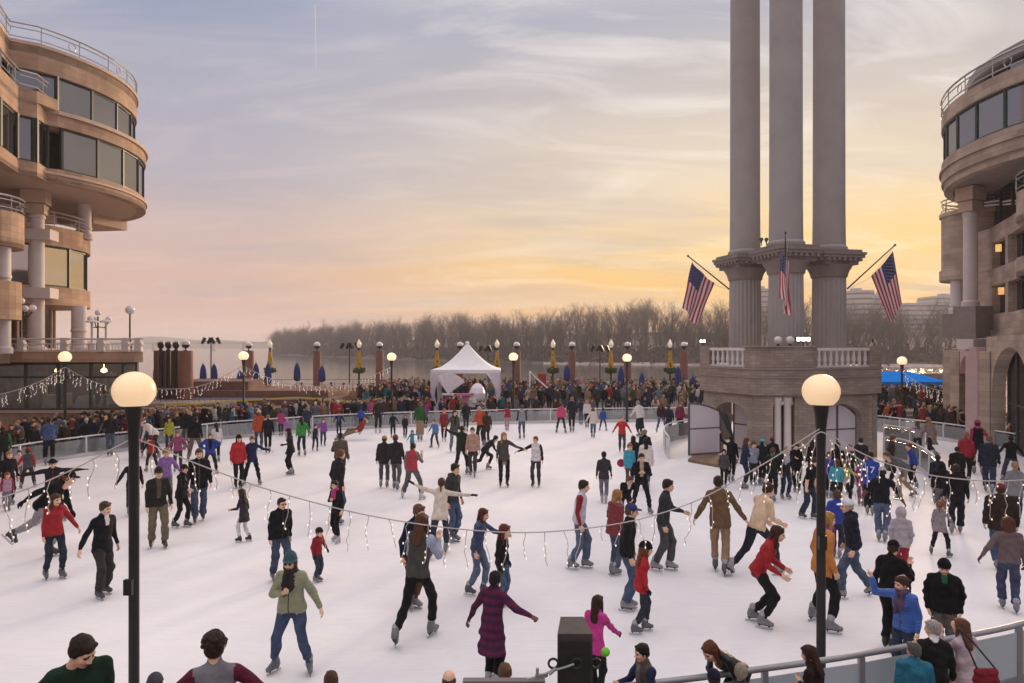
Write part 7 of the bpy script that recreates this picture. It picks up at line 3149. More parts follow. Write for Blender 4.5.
p(435, 448, 419, 330, 'wide', ('out', 'relax'), 'child in a light blue top and grey trousers skating left of the red jacket girl', O(), O(top='4a78b4', leg='3c3c46', hk='short', hair=AUB), child=True)
p(444, 441, 408, 5, 'close', ('relax', 'relax'), 'girl in a dark red coat and orange bobble hat with white skates', O(coat=1, long=.15), O(top='8a1c30', leg='1f1e24', hk='long', hair='b47a4a', hat='knit', hatc='c4562a', hatc2='d88a5a', skate='c0b8ba'), female=True)
p(454, 452, 410, 20, 'glide', ('out', 'relax'), 'woman in an olive grey jacket and light jeans skating towards us', O(inner=1), O(top='4a4c42', inner='2a2224', leg='5a7084', hk='long', hair=DKH), female=True)
p(466, 432, 402, 180, 'close', ('relax', 'relax'), 'tall person in black by the boards left of the orange jacket man', O(coat=1), O(top='1c1f22', leg='26303c', hk='short', hair='6a4228'))
p(461, 474, 426, 155, 'wide', ('wideup', 'relax'), 'skater in a dark green hoodie hugging a friend in the middle of the ice', O(hood=1, puffy=.4), O(top='22301f', leg='262628', hk='short', hair=DKH), lean=8)
p(473, 477, 427, 350, 'walk', ('relax', 'relax'), 'skater in a peach jacket with a dark coat tied round the waist, mid ice', O(skirt=.22), O(top='b48a78', leg='3c3c40', skirtc='2c2c32', hk='short', hair='3a2a24'), female=True)
p(484, 470, 436, 100, 'push', ('relax', 'reach'), 'skater in black crouched low behind the hugging pair', O(), O(top='22262a', leg='232326', hk='short', hair=DKH), lean=45, crouch=.2)
p(481, 446, 407, 205, 'stand', ('fwd', 'relax'), 'man in a burnt orange jacket bending towards the boards', O(puffy=.6, baggy=1), O(top='b4481c', leg='2f2824', hk='short', hair='a89c94', lk='wool'), lean=16)
p(487, 446, 411, 200, 'close', ('relax', 'relax'), 'slim dark figure right behind the burnt orange jacket man', O(coat=1), O(top='3a2c28', leg='2a2624', hk='short', hair=DKH))
p(507, 431, 405, 180, 'close', ('wide', 'relax'), 'girl in a crimson top and pink leggings near the far boards', O(), O(top='9a1c34', leg='b4848c', hk='short', hair=DKH, lk='knit'), child=True, female=True)
p(522, 439, 405, 190, 'stand', ('relax', 'relax'), 'man in a light sleeved grey vest and jeans facing the far boards', O(), O(top='8a8c94', sleeve='35363e', leg='3a5478', hk='short', hair='5a4030'))
p(504, 487, 432, 5, 'stand', ('relax', 'widedn'), 'blond girl in an olive coat and tan skirt holding hands to the right', O(coat=1, skirt=.26), O(top='4a4640', leg='1f1d20', skirtc='927868', hk='long', hair='a87848', lk='knit', skate='3a3434'), female=True, hyaw=20)
p(536, 487, 436, 350, 'stand', ('widedn', 'relax'), 'girl in a white vest with black sleeves holding hands to the left', O(), O(top='d2cacc', sleeve='2a1c24', leg='39383c', hk='short', hair='7a4426', lk='knit', skate='3a3434'), female=True, hyaw=-20)
p(561, 433, 403, 180, 'wide', ('relax', 'relax'), 'skater in a hot pink jacket skating towards the far boards', O(puffy=.4), O(top='d02c6c', leg='2a2a30', hk='pony', hair='5a2a24'), female=True)
p(572, 432, 397, 185, 'close', ('relax', 'relax'), 'person in a long charcoal coat skating away right of the hot pink jacket', O(coat=1, long=.2), O(top='25252a', leg='24242a', hk='short', hair='8a6a58'))
p(581, 425, 399, 180, 'close', ('relax', 'relax'), 'skater in navy with jeans at the far boards, middle part', O(), O(top='232c40', leg=JEAN, hk='short', hair=DKH))
p(587, 428, 400, 180, 'close', ('relax', 'relax'), 'skater in a white top and black leggings at the far boards', O(), O(top='d0c8c8', leg='22222a', hk='bob', hair='b08a60'), female=True)
p(593, 438, 408, 175, 'close', ('out', 'relax'), 'woman in a wide white jacket and blue jeans skating away', O(coat=1, puffy=.8), O(top='cfc4bc', leg='3a5884', hk='short', hair='6a2a2c'), female=True)
p(603, 431, 408, 170, 'wide', ('relax', 'relax'), 'child in a blue jacket and jeans at the far boards right of the white jacket', O(puffy=.4), O(top='1f4a96', leg='2f4468', hk='short', hair=DKH), child=True)
p(622, 453, 416, 5, 'walk', ('out', 'out'), 'man in a bright red t-shirt skating towards us', O(), O(top='c01420', leg='3e424a', hk='crop', hair='8a6a58'), hands=('relax', 'relax'))
p(640, 437, 401, 215, 'close', ('reachdn', 'relax'), 'person in a white shirt and long dark apron like skirt bending left', O(skirt=.6, flare=.2), O(top='d8d2d6', leg='22262c', skirtc='232a30', hk='short', hair='9a8a80'), lean=14)
p(661, 433, 402, 160, 'wide', ('relax', 'relax'), 'long haired woman in a dark brown jacket and blue jeans left of the gate', O(), O(top='3a2220', leg='3a5c8c', hk='long', hair='6a3c28'), female=True)
p(669, 438, 405, 190, 'close', ('relax', 'relax'), 'skater in dark blue next to the long haired woman left of the gate', O(), O(top='26283a', leg='2a3a58', hk='short', hair=DKH))
p(680, 436, 402, 10, 'walk', ('relax', 'relax'), 'woman in a magenta top and black skirt behind the gate barrier', O(skirt=.3), O(top='8a2450', leg='20222c', skirtc='1c1c22', hk='long', hair='6a2c2c'), female=True)
p(634, 480, 436, 200, 'close', ('relax', 'relax'), 'dark haired woman in a black jacket in the group right of centre', O(coat=1), O(top='1d1c20', leg=BLK, hk='long', hair=DKH), female=True)
p(645, 474, 430, 190, 'close', ('relax', 'relax'), 'blond curly haired person in black behind the white jacket woman', O(coat=1), O(top='1f1d20', leg=BLK, hk='curly', hair='8a7458'))
p(646, 490, 438, 185, 'close', ('relax', 'relax'), 'woman with long black hair over a white fleece, jeans below', O(coat=1, puffy=.6), O(top='cfc6be', leg='2c4a86', hk='long', hair='1a1614'), female=True)
p(629, 489, 443, 20, 'close', ('down', 'relax'), 'girl in an aqua jacket and dark red trousers with a pink disc', O(coat=1, puffy=.4), O(top='279ab4', leg='6a2c3a', hk='short', hair='8a5a38'), child=True, female=True)
p(604, 503, 452, 182, 'close', ('relax', 'relax'), 'person in a charcoal sweater, grey trousers and a dark bucket hat standing alone', O(coat=1), O(top='38353a', leg='6c6880', hk='short', hair=DKH, hat='hat', hatc='2a2626', skate='a49c9a'))
p(641, 514, 453, 8, 'wide', ('chest', 'chest'), 'man in a black jacket with light shirt holding a camera at his chest', O(puffy=.4, inner=1, openw=.045), O(top='1b1b1f', leg='1e1e22', inner='a89a7c', hk='short', hair=DKH, lk='wool'))
p(625, 527, 474, 20, 'wide', ('reachdn', 'lean'), 'man with glasses in a black jacket bending down to the left', O(inner=1, openz=.4), O(top='19191c', leg='2a2a30', inner=WHT, hk='short', hair='5a3a2a', glasses=1), lean=38, crouch=.04)
# --- middle of the ice, nearer
p(452, 542, 463, 50, 'close', ('relax', 'relax'), 'man in a dark grey hoodie and jeans behind the white sweater woman', O(hood=1), O(top='37393c', leg='34507a', hk='short', hair=DKH))
p(440, 556, 480, 170, 'strider', ('wideup', 'wide'), 'woman in a cream sweater with both arms spread wide, seen from behind', O(coat=1), O(top='cfbfb0', leg='2b3a4c', hk='pony', hair='4a2a1e', glove='25201f'), female=True, lean=18, hands=('flat', 'flat'))
p(411, 609, 503, 45, 'close', ('relax', 'reachdn'), 'man in a navy jumper and rust brown corduroys bending to the right', O(), O(top='172338', leg='5c3c28', hk='short', hair='6a4630', lk='wool', skate='8a8286'), lean=14)
p(418, 641, 516, 150, 'strider', ('hold', 'phone'), 'woman in a grey body warmer with pale blue sleeves, black leggings, holding up a phone', O(puffy=.5), O(top='45443f', sleeve='9aa4bc', leg='1a191c', hk='long', hair='5a3420', lk='knit', skate='6a686a'), female=True, lean=8, hpitch=12)
p(477, 595, 508, 68, 'walk', ('relax', 'reach'), 'girl in a denim blue jacket and jeans with long brown hair reaching right', O(), O(top='3a4c7c', leg='4c668c', hk='long', hair='5a2c1c', skate='4a4a4e', tk='denim'), female=True, lean=10)
p(501, 606, 524, 65, 'close', ('relax', 'relax'), 'girl in a black jacket held by the denim jacket girl', O(), O(top='201f20', leg='3c587c', hk='long', hair='6a2c18', glove='201f20'), child=True, female=True, lean=6)
p(492, 692, 573, 150, 'close', ('out', 'widedn'), 'woman in a long purple and red plaid coat with her hand out, seen from behind', O(coat=1, long=.42, flare=.7), O(top='451a38', leg='17161a', hk='short', hair='1c1512', tk='plaid', lk='knit', skin=4), female=True, hands=('relax', 'fist'), build=1.08)
p(579, 569, 480, 82, 'walk', ('relax', 'down'), 'man in a white baseball top with dark red sleeves and jeans, in profile', O(baggy=1), O(top='c6c0cc', sleeve='8c1828', leg='48607e', hk='short', hair='30221a', skate='77767c'))
p(614, 575, 490, 130, 'close', ('chest', 'relax'), 'blond woman in a red quilted coat with a fur collar, beside the blue cap man', O(coat=1, scarf=1, puffy=.8, baggy=1), O(top='7c1c28', sock='bfa68a', leg='3a5472', hk='bob', hair='a8743e', tk='puffer'), female=True)
p(627, 610, 503, 88, 'close', ('relax', 'relax'), 'tall man in a black jacket, blue baseball cap and jeans behind the small red child', O(puffy=.3, baggy=1), O(top='201f21', leg='33527c', hk='short', hair='5a4030', hat='cap', hatc='2a3a6a', skate='8a8688'), lean=4)
p(641, 633, 541, 105, 'walk', ('relax', 'relax'), 'child in a red coat and black knitted hat held by the blue cap man', O(coat=1, long=.06), O(top='b0121e', leg='2c3440', hk='long', hair=AUB, hat='beanie', hatc='17161a', glove=BLK, skate='5c5c62'), child=True, female=True)
p(663, 571, 479, 80, 'walk', ('relax', 'fwd'), 'man in a grey sweater and grey trousers holding a hand out, in profile', O(baggy=1), O(top='34383c', leg='4a494d', hk='short', hair='2c1e18', lk='wool', skate='8a868a'))
p(595, 704, 597, 150, 'close', ('relax', 'reachdn'), 'girl with long brown hair in a hot pink jacket behind the loudspeaker', O(coat=1), O(top='c8208a', leg='222024', hk='long', hair='3c2018', lk='knit', glove='201c1f'), female=True, build=.92)
# --- right part
p(720, 573, 477, 178, 'walk', ('out', 'out'), 'man in a tan brown jacket and beige trousers skating away with arms apart', O(coat=1, puffy=.3), O(top='6e5236', leg='9a7a60', hk='short', hair='2e201a', lk='wool', skate='55555a'), side=-3)
p(757, 576, 484, 130, 'lunger', ('reachdn', 'fwd'), 'man in a cream sweater and dark jeans lunging to the right', O(), O(top='d8b896', leg='23283a', hk='short', hair='3a2418', skate='8a888c'), lean=20, crouch=.05)
p(758, 625, 524, 84, 'glider', ('fwd', 'fwd'), 'woman in a crimson jacket with long brown hair crouching in profile', O(), O(top='a3141f', leg='1d1c1e', hk='long', hair='3e2418', lk='knit', skate='77767a'), crouch=.12, lean=24, female=True)
p(822, 627, 512, 120, 'wide', ('relax', 'relax'), 'woman in a mustard yellow coat half hidden by the right lamp post', O(coat=1, long=.06, scarf=1), O(top='c87c24', leg='1e1c1f', hk='long', hair='b4843c', sock='8a3a8a', lk='knit', skate='77767a'), female=True, build=1.1)
p(853, 598, 499, 285, 'stride', ('relax', 'relax'), 'older man in a white cap, navy jacket and jeans facing left', O(hood=1, puffy=.6, baggy=1), O(top='1d2332', leg='3c5274', hk='short', hair='a8a09a', hat='cap', hatc='d8d4da', skate='8a8688'))
p(837, 558, 491, 175, 'close', ('relax', 'relax'), 'boy in a royal blue hooded jacket seen from behind left of the white cap man', O(hood=1, puffy=.4), O(top='233a9a', leg='262c44', hk='short', hair='4a3428'), child=True)
p(808, 519, 457, 60, 'walk', ('down', 'relax'), 'man in a black t-shirt and jeans looking down left of the right lamp post', O(short=1, baggy=1), O(top='151518', leg='25344e', hk='short', hair='4a2c20', skate='4a4a50'), lean=16, hpitch=25)
p(724, 487, 449, 0, 'close', ('relax', 'relax'), 'girl in a grey coat with a dark red hood facing us by the gate', O(coat=1, long=.15), O(top='4e4c4c', leg=BLK, hk='short', hat='hood', hatc='3a1c20'), female=True)
p(731, 482, 436, 170, 'close', ('up', 'relax'), 'person in black at the gate holding a folded black umbrella up', O(coat=1), O(top='17171a', leg='1a1a20', hk='short', hair=DKH))
p(744, 489, 438, 105, 'close', ('cross', 'cross'), 'long haired woman in navy blue waiting in profile by the gate', O(coat=1), O(top='202a4a', leg='1f2a48', hk='long', hair='5a3024'), female=True)
p(753, 485, 441, 20, 'close', ('relax', 'relax'), 'boy in a pale blue shirt between the navy woman and the teal beanie', O(), O(top='8a94ac', leg='2a2e3c', hk='short', hair='5a3828'), child=True)
p(761, 485, 439, 150, 'close', ('relax', 'relax'), 'person in black with a bright turquoise beanie waiting at the pavilion', O(), O(top='1c2226', leg='23242c', hk='short', hat='beanie', hatc='28a4bc'))
p(773, 482, 437, 200, 'walk', ('relax', 'relax'), 'person in a dark coat with a magenta beanie at the pavilion columns', O(coat=1), O(top='201c22', leg=BLK, hk='short', hat='beanie', hatc='7a1c48'))
p(772, 502, 448, 165, 'close', ('chest', 'relax'), 'person with a black backpack like jacket and green patch in the waiting group', O(inner=1), O(top='1c211d', leg='1d2026', inner='1f7a3c', hk='short', hair='5a4232'))
p(785, 499, 446, 30, 'stand', ('relax', 'relax'), 'blond person with a light striped scarf in the waiting group', O(inner=1, scarf=1), O(top='29272b', leg='23304c', sock='b4b0b8', hk='short', hair='a8825c'))
p(797, 492, 443, 350, 'close', ('relax', 'chest'), 'person all in black under the fairy light net, left of the post', O(coat=1), O(top='18181b', leg='1b1b20', hk='short', hair=DKH))
p(813, 487, 440, 185, 'close', ('relax', 'relax'), 'person in a black coat hidden behind the right lamp post in the group', O(coat=1), O(top='1b1a1d', leg='1b1b20', hk='long', hair=DKH), female=True)
p(829, 498, 452, 170, 'close', ('relax', 'relax'), 'slim child in a violet blue jacket right of the right lamp post', O(), O(top='3a369a', leg='23242f', hk='short', hair='6a4a34'), child=True)
p(836, 506, 459, 165, 'close', ('relax', 'relax'), 'child in an aqua jacket beside the yellow green jacket child', O(), O(top='23a0b4', leg='22242c', hk='bob', hair='5a3a2a'), child=True, female=True)
p(844, 505, 461, 160, 'wide', ('relax', 'widedn'), 'child in a yellow green jacket stretching an arm to the right', O(puffy=.4), O(top='a4a428', leg='25262e', hk='short', hair='8a5c40'), child=True)
p(838, 492, 443, 190, 'close', ('relax', 'relax'), 'person in a black hooded jacket among the group under the lights', O(hood=1, puffy=.8), O(top='16161a', leg='1c1c22', hk='short', hat='hood', hatc='17171b'))
p(849, 494, 444, 10, 'close', ('chest', 'relax'), 'person in a black jacket with reddish hair facing us in the group', O(), O(top='1b1b20', leg='1f212c', hk='short', hair='7a4028'))
p(861, 484, 438, 180, 'close', ('relax', 'relax'), 'tall dark haired person with a pale collar standing at the pavilion pier', O(scarf=1), O(top='29272c', leg='22222a', sock='bcb8bc', hk='short', hair=DKH))
p(861, 506, 461, 170, 'close', ('relax', 'relax'), 'girl in a magenta jacket left of the blue sports jersey', O(), O(top='a02474', leg='a02474', hk='short', hair=DKH), child=True, female=True)
jo, jf = p(870, 515, 452, 178, 'close', ('relax', 'relax'), 'person in a royal blue sports jersey with white number, seen from behind', O(coat=1, baggy=1), O(top='1f3f9c', leg='1d1d26', hk='short', hair='1e1a18', skin=3))
p(882, 542, 467, 175, 'close', ('out', 'out'), 'man in a black t-shirt, pale cap and jeans skating away, right of centre group', O(short=1, baggy=1), O(top='1a1c22', leg='3c5a84', hk='short', hat='cap', hatc='a8a4a8', skin=4, hair=DKH))
p(901, 580, 508, 180, 'close', ('pocket', 'pocket'), 'person in a light grey hooded sweatshirt and red trousers seen from behind', O(coat=1, puffy=.4, baggy=1), O(top='a89ca4', leg='9a1a30', hk='none', hat='hood', hatc='a89ca4', lk='wool'), child=True)
p(890, 486, 435, 90, 'close', ('relax', 'relax'), 'person in a long dark brown coat standing by the right gate barrier', O(coat=1, long=.45), O(top='33252a', leg='1c1a20', hk='short', hair='5a3c2c'))
p(914, 487, 443, 290, 'wide', ('relax', 'relax'), 'boy in a bright blue jacket leaning on the right gate barrier', O(puffy=.4), O(top='1c3f9c', leg='1d1e26', hk='short', hair='7a3c28'), child=True, lean=14)
p(905, 499, 452, 300, 'stride', ('reach', 'relax'), 'skater in a grey top and khaki trousers bending far forward by the gate', O(), O(top='5c5c62', leg='94806c', hk='short', hair='6a4a38', lk='wool'), lean=55, crouch=.05)
p(918, 456, 421, 200, 'walk', ('widedn', 'relax'), 'woman in a pale grey sweater skating arm in arm at the far right', O(), O(top='a09aa4', leg='22222a', hk='long', hair='6a4634'), female=True)
p(931, 459, 418, 215, 'pushr', ('fwd', 'relax'), 'blond woman in a flowing beige coat kicking one leg back', O(coat=1, long=.34, flare=1.8), O(top='8c7870', leg='1f1e24', hk='long', hair='a07448', lk='knit'), female=True, lean=14)
p(966, 485, 432, 178, 'close', ('relax', 'relax'), 'person in a dark red sweater and black trousers at the right', O(), O(top='9a1428', leg='1a1a1e', hk='short', hair='9a6848'), female=True)
p(978, 475, 420, 190, 'walk', ('relax', 'out'), 'tall woman in black with a pink headscarf at the right boards', O(scarf=1, coat=1), O(top='1d1b20', sleeve='a42c5c', leg='1a1a1e', hk='short', sock='b43468', hat='beanie', hatc='a42c58'), female=True)
p(957, 491, 447, 180, 'close', ('relax', 'relax'), 'broad man in a black coat standing before the red sweater', O(coat=1, long=.2), O(top='17171a', leg='17171a', hk='short', hair=DKH), build=1.2)
p(989, 493, 436, 178, 'walk', ('relax', 'relax'), 'man in a navy blue pea coat and jeans skating away at right', O(coat=1, puffy=.3, baggy=1), O(top='1f2436', leg='25355c', hk='crop', hair='6a5448'), build=1.1)
p(1011, 483, 436, 180, 'wide', ('out', 'out'), 'man in a black shirt and jeans skating away by the right edge', O(baggy=1), O(top='17171b', leg='2c3c5a', hk='short', hair=DKH))
p(1015, 526, 462, 180, 'close', ('relax', 'relax'), 'woman in a grey sweater with a blond ponytail at the right edge', O(coat=1), O(top='7a7880', leg='26344c', hk='pony', hair='a07850'), female=True)
p(938, 505, 455, 185, 'walk', ('relax', 'relax'), 'dark haired person in a dark blue jacket behind the black hoodie', O(), O(top='222638', leg='25252f', hk='short', hair='17141a'))
p(941, 517, 462, 175, 'close', ('relax', 'relax'), 'person in a black hoodie beside the broad man in black', O(hood=1, puffy=.7), O(top='15151a', leg='6a5a60', hk='none', hat='hood', hatc='16161a'))
p(956, 534, 465, 178, 'walkr', ('relax', 'relax'), 'man in a black sweater and black trousers under the right string lights', O(puffy=.3, baggy=1), O(top='17161a', leg='1a1e2c', hk='short', hair='30201a', skate='77767c'), build=1.1)
p(940, 556, 501, 165, 'wide', ('relax', 'out'), 'small girl in a grey coat and pink skirt with black leggings', O(coat=1, skirt=.2, flare=1.6), O(top='8c8086', leg='1f1c22', skirtc='a0607c', hk='pony', hair='8a5030', lk='knit', skate='4c4c52'), child=True, female=True)
p(1001, 571, 484, 185, 'close', ('relax', 'relax'), 'person in a big dark brown coat with a red cap near the right edge', O(coat=1, puffy=1.2, baggy=1), O(top='2e2320', leg='2c4c78', hk='short', hat='cap', hatc='7a1c24'), build=1.2)
p(1009, 611, 518, 190, 'walk', ('out', 'relax'), 'child in a brown hooded sweater with purple mitten, brown hair, at the right edge', O(hood=1, puffy=.4, baggy=1), O(top='6c5a5c', leg='30426a', hk='bob', hair='5a3020', glove='6a2c5c'), child=True)
p(890, 650, 541, 155, 'close', ('relax', 'phone'), 'man all in black with a black cap raising a hand to his face', O(baggy=1), O(top='18171a', leg='17161a', hk='short', hat='cap', hatc='151418', skate='1c1c20', lk='wool'), lean=8)
p(905, 686, 575, 330, 'close', ('point', 'relax'), 'woman in a bright blue puffer jacket and patterned scarf raising her arm', O(puffy=.8, scarf=1), O(top='1f5cb4', leg='2a3a58', hk='pony', hair='4a2a20', sock='5c4660', tk='puffer'), hands=('point', 'relax'), female=True, hyaw=-20)
p(944, 668, 557, 2, 'close', ('pocket', 'pocket'), 'man in a black sweater and black beanie standing at the near rail', O(inner=1, openz=.44, puffy=.3), O(top='17171b', leg='5c5450', inner='2a6a44', hk='short', hat='beanie', hatc='16151a', lk='wool'), hpitch=16, build=1.1)
# --- near onlookers outside the rail
NG = 'onlookers on the near side of the rail'
p(935, 741, 623, 200, 'close', ('relax', 'relax'), 'grey haired man in a dark suit jacket watching from the near rail', O(inner=1, openz=.4), O(top='1f1e20', inner=WHT, leg='2a2a30', hk='short', hair='a8a09c', lk='wool'), skates=False, group=NG, hyaw=50)
p(967, 737, 621, 225, 'close', ('face', 'face'), 'woman in a pale pinkish coat holding her hands to her face, red bag beside her', O(coat=1, long=.3), O(top='b8a4ac', leg='2a2a30', hk='long', hair='6a4430'), skates=False, female=True, group=NG)
p(915, 762, 645, 190, 'close', ('relax', 'relax'), 'short grey haired person in a teal fleece at the near rail', O(puffy=.4), O(top='166a84', leg='2a2a30', hk='short', hair='5c5856'), skates=False, group=NG, hyaw=30)
p(738, 740, 634, 320, 'close', ('lean', 'lean'), 'young woman with very long auburn hair bending over the near rail', O(), O(top='1c1a1c', leg='1c1c20', hk='long', hair='6a3a20', tk='leather'), skates=False, female=True, lean=52, group=NG, hpitch=20)
p(816, 768, 648, 250, 'close', ('chest', 'relax'), 'woman with long straight dark brown hair below the right lamp post', O(coat=1), O(top='2a1c1c', leg='1c1c20', hk='long', hair='3c2018'), skates=False, female=True, group=NG, hpitch=16)
p(741, 790, 667, 180, 'close', ('relax', 'relax'), 'grey blond short haired head at the bottom edge right of the navy beanie', O(), O(top='3a3a42', leg='2a2a30', hk='short', hair='9a8e80'), skates=False, group=NG)
p(714, 795, 672, 180, 'close', ('relax', 'relax'), 'head in a navy beanie at the bottom edge', O(), O(top='22263a', leg='2a2a30', hk='short', hat='beanie', hatc='1c2034'), skates=False, group=NG)
p(648, 764, 643, 300, 'close', ('hold', 'hold'), 'man in a navy and grey jacket holding up a phone by the pink girl', O(inner=1, puffy=.3), O(top='55463f', sleeve='1f2a4a', leg='2a2a30', hk='short', hair='231814', inner='6a6460'), skates=False, group=NG, hands=('grip', 'grip'))
p(505, 800, 667, 180, 'close', ('relax', 'relax'), 'brown haired head at the bottom edge below the plaid coat', O(), O(top='3a3030', leg='2a2a30', hk='short', hair='6a4a30'), skates=False, group=NG)
p(449, 815, 674, 180, 'close', ('relax', 'relax'), 'top of a balding head at the bottom edge left of the plaid coat', O(), O(top='3a3a42', leg='2a2a30', hk='bald', hair='5a4438'), skates=False, group=NG)
p(331, 812, 675, 180, 'close', ('relax', 'relax'), 'top of a brown haired head at the bottom edge right of the green jacket woman', O(), O(top='3a3a42', leg='2a2a30', hk='short', hair='5a3a28'), skates=False, group=NG)
p(155, 815, 676, 180, 'close', ('relax', 'relax'), 'top of a patterned grey beanie at the bottom edge by the left lamp post', O(), O(top='3a3a42', leg='2a2a30', hk='short', hat='beanie', hatc='4a484e'), skates=False, group=NG)
p(76, 828, 629, 10, 'wide', ('out', 'relax'), 'dark haired man in a dark green sweater with a grey chest stripe, looking down', O(band=1), O(top='1c3426', leg='26262c', inner='6c6a70', hk='short', hair='2e2018'), skates=False, z=.55, group=NG, lean=20, hyaw=28, hpitch=22, fixed_h=1.80, build=1.12)
p(214, 838, 636, 178, 'close', ('hip', 'hip'), 'curly haired man in a grey shirt with maroon sleeves, back to us at the bottom', O(), O(top='77747c', sleeve='5c1830', leg='26262c', hk='curly', hair='3a2620'), skates=False, z=.55, group=NG, fixed_h=1.78)


def near_thing(name, label, cat, loc, rz=0.0):
    o = empty(name, loc, rz)
    tag(o, label, cat)
    return o


# things people hold or wear apart
c = P(986, 676, 8.0)
o = near_thing('shoulder_bag', 'dark red shoulder bag with black strap hanging beside the pale coat woman', 'bag', c)
s_ = Solid()
s_.cap((-.09, 0, -.05), (.09, 0, -.05), .06, .06, 0, .03)
s_.cap((-.08, 0, .03), (.08, 0, .03), .05, .05, 0, .03)
s_.cap((-.10, .0, .05), (.10, .0, .05), .04, .04, 0, .01)
v_, q_, z_ = s_.mesh(.014)
bo_ = bpy.data.objects.new('body', np_mesh('body', smooth_verts(v_, q_), q_, None, [cloth('7c1424', 'wool')]))
COL.objects.link(bo_)
setpar(bo_, o)
m_ = MB()
m_.tube([(-.1, 0, .08), (-.2, .04, .35), (-.24, .1, .5)], .011)
m_.tube([(.11, 0, .08), (-.1, .08, .36), (-.24, .12, .5)], .011)
m_.build('strap', M_BLACK, o)
c = P(605.5, 652, 7.6)
o = near_thing('green_ball', 'small lime green ball passed to the pink jacket girl', 'ball', c)
m_ = MB()
m_.lathe([(.048 * math.sin(R(a_)) + .001, -.048 * math.cos(R(a_))) for a_ in range(0, 181, 15)], n=16)
m_.build('ball', cloth('6ac81e', 'knit'), o, smooth='all')
m_ = MB()
m_.tube([(0, 0, -.05), (.01, 0, -.09)], .006)
m_.build('cord', M_BLACK, o)
c = P(621, 463, 24.0)
o = near_thing('pink_disc', 'round dark pink disc held beside the aqua jacket girl', 'frisbee', c)
m_ = MB()
vs = []
m_.lathe([(.02, -.02), (.13, -.02), (.14, 0), (.13, .02), (.02, .02)], n=20)
m_.v = [(v[0], v[2], v[1]) for v in m_.v]
m_.build('disc', cloth('b0205c', 'wool'), o)
m_ = MB()
m_.tube([(0, -.03, 0), (.0, -.03, .12)], .01)
m_.build('handle', M_BLACK, o)
c = P(726, 422, 26.6)
o = near_thing('black_umbrella', 'folded black umbrella raised above the person at the gate', 'umbrella', c)
m_ = MB()
m_.lathe([(.02, -.75), (.06, -.6), (.14, -.1), (.17, .2), (.12, .45), (.03, .55)], n=12, flutes=1, flute_d=.02)
rm_ = Matrix.Rotation(R(-22), 3, 'Y')
m_.v = [tuple(rm_ @ Vector(v)) for v in m_.v]
m_.build('canopy', M_BLACK, o, smooth=60)
m_ = MB()
m_.tube([rm_ @ Vector((0, 0, -.95)), rm_ @ Vector((0, 0, -.7))], .014)
m_.build('handle', M_BLACK, o)
# jersey number
tcu = bpy.data.curves.new('number', 'FONT')
tcu.body = '17'
tcu.size = .26
tcu.extrude = .004
tcu.align_x = 'CENTER'
tcu.align_y = 'CENTER'
tcu.materials.append(M_WHITE)
to = bpy.data.objects.new('number_curve', tcu)
COL.objects.link(to)
bpy.context.view_layer.update()
nme = bpy.data.meshes.new_from_object(to)
bpy.data.objects.remove(to)
to = bpy.data.objects.new('number', nme)
COL.objects.link(to)
to.parent = jo
pt = jf.T(0, -.145, .27)
to.matrix_local = Matrix.Translation(Vector(pt)) @ Matrix.Rotation(R(84), 4, 'X')

# ------------------------------------------------------------------ onlookers behind the boards: posed prototypes, each copy dressed for itself
rg = random.Random(77)
POSES = [('stand', ('relax', 'relax')), ('close', ('cross', 'cross')), ('stand', ('pocket', 'pocket')), ('close', ('phone', 'relax')), ('close', ('rail', 'rail')), ('walk', ('relax', 'swing')), ('close', ('chest', 'relax')), ('stand', ('hip', 'down'))]
PROTO = []
for i, (po, ar) in enumerate(POSES):
    for fem in (False, True):
        of = O(coat=1) if (i + fem) % 2 else O()
        if i % 3 == 0:
            of['puffy'] = .7
        if fem and i % 2:
            of['long'] = .25
        if i % 4 == 1:
            of['scarf'] = 1
        f = figure(po, ar, None, of, lean=3 + (i % 3) * 3, hyaw=rg.choice([-25, 0, 20]), female=fem, skates=False, build=rg.uniform(.95, 1.1))
        V, Q, Zn = assemble(f, .034, ('relax', 'relax'), hh=.017, hand_h=.0085, seed=i, wrinkle=.004)
        me = np_mesh('onlooker_body', V, Q, Zn, [DUMMY] * NZ)
        PROTO.append((me, f, fem, of, V, Q, Zn))
TOPS = [('black', '17171b'), ('charcoal', '2e2e33'), ('navy', '1f2740'), ('brown', '43312a'), ('dark red', '6a1c26'), ('grey', '6a686e'), ('blue', '2a4a8a'), ('olive', '44462f'), ('cream', 'b8aa9a'), ('tan', '8a6e52'),
        ('white', 'c8c2c4'), ('purple', '5c2c6a'), ('red', '9a1c2a'), ('orange', 'b0501e'), ('teal', '1f6a78'), ('pink', 'b0507c'), ('green', '2c5c38'), ('light blue', '6c8cb4')]
TW = [26, 20, 17, 12, 4, 9, 5, 7, 4, 7, 4, 2, 3, 2, 2, 2, 1, 3]
HAIRC = [('dark', DKH), ('brown', '4a3020'), ('blond', 'a08050'), ('auburn', '6e3a20'), ('grey', '8a8684')]
HW = [8, 9, 4, 3, 3]
HATS = [('black', '17161a'), ('grey', '6a686c'), ('red', '8a1c26'), ('blue', '2a4a8a'), ('white', 'c0bcbc')]
used_labels = set()


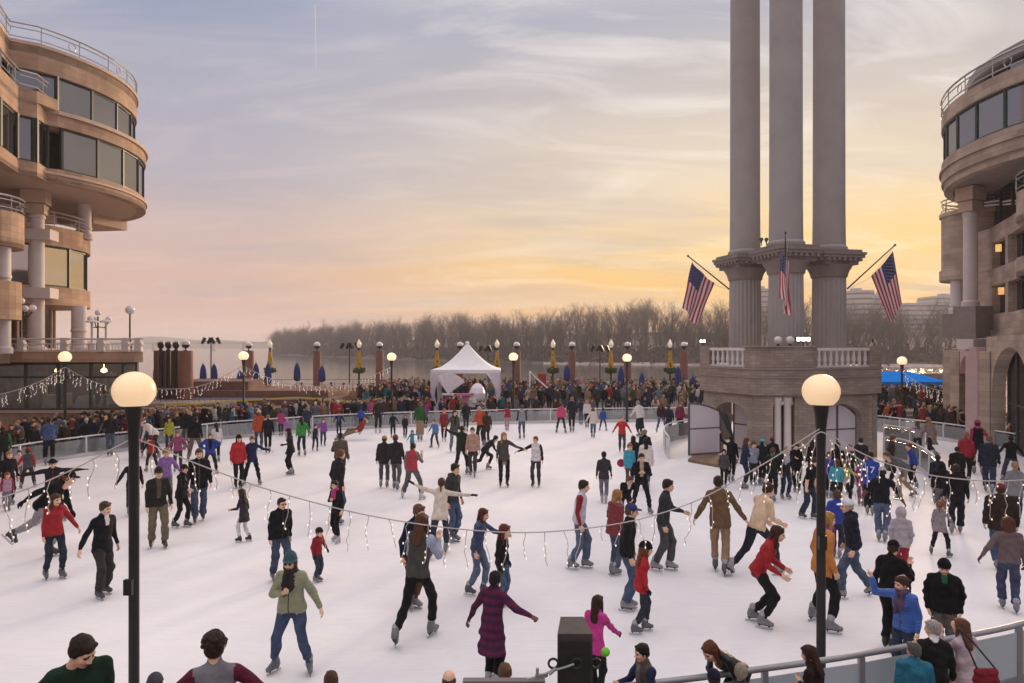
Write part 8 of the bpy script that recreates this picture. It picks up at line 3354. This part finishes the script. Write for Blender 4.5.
def onlooker(X, Y, z, face, place, group, sc=None):
    for _ in range(60):
        me, f, fem, of, *_r = rg.choice(PROTO)
        tn, tcx = rg.choices(TOPS, TW)[0]
        hn, hc = rg.choices(HAIRC, HW)[0]
        hk = rg.choice(['long', 'bob', 'pony', 'long']) if fem else rg.choice(['short', 'short', 'crop', 'short', 'bald'])
        hat = rg.random() < .28
        htn, htc = rg.choice(HATS)
        lg = rg.choice([('jeans', JEAN), ('dark trousers', '1e1e24'), ('dark jeans', DJEAN), ('grey trousers', '55545a')])
        gar = 'long coat' if of.get('long') else ('puffer jacket' if of.get('puffy') else ('coat' if of.get('coat') else 'sweater'))
        hk_w = {'long': 'long ', 'bob': 'bobbed ', 'pony': 'tied back ', 'short': 'short ', 'crop': 'cropped ', 'bald': 'thin '}[hk]
        who = f'{tn} {gar}' + (' and scarf' if of.get('scarf') else '') + (f', {htn} beanie' if hat else f', {hk_w}{hn} hair')
        lab = f'{who}, {place}'
        if lab in used_labels:
            continue
        used_labels.add(lab)
        break
    o = bpy.data.objects.new('person', me)
    COL.objects.link(o)
    a = math.atan2(X, Y)
    ph = R(face)
    fx = math.cos(ph) * -math.sin(a) + math.sin(ph) * math.cos(a)
    fy = math.cos(ph) * -math.cos(a) - math.sin(ph) * math.sin(a)
    o.location = (X, Y, z)
    o.rotation_euler = (0, 0, math.atan2(fy, fx) - math.pi / 2)
    s_ = (sc or rg.uniform(.90, 1.03)) * (.95 if fem else 1.0)
    o.scale = (s_, s_, s_)
    sp = O(top=tcx, leg=lg[1], hair=hc, sock=rg.choice(['8a2c3c', 'b0aaa4', '3a4a6a', '2a2a2c']), skin=rg.choices([0, 1, 2, 3, 4, 5], [5, 6, 4, 2, 1, 4])[0])
    slotmats(o, person_mats(sp))
    tag(o, lab, 'person', group)
    M = Matrix([[*(f.hrot[i] * f.hs), f.head[i]] for i in range(3)] + [[0, 0, 0, 1]])
    h_ = bpy.data.objects.new('hair', hair_mesh(hk, False))
    COL.objects.link(h_)
    h_.parent = o
    h_.matrix_local = M
    slotmats(h_, [cloth(hc, 'hair')] * 2)
    if hat:
        b_ = bpy.data.objects.new('beanie', hair_mesh('beanie', False))
        COL.objects.link(b_)
        b_.parent = o
        b_.matrix_local = M @ Matrix.Diagonal((1.04, 1.04, 1.04, 1))
        slotmats(b_, [cloth(htc, 'knit')] * 2)
    return o


def along(line, t):
    f_ = t * (len(line) - 1)
    i = min(int(f_), len(line) - 2)
    return line[i].lerp(line[i + 1], f_ - i), (line[i + 1] - line[i]).normalized()


def zone_of(px):
    if px < 70:
        return 'at left barrier below restaurant'
    if px < 135:
        return 'at left barrier near big globe'
    if px < 245:
        return 'at barrier before stone steps'
    if px < 330:
        return 'at barrier before the fountain'
    if px < 430:
        return 'at barrier left of tent'
    if px < 500:
        return 'at barrier before the tent'
    if px < 560:
        return 'at barrier right of tent'
    if px < 630:
        return 'barrier midway to pavilion'
    return 'barrier close to pavilion'


GB = 'onlookers behind the rink barrier'
fl = catmull(rim_far, 6)
placed = []
n_on = 0
for k in range(60):
    t = (k + rg.uniform(-.3, .3)) / 60 * .97 + .015
    c, d = along(fl, max(0, min(1, t)))
    nrm = Vector((-d.y, d.x, 0))
    if nrm.y < 0:
        nrm = -nrm
    q = c + nrm * rg.uniform(.45, 1.1)
    px = q.x / q.y * F + 512
    if px < -8:
        continue
    onlooker(q.x, q.y, 0, rg.choice([0, 10, 350, 20, 340, 30, 60, 300]), zone_of(px), GB)
    n_on += 1
for k in range(26):
    t = rg.uniform(.04, .55)
    c, d = along(fl, t)
    nrm = Vector((-d.y, d.x, 0))
    if nrm.y < 0:
        nrm = -nrm
    q = c + nrm * rg.uniform(1.6, 3.6)
    px = q.x / q.y * F + 512
    if q.x > 10.5 or 128 < px < 330 and q.y > 46:
        continue
    onlooker(q.x, q.y, 0, rg.choice([0, 10, 350, 40, 320, 180]), 'second row, ' + zone_of(px), GB)
    n_on += 1
# right boards and deck
rr_ = catmull(rim_right, 6)
for k in range(20):
    c, d = along(rr_, .03 + .9 * k / 20)
    nrm = Vector((-d.y, d.x, 0))
    if nrm.y < 0:
        nrm = -nrm
    q = c + nrm * rg.uniform(.5, 2.2)
    if abs(q.x - 22.2) < .6 and abs(q.y - 34) < .9:
        continue
    onlooker(q.x, q.y, 0, rg.choice([0, 20, 340, 180, 90]), 'at right barrier ' + ('beside pavilion' if q.x / q.y * F + 512 < 930 else 'before stone arches'), GB)
    n_on += 1
for k in range(16):
    t = rg.random()
    onlooker(22.8 + 9.5 * t, 48.4 - 1.4 * t + rg.uniform(0, 3.5), .45, rg.choice([0, 30, 330, 180, 90]), ('left' if t < .5 else 'right') + ' part of the awning deck', 'people on the raised deck')
    n_on += 1
# a few on the promenade near the water
for k in range(12):
    px = rg.choice([rg.uniform(265, 345), rg.uniform(345, 430), rg.uniform(510, 690)])
    Yq = rg.uniform(57.5, 61)
    onlooker((px - 512) / F * Yq, Yq, .38 if px > 400 else 0, rg.choice([0, 90, 180, 270]), ('promenade behind fountain' if px < 345 else 'promenade left of tent' if px < 430 else 'promenade right of tent'), 'people on the promenade')
    n_on += 1
for i, (px, Yq) in enumerate(((17, 37.0), (30, 36.0), (47, 37.2), (61, 36.4), (78, 37.0), (95, 36.8))):
    c = P(px, 345, Yq)
    onlooker(c.x, c.y, 1.56, rg.choice([40, 320, 90, 180]), 'inside the restaurant glass', 'guests inside the restaurant')
    n_on += 1
print('people', len(PEOPLE), 'onlookers', n_on)

# the packed crowd beyond: one mass
crowd_cols = [cloth(h_, 'wool') for _, h_ in TOPS]
skin_m = cloth(SKINS[1], 'skin')
leg_ms = [cloth(x, 'denim') for x in (JEAN, '1e1e24', DJEAN)]
hair_ms = [cloth(h_, 'hair') for _, h_ in HAIRC]
cmats = crowd_cols + [skin_m] + leg_ms + hair_ms
nT = len(crowd_cols)
hv, hq, _hz = hair_geo('short', .024)
hv2, hq2, _hz = hair_geo('bob', .024)
cp_ = []
for me, f, fem, of, V, Q, Zn in PROTO[::2] + PROTO[1::4]:
    f2 = f
    v, q, z = f.solid.mesh(.05)
    gv, gq, gz = HEADS[.017]
    cp_.append((v, q, z, gv @ f.hrot.T + f.head, gq, gz, (hv2 if fem else hv) @ f.hrot.T + f.head, hq2 if fem else hq))
VV, QQ, MM, off = [], [], [], 0
nr = np.random.RandomState(8)
spots = []
for k in range(620):
    px = nr.uniform(350, 705) if k % 6 else nr.uniform(345, 430)
    Yq = 46.3 + 16.0 * nr.rand() ** .9
    if (px - 512) / F * Yq < -10.9:
        continue
    if 428 < px < 502 and Yq < 53:
        continue
    x = (px - 512) / F * Yq
    if any((x - a_) ** 2 + (Yq - b_) ** 2 < .22 for a_, b_, _z in spots):
        continue
    spots.append((x, Yq, .38))
for k in range(150):
    t_ = nr.uniform(.02, .97)
    c, d = along(fl, t_)
    nrm_ = Vector((-d.y, d.x, 0)) * (1 if d.x > 0 else -1)
    q = c + nrm_ * nr.uniform(1.5, 3.4)
    if q.y > 45.6 and q.x > -11 or (q.x < -20 and q.y > 34.2 and q.x < -18.4) or (q.y > 46.8 and q.x < -11):
        continue
    spots.append((q.x, q.y, 0.0))
for k in range(90):
    t_ = nr.rand()
    spots.append((22.8 + 10.5 * t_, 48.6 - 1.4 * t_ + nr.uniform(0, 6.5), .45))
for k in range(40):
    c, d = along(rr_, nr.uniform(.02, .95))
    q = c + Vector((.2, 1, 0)) * nr.uniform(1.6, 4.0)
    if q.y < 46.5:
        spots.append((q.x, q.y, 0.0))
for x, Yq, zq in spots:
    v, q, z, gv, gq, gz, wv, wq = cp_[nr.randint(len(cp_))]
    s_ = nr.uniform(.88, 1.03)
    a_ = nr.uniform(-.7, .7) + (math.pi if nr.rand() < .75 else 0)
    ca, sa = math.cos(a_), math.sin(a_)
    Rm = np.array([[ca, -sa, 0], [sa, ca, 0], [0, 0, 1]])
    tm = nr.choice(nT, p=np.array(TW) / sum(TW))
    lm = nT + 1 + nr.randint(3)
    hm_ = nT + 4 + nr.choice(5, p=np.array(HW) / sum(HW))
    for vv, qq, mm in ((v, q, np.where(np.isin(z, (SKIN,)), nT, np.where(np.isin(z, (LEG, SHOE)), lm, tm))), (gv, gq, np.full(len(gq), nT)), (wv, wq, np.full(len(wq), hm_))):
        VV.append((vv @ Rm.T) * s_ + np.array((x, Yq, zq)))
        QQ.append(qq + off)
        MM.append(mm)
        off += len(vv)
me = mesh_from_np('crowd', np.concatenate(VV), np.concatenate(QQ), cmats, True)
me.polygons.foreach_set('material_index', np.concatenate(MM).astype(np.int32))
me.update()
o = bpy.data.objects.new('crowd', me)
COL.objects.link(o)
tag(o, 'dense distant crowd packed on the promenade behind the first rows of onlookers', 'crowd', kind='stuff')
